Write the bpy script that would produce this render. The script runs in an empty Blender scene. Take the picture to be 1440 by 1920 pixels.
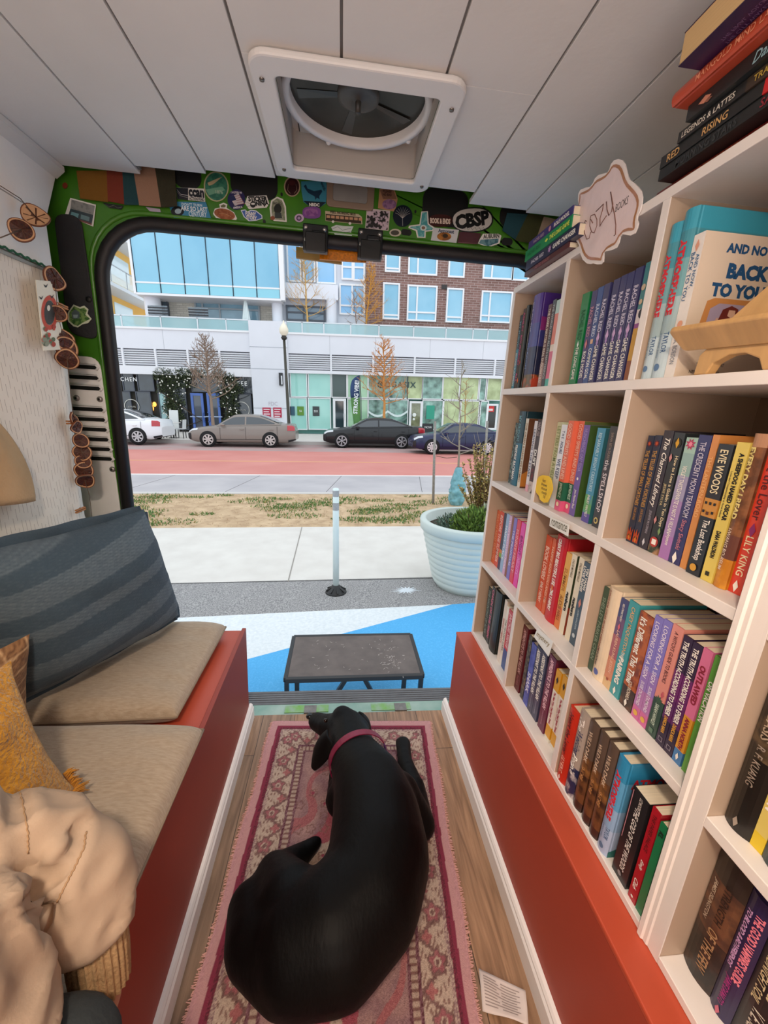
# A book van seen from its aisle, looking out of the open rear doors onto a street.
# Frame: X right, Y out of the rear doors, Z up, metres. Van floor top is z = 0, the camera stands at (0, 0, 1.25).
import bpy, bmesh, math, random
from mathutils import Vector, Matrix, Euler
SC = bpy.context.scene
COL = SC.collection
PI = math.pi
rnd = random.Random(7)

# ------------------------------------------------------------------ camera
F_PX, CX, CY = 760.2, 720.0, 960.0
def _k(px, py): return Vector(((px-CX)/F_PX, (py-CY)/F_PX, 1.0))
_Y = _k(640, 752).normalized()
_Z = -_k(560, 3800).normalized(); _Z = (_Z - _Y*(_Y @ _Z)).normalized()
_X = _Y.cross(_Z)
RC = Matrix((_X, _Y, _Z))                  # lens axes -> van axes
EYE = Vector((0, 0, 1.25))
def ray(px, py): return RC @ _k(px, py)
def onx(px, py, x): r = ray(px, py); return EYE + r*(x/r.x)     # sighting of a known upright plane x = const
def ony(px, py, y): r = ray(px, py); return EYE + r*(y/r.y)
def onz(px, py, z): r = ray(px, py); return EYE + r*((z-EYE.z)/r.z)
cam = bpy.data.cameras.new('camera'); co = bpy.data.objects.new('camera', cam); COL.objects.link(co)
cam.sensor_fit = 'VERTICAL'; cam.sensor_height = 24.0; cam.lens = F_PX/1920*24.0; cam.clip_start = .02; cam.clip_end = 300
cm = Matrix((RC.col[0], -RC.col[1], -RC.col[2])).transposed().to_4x4(); cm.translation = EYE
co.matrix_world = cm
SC.camera = co

# ------------------------------------------------------------------ materials
def lin(c):
    if isinstance(c, str):
        c = c.lstrip('#'); c = [int(c[i:i+2], 16)/255 for i in (0, 2, 4)]
    return tuple((v/12.92 if v <= .04045 else ((v+.055)/1.055)**2.4) for v in c[:3]) + (1.0,)
_M = {}
def mat(c, rough=.55, var=0, scale=8, metal=0, bump=0, bscale=60, c2=None, stretch=None, detail=4, sharp=None, emit=0, spec=.5, coat=0, sheen=0, trans=0, alpha=1, coords='Object'):
    """procedural material: one colour, or two mixed by noise; optional noise bump"""
    key = (str(c), rough, var, scale, metal, bump, bscale, str(c2), str(stretch), detail, str(sharp), emit, spec, coat, sheen, trans, alpha, coords)
    if key in _M: return _M[key]
    m = bpy.data.materials.new('mat_%03d' % len(_M)); m.use_nodes = True
    nt = m.node_tree; N = nt.nodes; L = nt.links; b = N['Principled BSDF']
    base = lin(c)
    b.inputs['Base Color'].default_value = base
    b.inputs['Roughness'].default_value = rough; b.inputs['Metallic'].default_value = metal
    b.inputs['Specular IOR Level'].default_value = spec
    b.inputs['Coat Weight'].default_value = coat; b.inputs['Sheen Weight'].default_value = sheen
    b.inputs['Transmission Weight'].default_value = trans; b.inputs['Alpha'].default_value = alpha
    m.diffuse_color = base
    if emit:
        b.inputs['Emission Color'].default_value = base; b.inputs['Emission Strength'].default_value = emit
    tc = None
    def coord():
        t = N.new('ShaderNodeTexCoord'); mp = N.new('ShaderNodeMapping')
        L.new(t.outputs[coords], mp.inputs[0])
        if stretch: mp.inputs['Scale'].default_value = stretch
        return mp.outputs[0]
    if var or c2:
        tc = coord()
        n = N.new('ShaderNodeTexNoise'); n.inputs['Scale'].default_value = scale; n.inputs['Detail'].default_value = detail
        L.new(tc, n.inputs['Vector'])
        r = N.new('ShaderNodeValToRGB'); L.new(n.outputs['Fac'], r.inputs[0])
        lo, hi = sharp if sharp else (.3, .7)
        r.color_ramp.elements[0].position = lo; r.color_ramp.elements[1].position = hi
        if c2:
            r.color_ramp.elements[0].color = base; r.color_ramp.elements[1].color = lin(c2)
        else:
            r.color_ramp.elements[0].color = tuple(v*(1-var) for v in base[:3])+(1,)
            r.color_ramp.elements[1].color = tuple(min(1, v*(1+var)) for v in base[:3])+(1,)
        L.new(r.outputs[0], b.inputs['Base Color'])
    if bump:
        n2 = N.new('ShaderNodeTexNoise'); n2.inputs['Scale'].default_value = bscale; n2.inputs['Detail'].default_value = 3
        L.new(tc or coord(), n2.inputs['Vector'])
        bp = N.new('ShaderNodeBump'); bp.inputs['Strength'].default_value = bump; bp.inputs['Distance'].default_value = .01
        L.new(n2.outputs['Fac'], bp.inputs['Height']); L.new(bp.outputs[0], b.inputs['Normal'])
    _M[key] = m
    return m
def vmat(rough=.8, bump=0, bscale=300, spec=.3):
    """colour taken from a painted pattern stored on the mesh (carpet weave, cloth print)"""
    m = bpy.data.materials.new('mat_pattern_%d' % len(bpy.data.materials)); m.use_nodes = True
    nt = m.node_tree; b = nt.nodes['Principled BSDF']; a = nt.nodes.new('ShaderNodeAttribute'); a.attribute_name = 'pattern'
    nt.links.new(a.outputs['Color'], b.inputs['Base Color']); b.inputs['Roughness'].default_value = rough; b.inputs['Specular IOR Level'].default_value = spec
    if bump:
        n2 = nt.nodes.new('ShaderNodeTexNoise'); n2.inputs['Scale'].default_value = bscale
        t = nt.nodes.new('ShaderNodeTexCoord'); nt.links.new(t.outputs['Object'], n2.inputs['Vector'])
        bp = nt.nodes.new('ShaderNodeBump'); bp.inputs['Strength'].default_value = bump; bp.inputs['Distance'].default_value = .004
        nt.links.new(n2.outputs['Fac'], bp.inputs['Height']); nt.links.new(bp.outputs[0], b.inputs['Normal'])
    return m

# ------------------------------------------------------------------ mesh building
_OFF = {}
_TX = {}
_tc = bpy.data.curves.new('lettering', 'FONT'); _to = bpy.data.objects.new('lettering', _tc)
def letters(body, bold=0.0, shear=0.0, space=1.0):
    key = (body, bold, shear, space)
    if key not in _TX:
        _tc.body = body; _tc.resolution_u = 2; _tc.offset = bold; _tc.shear = shear; _tc.space_character = space; _tc.size = 1
        me = _to.to_mesh()
        v = [(a.co.x, a.co.y) for a in me.vertices]; f = [tuple(p.vertices) for p in me.polygons]
        _to.to_mesh_clear()
        x0 = min(a[0] for a in v); x1 = max(a[0] for a in v); y0 = min(a[1] for a in v); y1 = max(a[1] for a in v)
        _TX[key] = ([(a[0]-x0, a[1]-y0) for a in v], f, x1-x0, y1-y0)
    return _TX[key]
class MB:
    def __init__(s): s.v = []; s.f = []; s.mi = []; s.sm = []
    def add(s, vs, fs, mi=0, smooth=False):
        o = len(s.v); s.v += [Vector(p) for p in vs]
        for f in fs: s.f.append(tuple(i+o for i in f)); s.mi.append(mi); s.sm.append(smooth)
        return s
    def box(s, x0, x1, y0, y1, z0, z1, mi=0):
        v = [(x, y, z) for z in (z0, z1) for y in (y0, y1) for x in (x0, x1)]
        return s.add(v, [(0, 2, 3, 1), (4, 5, 7, 6), (0, 1, 5, 4), (2, 6, 7, 3), (0, 4, 6, 2), (1, 3, 7, 5)], mi)
    def obox(s, c, size, rot=None, mi=0):
        m = rot if rot is not None else Matrix.Identity(3)
        if not isinstance(m, Matrix): m = Euler(m).to_matrix()
        h = [a/2 for a in size]
        v = [Vector(c) + m @ Vector((x, y, z)) for z in (-h[2], h[2]) for y in (-h[1], h[1]) for x in (-h[0], h[0])]
        return s.add(v, [(0, 2, 3, 1), (4, 5, 7, 6), (0, 1, 5, 4), (2, 6, 7, 3), (0, 4, 6, 2), (1, 3, 7, 5)], mi)
    def bar(s, a, b, w, h=None, up=(0, 0, 1), mi=0):
        a = Vector(a); b = Vector(b); h = h or w
        d = (b-a).normalized(); u = Vector(up)
        if abs(d.dot(u)) > .98: u = Vector((1, 0, 0))
        x = d.cross(u).normalized(); z = x.cross(d).normalized()
        m = Matrix((x, d, z)).transposed()
        return s.obox((a+b)/2, (w, (b-a).length, h), m, mi)
    def prism(s, pts, ext, mi=0, side=None):
        """closed outline extruded along ext"""
        n = len(pts); e = Vector(ext); p = [Vector(a) for a in pts]
        s.add(p + [a+e for a in p], [tuple(range(n))[::-1], tuple(range(n, 2*n))], mi)
        o = len(s.v)-2*n
        for i in range(n):
            j = (i+1) % n; s.f.append((o+i, o+j, o+n+j, o+n+i)); s.mi.append(mi if side is None else side); s.sm.append(False)
        return s
    def ring(s, outer, inner, ext, mi=0):
        """flat band between two outlines of equal length, extruded along ext"""
        n = len(outer); e = Vector(ext); o = [Vector(a) for a in outer]; i_ = [Vector(a) for a in inner]
        b = len(s.v); s.v += o + i_ + [a+e for a in o] + [a+e for a in i_]
        for k in range(n):
            j = (k+1) % n
            for q in ((k, j, n+j, n+k), (2*n+k, 3*n+k, 3*n+j, 2*n+j), (k, 2*n+k, 2*n+j, j), (n+k, n+j, 3*n+j, 3*n+k)):
                s.f.append(tuple(b+t for t in q)); s.mi.append(mi); s.sm.append(False)
        return s
    def tube(s, pts, r, n=8, mi=0, caps=True, smooth=True, squash=None):
        p = [Vector(a) for a in pts]; k = len(p)
        rs = r if isinstance(r, (list, tuple)) else [r]*k
        prev = None; vs = []
        for i in range(k):
            d = (p[min(i+1, k-1)] - p[max(i-1, 0)])
            d = d.normalized() if d.length > 1e-9 else Vector((0, 0, 1))
            u = prev if prev is not None else (Vector((0, 0, 1)) if abs(d.z) < .95 else Vector((1, 0, 0)))
            x = (u - d*d.dot(u))
            x = x.normalized() if x.length > 1e-6 else d.orthogonal().normalized()
            prev = x; y = d.cross(x)
            for a in range(n):
                t = 2*PI*a/n; q = 1 if squash is None else squash
                vs.append(p[i] + (x*math.cos(t)*q + y*math.sin(t))*rs[i])
        fs = [(i*n+a, i*n+(a+1) % n, (i+1)*n+(a+1) % n, (i+1)*n+a) for i in range(k-1) for a in range(n)]
        s.add(vs, fs, mi, smooth)
        if caps:
            o = len(s.v)-k*n
            s.f.append(tuple(o+a for a in range(n))[::-1]); s.mi.append(mi); s.sm.append(False)
            s.f.append(tuple(o+(k-1)*n+a for a in range(n))); s.mi.append(mi); s.sm.append(False)
        return s
    def lathe(s, prof, c=(0, 0, 0), n=32, mi=0, smooth=True, axis=2):
        vs = []
        for r, z in prof:
            for a in range(n):
                t = 2*PI*a/n; q = (r*math.cos(t), r*math.sin(t), z)
                if axis == 0: q = (z, q[0], q[1])
                if axis == 1: q = (q[0], z, q[1])
                vs.append(Vector(q)+Vector(c))
        return s.add(vs, [(i*n+a, i*n+(a+1) % n, (i+1)*n+(a+1) % n, (i+1)*n+a) for i in range(len(prof)-1) for a in range(n)], mi, smooth)
    def ball(s, c, r, n=14, k=8, mi=0, rot=None):
        if not isinstance(r, (list, tuple)): r = (r, r, r)
        m = Euler(rot).to_matrix() if rot is not None else Matrix.Identity(3)
        vs = []
        for i in range(k+1):
            ph = PI*i/k
            for a in range(n):
                t = 2*PI*a/n
                vs.append(Vector(c) + m @ Vector((r[0]*math.sin(ph)*math.cos(t), r[1]*math.sin(ph)*math.sin(t), r[2]*math.cos(ph))))
        return s.add(vs, [(i*n+a, (i+1)*n+a, (i+1)*n+(a+1) % n, i*n+(a+1) % n) for i in range(k) for a in range(n)], mi, True)
    def grid(s, fn, nu, nv, mi=0, smooth=True):
        vs = [fn(i/nu, j/nv) for j in range(nv+1) for i in range(nu+1)]
        return s.add(vs, [(j*(nu+1)+i, j*(nu+1)+i+1, (j+1)*(nu+1)+i+1, (j+1)*(nu+1)+i) for j in range(nv) for i in range(nu)], mi, smooth)
    def text(s, body, o, ux, uy, length, height, mi=0, bold=.0, shear=0., fit='both', align='c', valign='c', space=1., warp=None, curve=None):
        """lettering as flat faces: o anchor, ux reading direction, uy up; fits inside length x height"""
        v, f, w, h = letters(body, bold, shear, space)
        ux = Vector(ux).normalized(); uy = Vector(uy).normalized(); o = Vector(o)
        if w < 1e-6 or h < 1e-6: return s
        if fit == 'stretch': sx, sy = length/w, height/h
        else:
            sy = height/h; sx = sy
            if w*sx > length: sx = length/w; sy = max(sx, min(sy, sx*1.9))
        ax = {'l': 0, 'c': -.5, 'r': -1}[align]; ay = {'b': 0, 'c': -.5, 't': -1}[valign]
        pts = []
        for x, y in v:
            a = (x+w*ax)*sx; b = (y+h*ay)*sy
            q = o + ux*a + uy*b
            if warp: q = warp(q)
            pts.append(q)
        return s.add(pts, f, mi)
    def build(s, name, mats, parent=None, bevel=0, seg=2, local=False, kind=None, sub=0, solid=0):
        me = bpy.data.meshes.new(name)
        off = _OFF.get(parent.name, Vector()) if (parent is not None and not local) else Vector()
        me.from_pydata([tuple(p-off) for p in s.v], [], s.f)
        if not isinstance(mats, (list, tuple)): mats = [mats]
        for m in mats: me.materials.append(m)
        me.polygons.foreach_set('material_index', s.mi); me.polygons.foreach_set('use_smooth', s.sm)
        me.update()
        o = bpy.data.objects.new(name, me); COL.objects.link(o)
        if parent is not None: o.parent = parent
        _OFF[o.name] = off
        if solid:
            md = o.modifiers.new('solid', 'SOLIDIFY'); md.thickness = solid; md.offset = 0
        if bevel:
            md = o.modifiers.new('bevel', 'BEVEL'); md.width = bevel; md.segments = seg; md.limit_method = 'ANGLE'; md.angle_limit = .6
        if sub:
            md = o.modifiers.new('sub', 'SUBSURF'); md.levels = sub; md.render_levels = sub
        if kind: o['kind'] = kind
        return o
def thing(name, label, cat, loc=(0, 0, 0), group=None, rot=None):
    o = bpy.data.objects.new(name, None); COL.objects.link(o); o.location = loc
    o.empty_display_size = .05
    if rot: o.rotation_euler = rot
    o['label'] = label; o['category'] = cat
    if group: o['group'] = group
    _OFF[o.name] = Vector(loc)
    return o
def tag(o, label, cat, group=None):
    o['label'] = label; o['category'] = cat
    if group: o['group'] = group
    return o
def struct(o): o['kind'] = 'structure'; return o
def rrect(x0, x1, y0, y1, r, n=6):
    p = []
    for cx, cy, a0 in ((x1-r, y1-r, 0), (x0+r, y1-r, PI/2), (x0+r, y0+r, PI), (x1-r, y0+r, 1.5*PI)):
        for i in range(n+1):
            a = a0 + PI/2*i/n; p.append((cx+r*math.cos(a), cy+r*math.sin(a)))
    return p
def fit_to_ground(o): pass
# ================================================================== THE VAN
WHITE = mat('#ece7e1', .55, var=.04, scale=5, bump=.05, bscale=90)
PLANK = mat('#dbd7d2', .6, var=.03, scale=6, bump=.06, bscale=40)
GREEN = mat('#437f1e', .35, var=.12, scale=9, coat=.3)
BLACK = mat('#0b0b0c', .6)
RUBBER = mat('#171314', .55, bump=.1, bscale=30)
RED = mat('#a63e29', .5, var=.07, scale=4)
TRIMW = mat('#ece6e2', .45)

# floor: long vinyl planks
def floor_mat():
    m = bpy.data.materials.new('mat_planks'); m.use_nodes = True; nt = m.node_tree; N = nt.nodes; L = nt.links; b = N['Principled BSDF']
    t = N.new('ShaderNodeTexCoord'); mp = N.new('ShaderNodeMapping'); mp.inputs['Rotation'].default_value = (0, 0, PI/2)
    mp.inputs['Location'].default_value = (.3, .03, 0)
    L.new(t.outputs['Object'], mp.inputs[0])
    br = N.new('ShaderNodeTexBrick'); L.new(mp.outputs[0], br.inputs['Vector'])
    br.inputs['Scale'].default_value = 1; br.inputs['Brick Width'].default_value = .92; br.inputs['Row Height'].default_value = .125
    br.inputs['Mortar Size'].default_value = .0012; br.inputs['Mortar Smooth'].default_value = .1
    br.inputs['Color1'].default_value = lin('#a98465'); br.inputs['Color2'].default_value = lin('#8a7462'); br.inputs['Mortar'].default_value = lin('#4a3a2e')
    br.offset = .37
    g = N.new('ShaderNodeTexNoise'); mp2 = N.new('ShaderNodeMapping'); mp2.inputs['Scale'].default_value = (46, 3.2, 1)
    L.new(t.outputs['Object'], mp2.inputs[0]); L.new(mp2.outputs[0], g.inputs['Vector']); g.inputs['Scale'].default_value = 1.6; g.inputs['Detail'].default_value = 6; g.inputs['Distortion'].default_value = .6
    r = N.new('ShaderNodeValToRGB'); L.new(g.outputs['Fac'], r.inputs[0])
    r.color_ramp.elements[0].position = .3; r.color_ramp.elements[0].color = (.5, .45, .4, 1); r.color_ramp.elements[1].position = .72; r.color_ramp.elements[1].color = (1.18, 1.15, 1.1, 1)
    mx = N.new('ShaderNodeMix'); mx.data_type = 'RGBA'; mx.blend_type = 'MULTIPLY'; mx.inputs['Factor'].default_value = 1
    L.new(br.outputs['Color'], mx.inputs['A']); L.new(r.outputs[0], mx.inputs['B']); L.new(mx.outputs['Result'], b.inputs['Base Color'])
    b.inputs['Roughness'].default_value = .5
    return m
f = MB().box(-.95, 1.05, -1.5, 1.415, -.04, 0).build('floor', floor_mat()); struct(f)
# painted sill strip, worn, with two latch plates; black ribbed step tread
s = MB(); s.box(-.95, 1.0, 1.415, 1.475, -.06, -.002, 0)
s.box(-.2, -.02, 1.425, 1.465, -.003, .001, 1); s.box(.16, .33, 1.425, 1.465, -.003, .001, 1)
s.box(-.12, -.07, 1.418, 1.46, -.002, .004, 2); s.box(.26, .31, 1.418, 1.46, -.002, .004, 2)
struct(s.build('trim_1', [mat('#5f9184', .35, c2='#9fb8ae', scale=7), mat('#69a83a', .4, c2='#8fa79b', scale=25), mat('#6d6c69', .4, var=.3, scale=40)]))
s = MB(); s.box(-.95, 1.0, 1.475, 1.56, -.09, -.004)
for i in range(6): s.box(-.95, 1.0, 1.478+i*.0135, 1.488+i*.0135, -.004, -.002)
struct(s.build('trim_2', mat('#5f6266', .5, var=.12, scale=30)))

# ceiling: painted planks running front to back, ends not quite flush
xs = [-1.03, -.83, -.59, -.395, -.2, -.016, .18, .368, .556, .75, 1.05]
ends = [1.46, 1.45, 1.405, 1.385, 1.37, 1.355, 1.335, 1.405, 1.42, 1.44]
c = MB()
HX0, HX1, HY0, HY1 = -.165, .205, .95, 1.318          # opening for the roof vent
for i in range(10):
    a, b_ = xs[i]+.0025, xs[i+1]-.0025
    if b_ < HX0 or a > HX1: c.box(a, b_, -1.5, ends[i], 1.85, 1.862)
    else:
        c.box(a, b_, -1.5, HY0, 1.85, 1.862); c.box(a, b_, HY1, ends[i], 1.85, 1.862)
        if a < HX0: c.box(a, HX0, HY0, HY1, 1.85, 1.862)
        if b_ > HX1: c.box(HX1, b_, HY0, HY1, 1.85, 1.862)
    if not (HX0 < xs[i+1] < HX1): c.box(xs[i+1]-.006, xs[i+1]+.006, -1.5, ends[i]-.01, 1.8555, 1.868, 1)
    else: c.box(xs[i+1]-.006, xs[i+1]+.006, -1.5, HY0, 1.8555, 1.868, 1)
struct(c.build('ceiling', [PLANK, mat('#7d766f', .8)], bevel=.0012))
# outer skin: roof, right wall, cab end
struct(MB().box(-1.06, 1.06, -1.6, 1.56, 2.02, 2.05).build('roof_skin', mat('#3f7a1e', .4)))
struct(MB().box(.86, .9, -1.55, 1.5, -.05, 2.03).build('wall_right', WHITE))
struct(MB().box(-1.05, 1.05, -1.56, -1.5, -.05, 2.03).build('wall_front', WHITE))
# left wall: lining panel in two boards + skin behind
w = MB()
w.box(-.87, -.845, -1.5, 1.30, -.04, 1.60)
w.box(-.845, -.832, -1.5, 1.395, 1.566, 1.70)
w.prism([(-.845, 1.395, 1.703), (-.845, -1.5, 1.703), (-.845, -1.5, 1.848), (-.845, 1.478, 1.848), (-.845, 1.405, 1.71)], (.013, 0, 0))
struct(w.build('wall_left', WHITE, bevel=.002))
struct(MB().box(-1.05, -1.0, -1.5, 1.56, -.4, 2.03).build('wall_left_skin', GREEN))
struct(MB().prism([(-.832, -1.5, 1.849), (-.80, -1.5, 1.849), (-.80, 1.455, 1.849), (-.832, 1.47, 1.835)], (0, 0, -.012)).build('trim_3', mat('#d3cec8', .5)))

# rear end: green steel frame with a round-cornered door opening
def hole_pts(dx=0, n=8):
    x0, x1, z0, z1, r = -.765-dx, .765+dx, -.1, 1.752+dx, .17
    p = [(x0, z0)]
    for i in range(n+1):
        a = PI - PI/2*i/n; p.append((x0+r+r*math.cos(a), z1-r+r*math.sin(a)))
    for i in range(n+1):
        a = PI/2 - PI/2*i/n; p.append((x1-r+r*math.cos(a), z1-r+r*math.sin(a)))
    p.append((x1, z0)); return p
h = hole_pts()
fr = MB()
outer = [(-1.02, -.1)] + [(-1.02, 1.2+i*.09) for i in range(9)] + [(-1.0+i*.25, 2.02) for i in range(9)] + [(1.02, -.1)]
outer = outer[:1] + [(-1.02, 1.0+.12*i) for i in range(9)] + [(-1.02+.255*i, 2.02) for i in range(9)] + [(1.02, -.1)]
hp = [Vector((a, 1.5, b_)) for a, b_ in h]; op = [Vector((a, 1.5, b_)) for a, b_ in outer]
for i in range(len(h)-1):
    e = Vector((0, .05, 0))
    fr.add([op[i], op[i+1], hp[i+1], hp[i], op[i]+e, op[i+1]+e, hp[i+1]+e, hp[i]+e], [(0, 1, 2, 3), (7, 6, 5, 4), (3, 2, 6, 7)])
# pressed ridge round the opening
rid = [Vector((a, 1.502, b_)) for a, b_ in hole_pts(.018)]
fr.tube(rid, .008, 8)
struct(fr.build('wall_rear', GREEN))
se = MB(); sp = [Vector((a, 1.505, b_)) for a, b_ in hole_pts(-.008)]
se.tube(sp, .021, 10)
struct(se.build('trim_4', RUBBER))
# flat black patches standing for the shade inside the header's openings
def header_hole_patch(px0, px1, py0, py1, r=.03, name='trim_hole'):
    a = ony(px0, py1, 1.4975); b_ = ony(px1, py0, 1.4975)
    p = rrect(a.x, b_.x, a.z, b_.z, min(r, abs(b_.z-a.z)*.48, abs(b_.x-a.x)*.48))
    return [(x, 1.4995, z) for x, z in p]
hh = MB()
for q in ((325, 375, 290, 350), (433, 520, 310, 367), (790, 880, 360, 420), (935, 995, 385, 425), (752, 772, 431, 440), (940, 962, 447, 459), (493, 498, 412, 421), (777, 781, 394, 399), (526, 530, 361, 367)):
    hh.prism(header_hole_patch(*q), (0, -.002, 0))
struct(hh.build('trim_5', BLACK))

# dark insulated panel and white louvred cover on the rear pillar
def poly_y(pts, y): return [ony(px, py, y) for px, py in pts]
def roundpoly(p, r, n=5):
    out = []; k = len(p)
    for i in range(k):
        a, b_, c_ = Vector(p[i-1]), Vector(p[i]), Vector(p[(i+1) % k])
        d0 = (a-b_); d1 = (c_-b_); q = min(r, d0.length*.45, d1.length*.45)
        s0 = b_ + d0.normalized()*q; s1 = b_ + d1.normalized()*q
        for t in range(n+1):
            u = t/n; out.append(s0*(1-u)**2 + b_*2*u*(1-u) + s1*u*u)
    return out
pad = thing('pillar_panel', 'dark charcoal padded panel set into the green rear pillar', 'panel', (-.83, 1.49, 1.57))
pp = roundpoly([(-.868, 1.492, 1.745), (-.792, 1.492, 1.745), (-.783, 1.492, 1.395), (-.872, 1.492, 1.41)], .035)
MB().prism(pp, (0, .007, 0)).build('pad', mat('#2b2b2e', .8, bump=.15, bscale=120), pad, bevel=.003)
MB().ball((-.797, 1.491, 1.515), (.009, .004, .009)).build('push_clip', BLACK, pad)
lv = thing('louvred_cover', 'white louvred metal cover on the rear pillar beside the curtain', 'panel', (-.84, 1.49, .7))
lp = roundpoly([(-.93, 1.492, 1.345), (-.787, 1.492, 1.345), (-.772, 1.492, .55), (-.93, 1.492, .55)], .04)
LOUV = mat('#f1f1f1', .4, var=.03, scale=20)
MB().prism(lp, (0, .007, 0)).build('plate', LOUV, lv, bevel=.003)
zs = [1.312, 1.279, 1.246, 1.178, 1.145, 1.112, 1.079, 1.046, 1.013]
for i, z in enumerate(zs):
    x1 = -.803 + .0018*i
    sl = MB(); sl.prism([(-.925, 1.489, z-.006), (x1, 1.489, z-.006), (x1+.005, 1.489, z), (x1, 1.489, z+.006), (-.925, 1.489, z+.006)], (0, .006, 0))
    sl.tube([(-.925, 1.49, z+.012), (x1+.004, 1.49, z+.012), (x1+.012, 1.49, z), (x1+.004, 1.49, z-.009)], .003, 6, mi=1)
    sl.build('louvre_slot', [BLACK, LOUV], lv)
for x, z in ((-.872, 1.212), (-.80, 1.212), (-.787, .977)):
    b2 = MB().lathe([(0, -.004), (.006, -.004), (.009, -.001), (.010, .002)], (x, 1.49, z), 14, axis=1); b2.lathe([(0, -.0055), (.0035, -.0055), (.0035, -.003)], (x, 1.49, z), 10, mi=1, axis=1)
    b2.build('fastener', [mat('#9a9794', .35, metal=.6), BLACK], lv)

# roof vent with fan, seen from below
fan = thing('roof_vent_fan', 'square white ceiling vent with a round smoked fan cover', 'ceiling fan', (.02, 1.14, 1.85))
x0, x1, y0, y1 = -.187, .226, .925, 1.345
FANW = mat('#dedbd8', .4)
o_ = rrect(x0, x1, y0, y1, .035); i_ = rrect(x0+.045, x1-.045, y0+.05, y1-.045, .012)
m_ = MB(); m_.ring([(a, b_, 1.849) for a, b_ in o_], [(a, b_, 1.849) for a, b_ in i_], (0, 0, -.013))
m_.build('trim_ring', FANW, fan, bevel=.004)
hz = MB()
i2 = [(a, b_, 1.848) for a, b_ in i_]; i3 = [(a*1.0, b_, 1.93) for a, b_ in i_]
n_ = len(i2)
hz.add(i2+i3, [(k, (k+1) % n_, n_+(k+1) % n_, n_+k) for k in range(n_)])
hz.build('well', mat('#b7b0a8', .5), fan)
MB().box(x0+.03, x1-.03, y0+.03, y1-.03, 1.925, 1.93).build('ceiling_plate', mat('#cfcbc6', .5), fan)
fc = (.02, 1.11)
MB().lathe([(.163, 1.925), (.167, 1.892), (.164, 1.886), (.153, 1.885), (.149, 1.890), (.149, 1.925)], (fc[0], fc[1], 0), 64).build('fan_ring', FANW, fan)
MB().lathe([(0, 1.906), (.150, 1.906)], (fc[0], fc[1], 0), 64).build('smoked_cover', mat('#24231d', .3, c2='#302e25', scale=6, spec=.25), fan)
hb = MB().lathe([(0, 1.893), (.01, 1.893), (.012, 1.897), (.035, 1.896), (.046, 1.899), (.047, 1.906)], (fc[0], fc[1], 0), 40); hb.build('hub', mat('#4a4741', .5, var=.1, scale=60), fan)
bp = MB().lathe([(0, 1.872), (.0065, 1.872), (.007, 1.895)], (fc[0], fc[1], 0), 16); bp.build('spindle', mat('#3a3733', .4), fan)
for k in range(5):
    a = 2*PI*k/5+.5; ca, sa = math.cos(a), math.sin(a); 
    P = lambda r, t, z: (fc[0]+r*ca-t*sa, fc[1]+r*sa+t*ca, z)
    MB().add([P(.045, -.006, 1.9035), P(.045, .008, 1.9055), P(.135, .012, 1.9055), P(.136, -.014, 1.9035)], [(0, 1, 2, 3)]).build('fan_blade', mat('#33322b', .4) if k % 2 else mat('#1a1914', .3), fan, solid=.001)
for x, y in ((-.05, 1.262), (.15, 1.215), (-.125, 1.02)):
    MB().ball((x, y, 1.892), (.008, .008, .009)).build('knob', FANW, fan)
for x, y in ((x0+.02, y0+.06), (x1-.018, y0+.07), (x0+.02, y1-.045), (x1-.02, y1-.04)):
    b2 = MB().lathe([(.005, 1.836), (.0045, 1.833), (0, 1.8335)], (x, y, 0), 12); b2.build('screw', mat('#77736e', .3, metal=.8), fan)
st = MB(); st.box(-.125, -.03, 1.255, 1.3, 1.9225, 1.9245, 0); st.box(-.128, -.03, 1.252, 1.303, 1.9235, 1.9247, 1)
for i in range(3): st.tube([(-.108+.02*i+.006*math.cos(t*.63), 1.275+.006*math.sin(t*.63), 1.922) for t in range(11)], .0008, 5, mi=1)
st.build('warning_sticker', [mat('#c9d3d8', .5), mat('#26262a', .5)], fan)

# courtesy light in the header, wood strip and orange reflector, two black latches
dl = thing('dome_light', 'taupe-framed rectangular courtesy light in the green header', 'light', (.0, 1.49, 1.89))
a = ony(612, 386, 1.492); b_ = ony(703, 338, 1.492)
MB().ring([(x, 1.492, z) for x, z in rrect(a.x, b_.x, a.z, b_.z, .012)], [(x, 1.492, z) for x, z in rrect(a.x+.02, b_.x-.022, a.z+.018, b_.z-.02, .008)], (0, .006, 0)).build('frame', mat('#8b7767', .5), dl, bevel=.002)
MB().box(a.x+.018, b_.x-.02, 1.494, 1.498, a.z+.016, b_.z-.018).build('lens', mat('#8f8c8a', .3, var=.1, scale=20), dl)
for nm, (pa, pb), lbl in (('door_latch', ((568, 470), (615, 424)), 'black door latch bracket with three screws left of the reflector'), ('door_latch', ((670, 484), (718, 433)), 'black door latch bracket under the leopard print sticker')):
    a = ony(*pa, 1.47); b_ = ony(*pb, 1.47)
    lt = thing(nm, lbl, 'latch', ((a.x+b_.x)/2, 1.47, a.z), group='door latches on the header')
    q = MB(); q.box(a.x, b_.x, 1.462, 1.492, a.z, b_.z); q.box(a.x+.008, b_.x-.005, 1.45, 1.464, a.z-.006, a.z+.05); q.box(b_.x-.05, b_.x-.01, 1.452, 1.464, b_.z-.035, b_.z-.02)
    q.build('bracket', mat('#0d0d0e', .35), lt, bevel=.003)
    for x, z in ((a.x+.01, b_.z-.012), (b_.x-.01, b_.z-.014), (a.x+.01, b_.z-.045)):
        MB().lathe([(0, 1.456), (.005, 1.456), (.0065, 1.461)], (x, 0, z), 12, axis=1).build('screw', mat('#b5b2ae', .3, metal=.8), lt)
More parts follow.
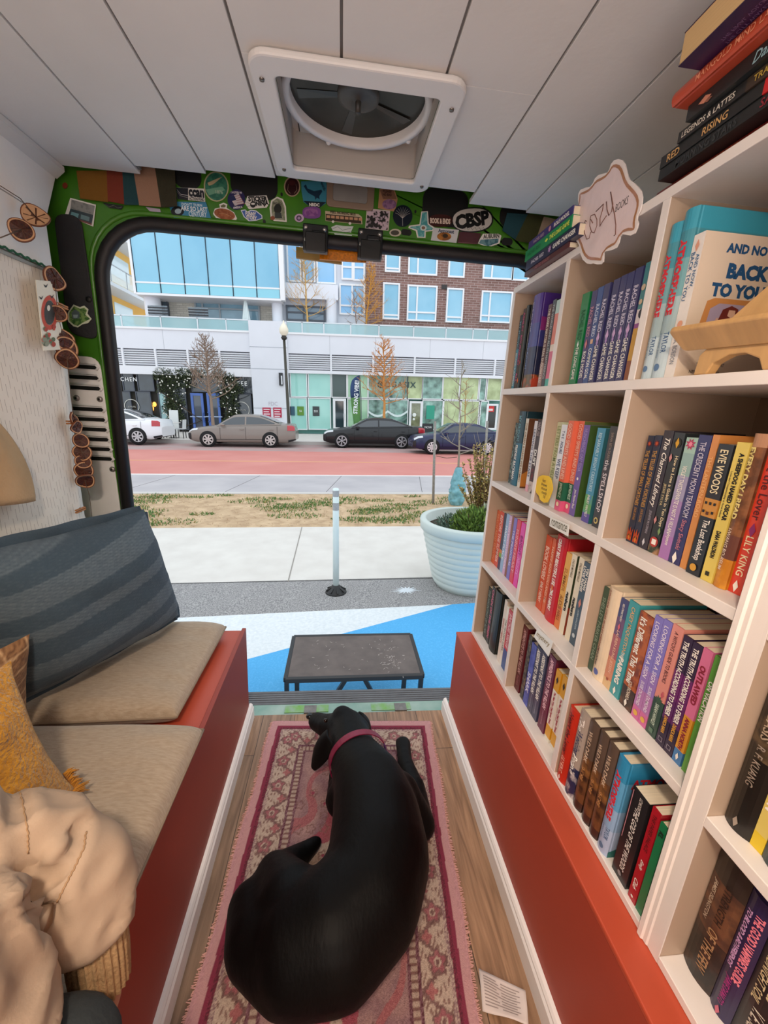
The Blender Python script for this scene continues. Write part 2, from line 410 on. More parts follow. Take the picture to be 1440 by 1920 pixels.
p = [ony(*q, 1.60) for q in ((555, 462), (641, 473), (641, 495), (555, 483))]
tag(MB().prism(p, (0, .012, 0)).build('wooden_strip', mat('#a9834f', .6, var=.15, scale=20), bevel=.001), 'pale wooden strip hanging below the left latch in the doorway', 'wood strip')
p = [ony(*q, 1.52) for q in ((599, 462), (688, 471), (687, 492), (599, 486))]
def reflector_mat():
    m = mat('#c8760a', .3, var=.2, scale=160, detail=0)
    return m
tag(MB().prism(p, (0, .01, 0)).build('reflector', reflector_mat(), bevel=.001), 'orange rectangular reflector hanging between the two door latches', 'reflector')
# ================================================================== RIGHT SIDE: ledge, bookcases, books
XB = .528                                  # front plane of the bookcases
led = thing('storage_ledge', 'brick-red painted storage ledge under the white bookcases', 'ledge', (.6, .3, 0))
MB().box(.472, .858, -1.49, 1.372, .0, .392).build('box', RED, led, bevel=.002)
MB().box(.470, .858, -1.49, 1.372, .392, .404).build('top_board', mat('#b5492f', .45, var=.06, scale=5), led, bevel=.003)
def skirting(name, x0, x1, sgn, y1):
    m = MB()
    pr = [(0, 0), (.016, 0), (.016, .05), (.012, .056), (.012, .061), (.008, .067), (.0, .069)]
    p = [(x0 + sgn*a, y1, z) for a, z in pr]
    m.prism(p, (0, -1.49-y1, 0))
    return struct(m.build(name, TRIMW))
skirting('baseboard_right', .4715, 0, -1, 1.408)

SHELFW = mat('#e6dfda', .45, var=.03, scale=7, bump=.04, bscale=50)
SHELF_SHADED = mat('#b39d89', .5, var=.03, scale=7)  # the bookcase white again, with warm shade put into its colour
ZT = [1.317, 1.012, .711, .420]            # upper faces of the shelves
def bookcase(name, label, y0, y1, divs, loc):
    r = thing(name, label, 'bookcase', loc, group='white cube bookcases')
    t = .016
    bx = lambda n, *a: MB().box(*a).build(n, SHELFW, r, bevel=.0012)
    def bxt(n, x0, x1, *a):                 # white front edge; inner faces tinted tan to paint in the cubes' warm shade
        q = MB(); q.box(x0, x0+.002, *a); q.box(x0+.002, x1, *a, 1); return q.build(n, [SHELFW, SHELF_SHADED], r)
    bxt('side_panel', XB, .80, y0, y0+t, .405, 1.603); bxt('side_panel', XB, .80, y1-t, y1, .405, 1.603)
    bx('top_board', XB, .81, y0, y1, 1.603, 1.62)
    bx('bottom_board', XB, .80, y0+t, y1-t, .405, .420)
    for z in ZT[:3]: bx('shelf', XB+.0005, .795, y0+t, y1-t, z-.018, z)
    zz = [.420] + [ZT[2], ZT[1], ZT[0]] + [1.603]
    for d in divs:
        for k in range(4):
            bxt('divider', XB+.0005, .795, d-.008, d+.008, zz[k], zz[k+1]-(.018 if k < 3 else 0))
    MB().box(.795, .803, y0+t, y1-t, .42, 1.603).build('back_panel', mat('#7f6855', .7), r)  # brown darkened so the panel colour carries the shade of the cubes
    return r
bookcase('bookcase', 'white wooden bookcase of twelve cubes full of upright books', .419, 1.362, (1.040, .735), (.66, .9, .405))
bookcase('bookcase', 'white bookcase cut off by the right edge, holding dark hardbacks', -.53, .408, (-.2, .1), (.66, -.06, .405))
mo = MB()
pr = [(XB-.0001, .433), (XB-.003, .433), (XB-.005, .431), (XB-.005, .4235), (XB-.002, .421), (XB-.002, .415), (XB+.0, .4125), (XB-.0001, .396)]
mo.prism([(x, y, .4055) for x, y in pr], (0, 0, 1.2))
tag(mo.build('moulding_strip', SHELFW), 'moulded upright strip covering the joint between the two bookcases', 'moulding')

PAPER = mat('#e6d8bd', .8, var=.08, scale=3, stretch=(1, 260, 1), detail=2)
PAPER2 = mat('#ddd6c8', .8, var=.1, scale=3, stretch=(1, 260, 1), detail=2)
INK = {'w': '#f2eee6', 'k': '#15130f', 'c': '#efe0b8'}
def ink(c): return mat(INK.get(c, c), .55)
def book(loc, t, h, d, col, texts=(), hard=False, bands=None, art=None, front=None, label='', group=None, rot=None, c2=None, name='book', rough=.4, coat=.15, sc=40, tops=PAPER):
    """stands on its base: spine faces -X, front board faces -Y. loc = foot of the spine, middle of its width"""
    r = thing(name, label, 'book', loc, group, rot)
    th = .0028 if hard else .0009
    cm_ = mat(col, rough, c2=c2, scale=sc, coat=coat, sharp=(.45, .6) if c2 else None) if c2 else mat(col, rough, var=.05, scale=30, coat=coat)
    mats = [cm_]
    def slot(m):
        if m not in mats: mats.append(m)
        return mats.index(m)
    m = MB()
    bul = min(.006, t*.18) if hard else 0
    arc = lambda y: -bul*max(0, 1-(2*y/t)**2)
    n = 6 if hard else 1
    outl = [(d, -t/2)] + ([(.006, -t/2), (.004, -t/2+.0008)] if hard else []) + [(arc(-t/2+t*i/n), -t/2+t*i/n) for i in range(n+1)] + ([(.004, t/2-.0008), (.006, t/2)] if hard else []) + [(d, t/2)]
    inn = [(d, t/2-th), (.003, t/2-th), (.003, -t/2+th), (d, -t/2+th)]
    bz = bands or [(0, 1, None)]
    for a, b_, cc in bz:
        mi = 0 if cc is None else slot(mat(cc[0], rough, c2=cc[1], scale=sc, coat=coat, sharp=(.45, .6)) if isinstance(cc, tuple) else mat(cc, rough, coat=coat))
        m.prism([(x, y, a*h) for x, y in outl+inn], (0, 0, (b_-a)*h), mi)
    wz = lambda q: Vector((arc(q.y)-.0007, q.y, q.z))
    for e in texts:
        body, z0, z1, col_ = e[:4]; kw = e[4] if len(e) > 4 else {}
        mi = slot(ink(col_)); w_ = kw.get('w', .62); off = kw.get('off', 0)
        if kw.get('up'):
            m.text(body, (0, off*t, (z0+z1)/2*h), (0, -1, 0), (0, 0, 1), t*w_, (z1-z0)*h, mi, kw.get('b', .012), fit=kw.get('fit', 'both'), warp=wz)
        else:
            al = kw.get('al', 'c'); zz = {'c': (z0+z1)/2, 'l': z1, 'r': z0}[al]
            m.text(body, (0, off*t, zz*h), (0, 0, -1), (0, -1, 0), (z1-z0)*h, t*w_, mi, kw.get('b', .012), kw.get('sh', 0), fit=kw.get('fit', 'both'), align=al, warp=wz)
    for ia, e in enumerate(art or ()):                # printed shapes on the spine: (kind, z centre, size, colour)
        k, z, s_, cc = e[:4]; mi = slot(ink(cc)); oy = e[4]*t if len(e) > 4 else 0
        if k == 'dot': pts = [(0, oy+s_*t/2*math.cos(2*PI*i/14), z*h+s_*t/2*math.sin(2*PI*i/14)) for i in range(14)]
        elif k == 'sq': pts = [(0, oy-s_*t/2, z*h-s_*t/2), (0, oy+s_*t/2, z*h-s_*t/2), (0, oy+s_*t/2, z*h+s_*t/2), (0, oy-s_*t/2, z*h+s_*t/2)]
        elif k == 'bar': pts = [(0, oy-.02*t, z*h-s_*h/2), (0, oy+.02*t, z*h-s_*h/2), (0, oy+.02*t, z*h+s_*h/2), (0, oy-.02*t, z*h+s_*h/2)]
        elif k == 'leaf': pts = [(0, oy, z*h-s_*t*.7), (0, oy+s_*t*.3, z*h), (0, oy, z*h+s_*t*.7), (0, oy-s_*t*.3, z*h)]
        elif k == 'burst':
            pts = [(0, oy+s_*t/2*(1 if i % 2 else .5)*math.cos(PI*i/8), z*h+s_*t/2*(1 if i % 2 else .5)*math.sin(PI*i/8)) for i in range(16)]
        elif k == 'flame': pts = [(0, oy+t*.42, z*h), (0, oy+t*.42, z*h+s_*h), (0, oy+t*.2, z*h+s_*h*.6), (0, oy, z*h+s_*h*1.1), (0, oy-t*.2, z*h+s_*h*.55), (0, oy-t*.42, z*h+s_*h), (0, oy-t*.42, z*h)]
        pts = [wz(Vector(p))+Vector((-.00012*(ia+1), 0, 0)) for p in pts]
        m.add(pts, [tuple(range(len(pts)))[::-1]], mi)
    for e in (front or ()):              # printed on the front board: text or patch
        if e[0] == 'text':
            _, body, x, z, ln, hh, cc = e[:7]; kw = e[7] if len(e) > 7 else {}
            m.text(body, (x, -t/2-.0007, z*h), (1, 0, 0), (0, 0, 1), ln, hh, slot(ink(cc)), kw.get('b', .02), kw.get('sh', 0), align=kw.get('al', 'l'))
        else:
            _, pts, cc = e[:3]; pts = [(x, -t/2-.0005-(e[3] if len(e) > 3 else 0), z*h) for x, z in pts]
            m.add(pts, [tuple(range(len(pts)))], slot(ink(cc)))
    m.build('cover', mats, r, local=True)
    g = .003 if hard else .0006
    MB().box(.0032, d-g, -t/2+th, t/2-th, g, h-g).build('pages', tops, r, local=True)
    return r

# row and cell positions; each row: (y of the spine's left edge, thickness, height), read off the shelf
def cell(key, x, z, specs):
    prev = 9.
    for (yl, t, h), sp in specs:
        kw = dict(sp); dd = kw.pop('d', .15 if kw.get('hard') else .138); xx = x + kw.pop('dx', 0)
        gap = .0006; k_ = xx/.55; yl *= k_; t *= k_
        lo_, hi_ = {'1': (1.049, 1.345), '2': (.744, 1.031), '3': (.4365, .726), 'n': (.11, .3905)}[key[-1]]
        yl = min(yl, hi_-.001 if not key == 'n' else hi_); yl = min(max(yl, lo_+t), prev); t = min(t, yl-lo_); prev = yl-t
        book((xx, yl-t/2, z+.0004), t-gap, h, dd, kw.pop('col'), group=kw.pop('group', None) or GROUP[key], **kw)
GROUP = {'11': 'books in the far top cube', '12': 'books in the middle top cube', '13': 'books in the near top cube', '21': 'books in the far second-row cube', '22': 'books in the middle second-row cube', '23': 'books in the near second-row cube',
         '31': 'books in the far third-row cube', '32': 'books in the middle third-row cube', '33': 'books in the near third-row cube', '41': 'books in the far bottom cube', '42': 'books in the middle bottom cube', '43': 'books in the near bottom cube', 'n': 'books in the cut-off bookcase'}
# --- top row
cell('11', .552, 1.317, [
 ((1.336, .019, .222), dict(col='#3c6b7c', bands=[(0, .55, '#4b9ab4'), (.55, 1, '#2e4a58')], texts=[('MY FUSIVIC', .52, .95, '#8fc0d0'), ('SECOND PLACEMENT', .04, .5, 'w')], label='teal and slate paperback, first from the doorway in the far top cube')),
 ((1.316, .02, .236), dict(col='#2c2a33', texts=[('ASHLEY', .72, .96, '#c0547e'), ('BOURGEGEY', .3, .68, '#c0547e'), ('ALL', .08, .22, '#d0608a')], label='charcoal paperback with pink spine letters in the far top cube')),
 ((1.294, .024, .240), dict(col='#0f1410', hard=True, art=[('leaf', .33, .5, '#c2493a'), ('leaf', .1, .6, '#e06a3a')], label='black hardback with a small red leaf beside the purple and blue hardback')),
 ((1.252, .058, .256), dict(col='#3d2f77', hard=True, d=.165, bands=[(0, .15, ('#5c4a2e', '#c0562f')), (.15, .45, '#252c4e'), (.45, .7, '#3c3f86'), (.7, 1, '#4a2c86')], texts=[('ISLE OF THE', .62, .93, '#d8d3e8', {'off': .28, 'w': .26}), ('DRAGON', .22, .5, '#9fb4e0', {'off': .28, 'w': .28})],
     front=[('patch', [(.004, .62), (.15, .62), (.15, .72), (.004, .76)], '#8a2a7a'), ('text', 'EDEN', .02, .42, .06, .03, 'c'), ('patch', [(.0, .0), (.16, .0), (.16, .08), (.11, .13), (.06, .09), (.03, .14), (.0, .1)], '#c0472e')], label='thick purple and blue hardback with orange flowers at its foot')),
 ((1.152, .02, .214), dict(col='#8c7f79', texts=[('THE DARK MATTER IS REAL ENOUGH LILO', .06, .95, '#e8d8c8')], art=[], bands=[(0, .3, '#a3837d'), (.3, 1, '#5c2a26')], label='rust and taupe paperback with a tall cream title in the far top cube')),
 ((1.130, .018, .221), dict(col='#3f4046', texts=[('THE WORLD AND ALL ITS MATTERINGS', .1, .95, '#b9b6b4')], label='slate grey paperback left of the coral one in the far top cube')),
 ((1.110, .022, .216), dict(col='#e07f74', bands=[(0, .1, '#4fb4a8'), (.1, .42, '#d96a86'), (.42, .5, '#e9d9c8'), (.5, .85, '#e07f6d'), (.85, 1, '#b9d2cc')], label='coral and mint paperback, nearest the divider in the far top cube')),
])
GC = dict(col='#3a3a68', texts=[('RACHEL REID', .53, .85, '#d5d0e4'), ('GAME CHANGER', .03, .4, 'w')], art=[('leaf', .47, .9, '#c8a6d0'), ('leaf', .42, .6, '#a98ac0')])
def gcb(lbl): return dict(GC, label=lbl)
cell('12', .545, 1.317, [
 ((.988, .030, .199), dict(col='#127a44', texts=[('RACHEL REID', .5, .82, '#0d5c33'), ('THE LONG GAME', .06, .42, 'w')], art=[('leaf', .45, .4, '#e8efe8')], label='bright green paperback, leftmost in the middle top cube')),
 ((.949, .020, .196), dict(col='#3c3468', texts=[('RACHEL REID', .52, .83, '#c78ea0'), ('ROLE MODEL', .06, .36, 'w')], art=[('leaf', .44, .8, '#d07f86')], label='violet-blue paperback with a peach emblem, upright next to the bright green one')),
 ((.928, .020, .198), dict(col='#34508c', texts=[('RACHEL REID', .5, .83, '#cfd6e8'), ('COMMON GOAL', .05, .38, 'w')], art=[('sq', .45, .5, '#d8b090')], label='mid-blue paperback between the violet-blue and the first indigo one')),
 ((.907, .021, .199), gcb('indigo paperback with lilac drink emblem, directly right of the mid-blue one')),
 ((.876, .021, .200), gcb('indigo paperback with lilac emblem, second of five equal copies from the left')),
 ((.853, .019, .201), gcb('indigo paperback with lilac emblem, middle of the five equal copies')),
 ((.833, .019, .201), gcb('indigo paperback with lilac emblem, fourth of the five equal copies')),
 ((.812, .021, .203), gcb('indigo paperback with lilac emblem, touching the teal and yellow book')),
 ((.786, .032, .205), dict(col='#3c7f88', bands=[(0, .18, '#8a4a1e'), (.18, .46, '#c2912e'), (.46, .5, '#8a3a86'), (.5, .62, '#d8cdd0'), (.62, 1, '#3c8088')], art=[('dot', .58, .6, '#2a2430'), ('dot', .8, .35, '#c9b79a', .3), ('dot', .68, .3, '#c9b79a', .3)], label='teal book with a yellow lower half, last in the middle top cube')),
])
ATM = dict(col='#3f8a9c', hard=True, d=.16, bands=[(0, .28, '#b9ccd3'), (.28, .5, '#9db4b8'), (.5, .72, '#6fa0a6'), (.72, .88, '#4690a0'), (.88, 1, '#3a9ab2')],
  texts=[('ATMOSPHERE', .30, .93, '#cf2333', {'b': .05, 'w': .5}), ('TAYLOR', .16, .29, '#3a5c84', {'off': -.2, 'w': .3}), ('JENKINS REID', .13, .29, '#6d8ca8', {'off': .22, 'w': .22})], art=[('dot', .07, .42, '#5a7ba0')],
  front=[('text', 'ATMOSPHERE', .012, .80, .14, .022, '#c62233', {'b': .04}), ('patch', [(.0, .0), (.16, .0), (.16, .3), (.12, .28), (.08, .2), (.03, .12), (.0, .06)], '#2c6f6a')])
cell('13', .540, 1.317, [
 ((.757, .026, .243), dict(ATM, label='left of two tall blue-to-white hardbacks with red letters in the near top cube')),
 ((.722, .030, .253), dict(ATM, label='tall blue hardback with red letters, against the white romance book')),
 ((.683, .022, .211), dict(col='#e8e2dc', d=.17, texts=[('AND NOW,', .5, .86, '#2c6490', {'off': -.22, 'w': .36, 'al': 'l'}), ('BACK TO YOU', .44, .88, '#2c6490', {'off': .22, 'w': .36, 'al': 'l'}), ('B.K. BORISON', .1, .3, '#8c8f98')], art=[('dot', .39, .5, '#e0a080'), ('leaf', .92, .6, '#d79a80')],
   front=[('patch', [(0, 0), (.17, 0), (.17, 1), (0, 1)], '#dcc9b4', -.0001), ('text', 'AND NOW,', .04, .90, .11, .016, '#1f4f7c', {'b': .05}), ('text', 'BACK', .05, .76, .09, .022, '#1f4f7c', {'b': .06}), ('text', 'TO YOU', .03, .63, .12, .02, '#1f4f7c', {'b': .06}),
     ('patch', [(.018, .22), (.028, .55), (.04, .575), (.15, .575), (.155, .24), (.14, .22)], '#c98a4e'), ('patch', [(.032, .28), (.036, .5), (.05, .54), (.14, .54), (.14, .26), (.05, .25)], '#a99bb4', .0002),
     ('patch', [(.04, .27), (.045, .36), (.09, .39), (.1, .3), (.09, .25), (.055, .24)], '#232a66', .0004), ('patch', [(.042, .33), (.05, .44), (.085, .44), (.1, .36), (.08, .34)], '#cfa592', .0005), ('patch', [(.052, .4), (.058, .5), (.072, .53), (.085, .51), (.085, .47), (.075, .44), (.065, .38)], '#6e2a22', .0006), ('patch', [(.068, .46), (.069, .5), (.08, .5), (.081, .46), (.075, .445)], '#dcb29a', .0007),
     ('text', 'WEATHER REPORT', .035, .11, .05, .005, '#5c5148'), ('text', 'NEW YORK TIMES', .025, .05, .06, .005, '#5c5148'), ('text', 'B.K. BORISON', .045, .015, .11, .011, '#1c1c1e', {'b': .03})], label='white romance paperback with a couple on its cover behind the wooden stand')),
])
# --- second row
cell('21', .575, 1.012, [
 ((1.262, .018, .200), dict(col='#24414a', c2='#86a5a4', sc=90, label='thin speckled teal paperback, first in the far second-row cube')),
 ((1.243, .045, .238), dict(col='#1f5566', hard=True, bands=[(0, .58, '#26637a'), (.58, 1, '#1b3f4c')], texts=[('MY FRIENDS', .60, .94, '#6fa5b0', {'w': .4}), ('FREDRIK BACKMAN', .08, .55, 'w', {'w': .42})], label='thick teal hardback with white letters in the far second-row cube')),
 ((1.192, .020, .217), dict(col='#d9d2c4', texts=[('THE GREEN ROADS WE NAMED', .08, .94, '#8a6c44')], front=[('patch', [(0, 0), (.138, 0), (.138, 1), (0, 1)], '#6a4226'), ('patch', [(0, .02), (.1, .02), (.09, .2), (.05, .12), (.02, .26), (0, .2)], '#c07a2c', .0002), ('patch', [(.02, .42), (.09, .5), (.1, .38), (.04, .3)], '#9a6a42', .0002)], label='white-spined paperback with a brown painted cover in the far second-row cube')),
 ((1.134, .018, .212), dict(col='#dcd9dc', bands=[(0, .1, '#e2a8b4'), (.1, 1, None)], texts=[('LEAVING THE STARS', .15, .95, '#394a6e')], label='white paperback with a pink foot, left of the wine-coloured one')),
 ((1.115, .025, .217), dict(col='#33262c', texts=[('HOUSE', .78, .96, '#b9a8a8'), ('DUST', .38, .6, 'w', {'b': .04}), ('AL VERA', .18, .34, '#8a3040')], bands=[(0, .16, ('#c7b7b0', '#2a1e22')), (.16, 1, None)], label='wine-black paperback with white flecks at its foot, far second-row cube')),
 ((1.085, .022, .210), dict(col='#e9e2dc', texts=[('THE SISTERS OF THE LATE HOUR', .08, .95, '#403c40')], label='white paperback nearest the divider in the far second-row cube')),
])
SUM = dict(col='#dc6a52', bands=[(0, .12, '#d85a84'), (.12, .33, '#23624a'), (.33, 1, '#dd6b50')], texts=[('GOOD SPIRITS AND LINES', .36, .97, '#f0c8b4'), ('JIMENEZ', .15, .32, '#cfe0cc')], art=[('dot', .075, .5, '#f2e2c0')])
cell('22', .562, 1.012, [
 ((1.012, .026, .216), dict(col='#cfd8b8', texts=[('LETTERS FROM A FIELD', .3, .95, '#8ba06c')], label='pale green paperback behind the yellow sticky note')),
 ((.985, .027, .211), dict(col='#dfe6ee', texts=[('T H E', .84, .93, '#2a3c6a'), ('HOURS', .66, .8, '#2a3c6a'), ('WE KEEP', .36, .6, '#2a3c6a')], dx=-.008, front=[('patch', [(0, 0), (.138, 0), (.138, 1), (0, 1)], '#b98d66')], label='white paperback with navy dashes beside the sticky note')),
 ((.957, .024, .222), dict(SUM, dx=-.012, label='left of the two coral and green paperbacks in the middle second-row cube')),
 ((.921, .023, .223), dict(SUM, front=[('patch', [(0, 0), (.138, 0), (.138, 1), (0, 1)], '#5c6a38')], label='right of the two coral and green paperbacks, touching the purple spine')),
 ((.897, .024, .215), dict(col='#6b58a2', texts=[('HUNCHBACK ON MEDIA', .5, .96, '#a596cf'), ('Jane Fletcher Black', .08, .3, 'w', {'sh': .3})], art=[('dot', .42, .3, 'w')], front=[('patch', [(0, 0), (.138, 0), (.138, 1), (0, 1)], '#3d5a24'), ('patch', [(.03, .3), (.05, .55), (.07, .34), (.06, .12)], '#27401c', .0002), ('patch', [(.04, .45), (.052, .48), (.064, .45), (.052, .42)], '#d9c0a8', .0003), ('patch', [(.045, .66), (.06, .74), (.075, .62), (.06, .55)], '#1c2a18', .0002), ('patch', [(.02, .06), (.05, .14), (.06, .04)], '#1c1d18', .0002)], label='purple-spined book with a green floral cover in the middle second-row cube')),
 ((.838, .028, .212), dict(col='#3f93b4', bands=[(0, .1, '#5b4fa0'), (.1, .3, ('#5aa05c', '#3f86b4')), (.3, 1, '#3f93b4')], texts=[('REMARKABLY BRIGHT CREATURES', .34, .95, '#bfe0ec'), ('SHELBY VAN PELT', .06, .3, 'w')], front=[('patch', [(0, 0), (.138, 0), (.138, 1), (0, 1)], '#2e6a76'), ('patch', [(.01, .2), (.05, .42), (.09, .4), (.07, .22), (.1, .1), (.03, .04)], '#d06a1c', .0002), ('patch', [(.04, .3), (.06, .3), (.055, .22)], '#2a1c24', .0003)], label='sky blue paperback with an orange octopus in the middle second-row cube')),
 ((.797, .024, .218), dict(col='#34363f', texts=[('SARAH BETH DURST', .68, .94, '#9a8a80', {'w': .35}), ('the SPELLSHOP', .16, .68, '#e6dfe4', {'w': .55})], art=[('dot', .07, .6, '#d8c27a'), ('dot', .07, .34, '#34363f')], label='slate paperback with pale thin letters right of the sky blue octopus book')),
 ((.771, .019, .217), dict(col='#3f5a86', texts=[('THE BOY, THE MOLE, THE FOX AND THE HORSE', .14, .96, 'w')], art=[('dot', .07, .4, '#e6e0c8')], label='blue paperback nearest the divider in the middle second-row cube')),
])
TELL = dict(col='#26324a', texts=[('THE TELLER OF SMALL FORTUNES', .36, .87, '#c79a52'), ('JULIE LEONG', .22, .34, '#b98a4a')], art=[('burst', .93, .8, '#8a3028'), ('dot', .93, .3, '#c25a36'), ('flame', .02, .12, '#b3451e'), ('dot', .06, .5, '#1c1410'), ('leaf', .05, .6, '#d07a2c')])
cell('23', .572, 1.012, [
 ((.687, .015, .207), dict(TELL, label='navy paperback with orange flames at its foot, leftmost in the near second-row cube')),
 ((.671, .0165, .209), dict(TELL, label='navy paperback with orange flames at its foot, against the dark violet one')),
 ((.653, .0215, .219), dict(col='#2f2a36', texts=[('The Charmed Library', .37, .94, 'w', {'sh': .35, 'w': .68}), ('JENNIFER MOORMAN', .14, .34, '#9d98a4')], art=[('leaf', .06, .5, '#cfd2da')], label='dark violet paperback with white script letters in the near second-row cube')),
 ((.630, .022, .217), dict(col='#23292c', bands=[(0, .07, ('#2d3a2c', '#a9805e')), (.07, 1, None)], texts=[('How to Lose a Goblin in Ten Days', .22, .84, 'c', {'off': -.2, 'w': .38}), ('JESSIE SYLVA', .34, .66, '#c9b98c', {'off': .25, 'w': .3})], art=[('dot', .92, .75, '#2a2a24'), ('leaf', .92, .6, '#d3a032'), ('dot', .1, .85, '#b13a34'), ('sq', .1, .45, 'w'), ('leaf', .8, .5, '#c98a8a', .3), ('leaf', .28, .5, '#c98a8a', .35), ('leaf', .2, .5, '#7a9a62', -.3)], label='black floral paperback with a yellow pear emblem at its head')),
 ((.604, .0215, .211), dict(col='#8d7cb4', bands=[(0, .2, '#a574b4'), (.2, .5, '#a082b6'), (.5, .7, '#9c98b8'), (.7, .88, '#8fb0ac'), (.88, 1, '#9fc0b4')], texts=[('VIOLET THISTLEWAITE IS NOT A VILLAIN', .22, .78, 'w'), ('Anymore', .12, .22, 'w', {'sh': .35})], art=[('burst', .95, .95, '#b0325c'), ('burst', .95, .5, '#e890a8')], label='mint to purple paperback with a pink flower at its head')),
 ((.582, .023, .217), dict(col='#2f3064', texts=[('THE CRESCENT MOON TEAROOM', .38, .95, '#c9c4d8', {'w': .6}), ('Stacy Sivinski', .12, .36, '#c2788a', {'w': .5})], art=[('leaf', .05, .7, 'w')], label='navy paperback with pink script name, right of the mint to purple one')),
 ((.558, .012, .219), dict(col='#d08a48', texts=[('THE LANTERN ROAD', .3, .95, '#e8b478')], label='thin orange paperback left of the one with the orange house band')),
 ((.545, .024, .207), dict(col='#20262e', dx=-.006, bands=[(0, .46, '#1f262f'), (.46, .6, '#c58a3a'), (.6, 1, '#23262b')], texts=[('EVIE WOODS', .64, .96, 'c', {'w': .55}), ('The Lost Bookshop', .12, .44, 'w', {'w': .6})], art=[('sq', .565, .17, '#1b1c22', -.3), ('sq', .565, .17, '#1b1c22', 0), ('sq', .565, .17, '#1b1c22', .3), ('sq', .5, .17, '#1b1c22', -.3), ('sq', .49, .2, '#5c3420', .03), ('sq', .5, .17, '#1b1c22', .33), ('dot', .06, .5, '#cf9a3a')], front=[('patch', [(.02, .1), (.06, .3), (.04, .5), (.09, .6), (.05, .9), (.12, .98), (.13, .1)], '#2f4a26')], label='dark paperback with an orange house-front band round its spine')),
 ((.518, .0195, .212), dict(col='#dcc65e', dx=-.006, texts=[('A SHEEPDOG NAMED OSCAR', .46, .93, 'k', {'b': .05, 'off': -.12, 'w': .4}), ('Love and Companionship in Rural Ireland', .44, .84, '#3a3620', {'off': .3, 'w': .2}), ('DARA WALDRON', .18, .38, 'k', {'b': .05, 'w': .4})], art=[('sq', .06, .35, '#2a2818')], label='pale yellow paperback with bold black letters on the second row')),
 ((.4965, .0205, .226), dict(col='#6e4530', hard=True, dx=-.004, bands=[(0, .2, ('#c47e22', '#d8952c')), (.2, .36, '#6a3e34'), (.36, .92, ('#5c3722', '#8a5836')), (.92, 1, '#b98a6a')], texts=[('EVERY DAY I READ', .43, .95, '#ecd98a', {'b': .04, 'off': .22, 'w': .46}), ('HWANG BO-REUM', .12, .4, '#ead6c4', {'off': .22, 'w': .34})], label='brown book with pictured bookshelves and an amber foot on the second row')),
 ((.4745, .019, .227), dict(col='#d8402a', texts=[('Heart the Lover', .46, .97, '#5a1c1e', {'w': .6}), ('LILY KING', .12, .38, 'c', {'w': .55})], art=[('leaf', .42, .8, '#8a2a6a'), ('leaf', .05, .7, 'w')], label='scarlet book with plum lips emblem on the second row, nearest the moulding')),
])
# --- third row
def solid(c, tx, tc='w', **k):
    return dict(col=c, texts=[(tx, .08, .94, tc)], **k)
cell('31', .562, .711, [
 ((1.327, .028, .196), solid('#e0683c', 'BEACH READ SEASON', '#f0a884', label='orange paperback, first from the doorway in the far third-row cube')),
 ((1.295, .032, .200), solid('#d5523f', 'BEFORE THE SUMMER', '#f3cfc0', label='coral red paperback, second in the far third-row cube')),
 ((1.262, .021, .202), dict(col='#1f3350', bands=[(0, .22, '#2a2350'), (.22, .3, '#7aa03c'), (.3, .36, '#d07a3c'), (.36, 1, '#1d3350')], label='navy paperback with coloured patches in the far third-row cube')),
 ((1.237, .023, .206), solid('#8fb2d6', 'HAPPY PLACE', '#e9f1fa', label='light blue paperback in the far third-row cube')),
 ((1.211, .019, .206), solid('#cda9cf', 'WISH YOU WERE NEAR', '#f2e4f2', label='lilac paperback left of the brown spine, far third-row cube')),
 ((1.190, .013, .211), solid('#86503f', 'TIN ROOF', '#c79a86', label='thin brown paperback in the far third-row cube')),
 ((1.176, .021, .209), solid('#7a74c4', 'THE PROPOSAL', '#dcd8f4', label='periwinkle paperback in the far third-row cube')),
 ((1.152, .025, .211), solid('#d8405c', 'FUNNY HEART', '#f5b0b8', label='rose red paperback left of the hot pink one')),
 ((1.122, .027, .211), dict(col='#e23fae', texts=[('BRIGHT', .5, .8, '#8a1c6c'), ('NIGHTS', .2, .46, '#f4a0da')], label='hot pink paperback in the far third-row cube')),
 ((1.090, .022, .213), dict(col='#dd8030', texts=[('PEOPLE WE LOVED', .1, .94, 'w')], label='orange and white paperback nearest the divider, far third-row cube')),
])
SB = dict(col='#e6dcc4', texts=[('sunburn', .2, .62, 'k', {'b': .06, 'w': .6}), ('CHLOE MICHELLE', .72, .94, '#6a604c', {'w': .4})])
YY = dict(col='#3a5266', texts=[('YIN YANG', .62, .95, 'w', {'off': -.2, 'w': .36, 'al': 'l', 'b': .04}), ('LOVE SONG', .6, .95, 'w', {'off': .22, 'w': .36, 'al': 'l', 'b': .04}), ('LAUREN KUNG JESSEN', .2, .44, '#b9cbd4', {'w': .3})], art=[('leaf', .52, .7, '#d98a7a'), ('dot', .12, .45, '#c9d4da')])
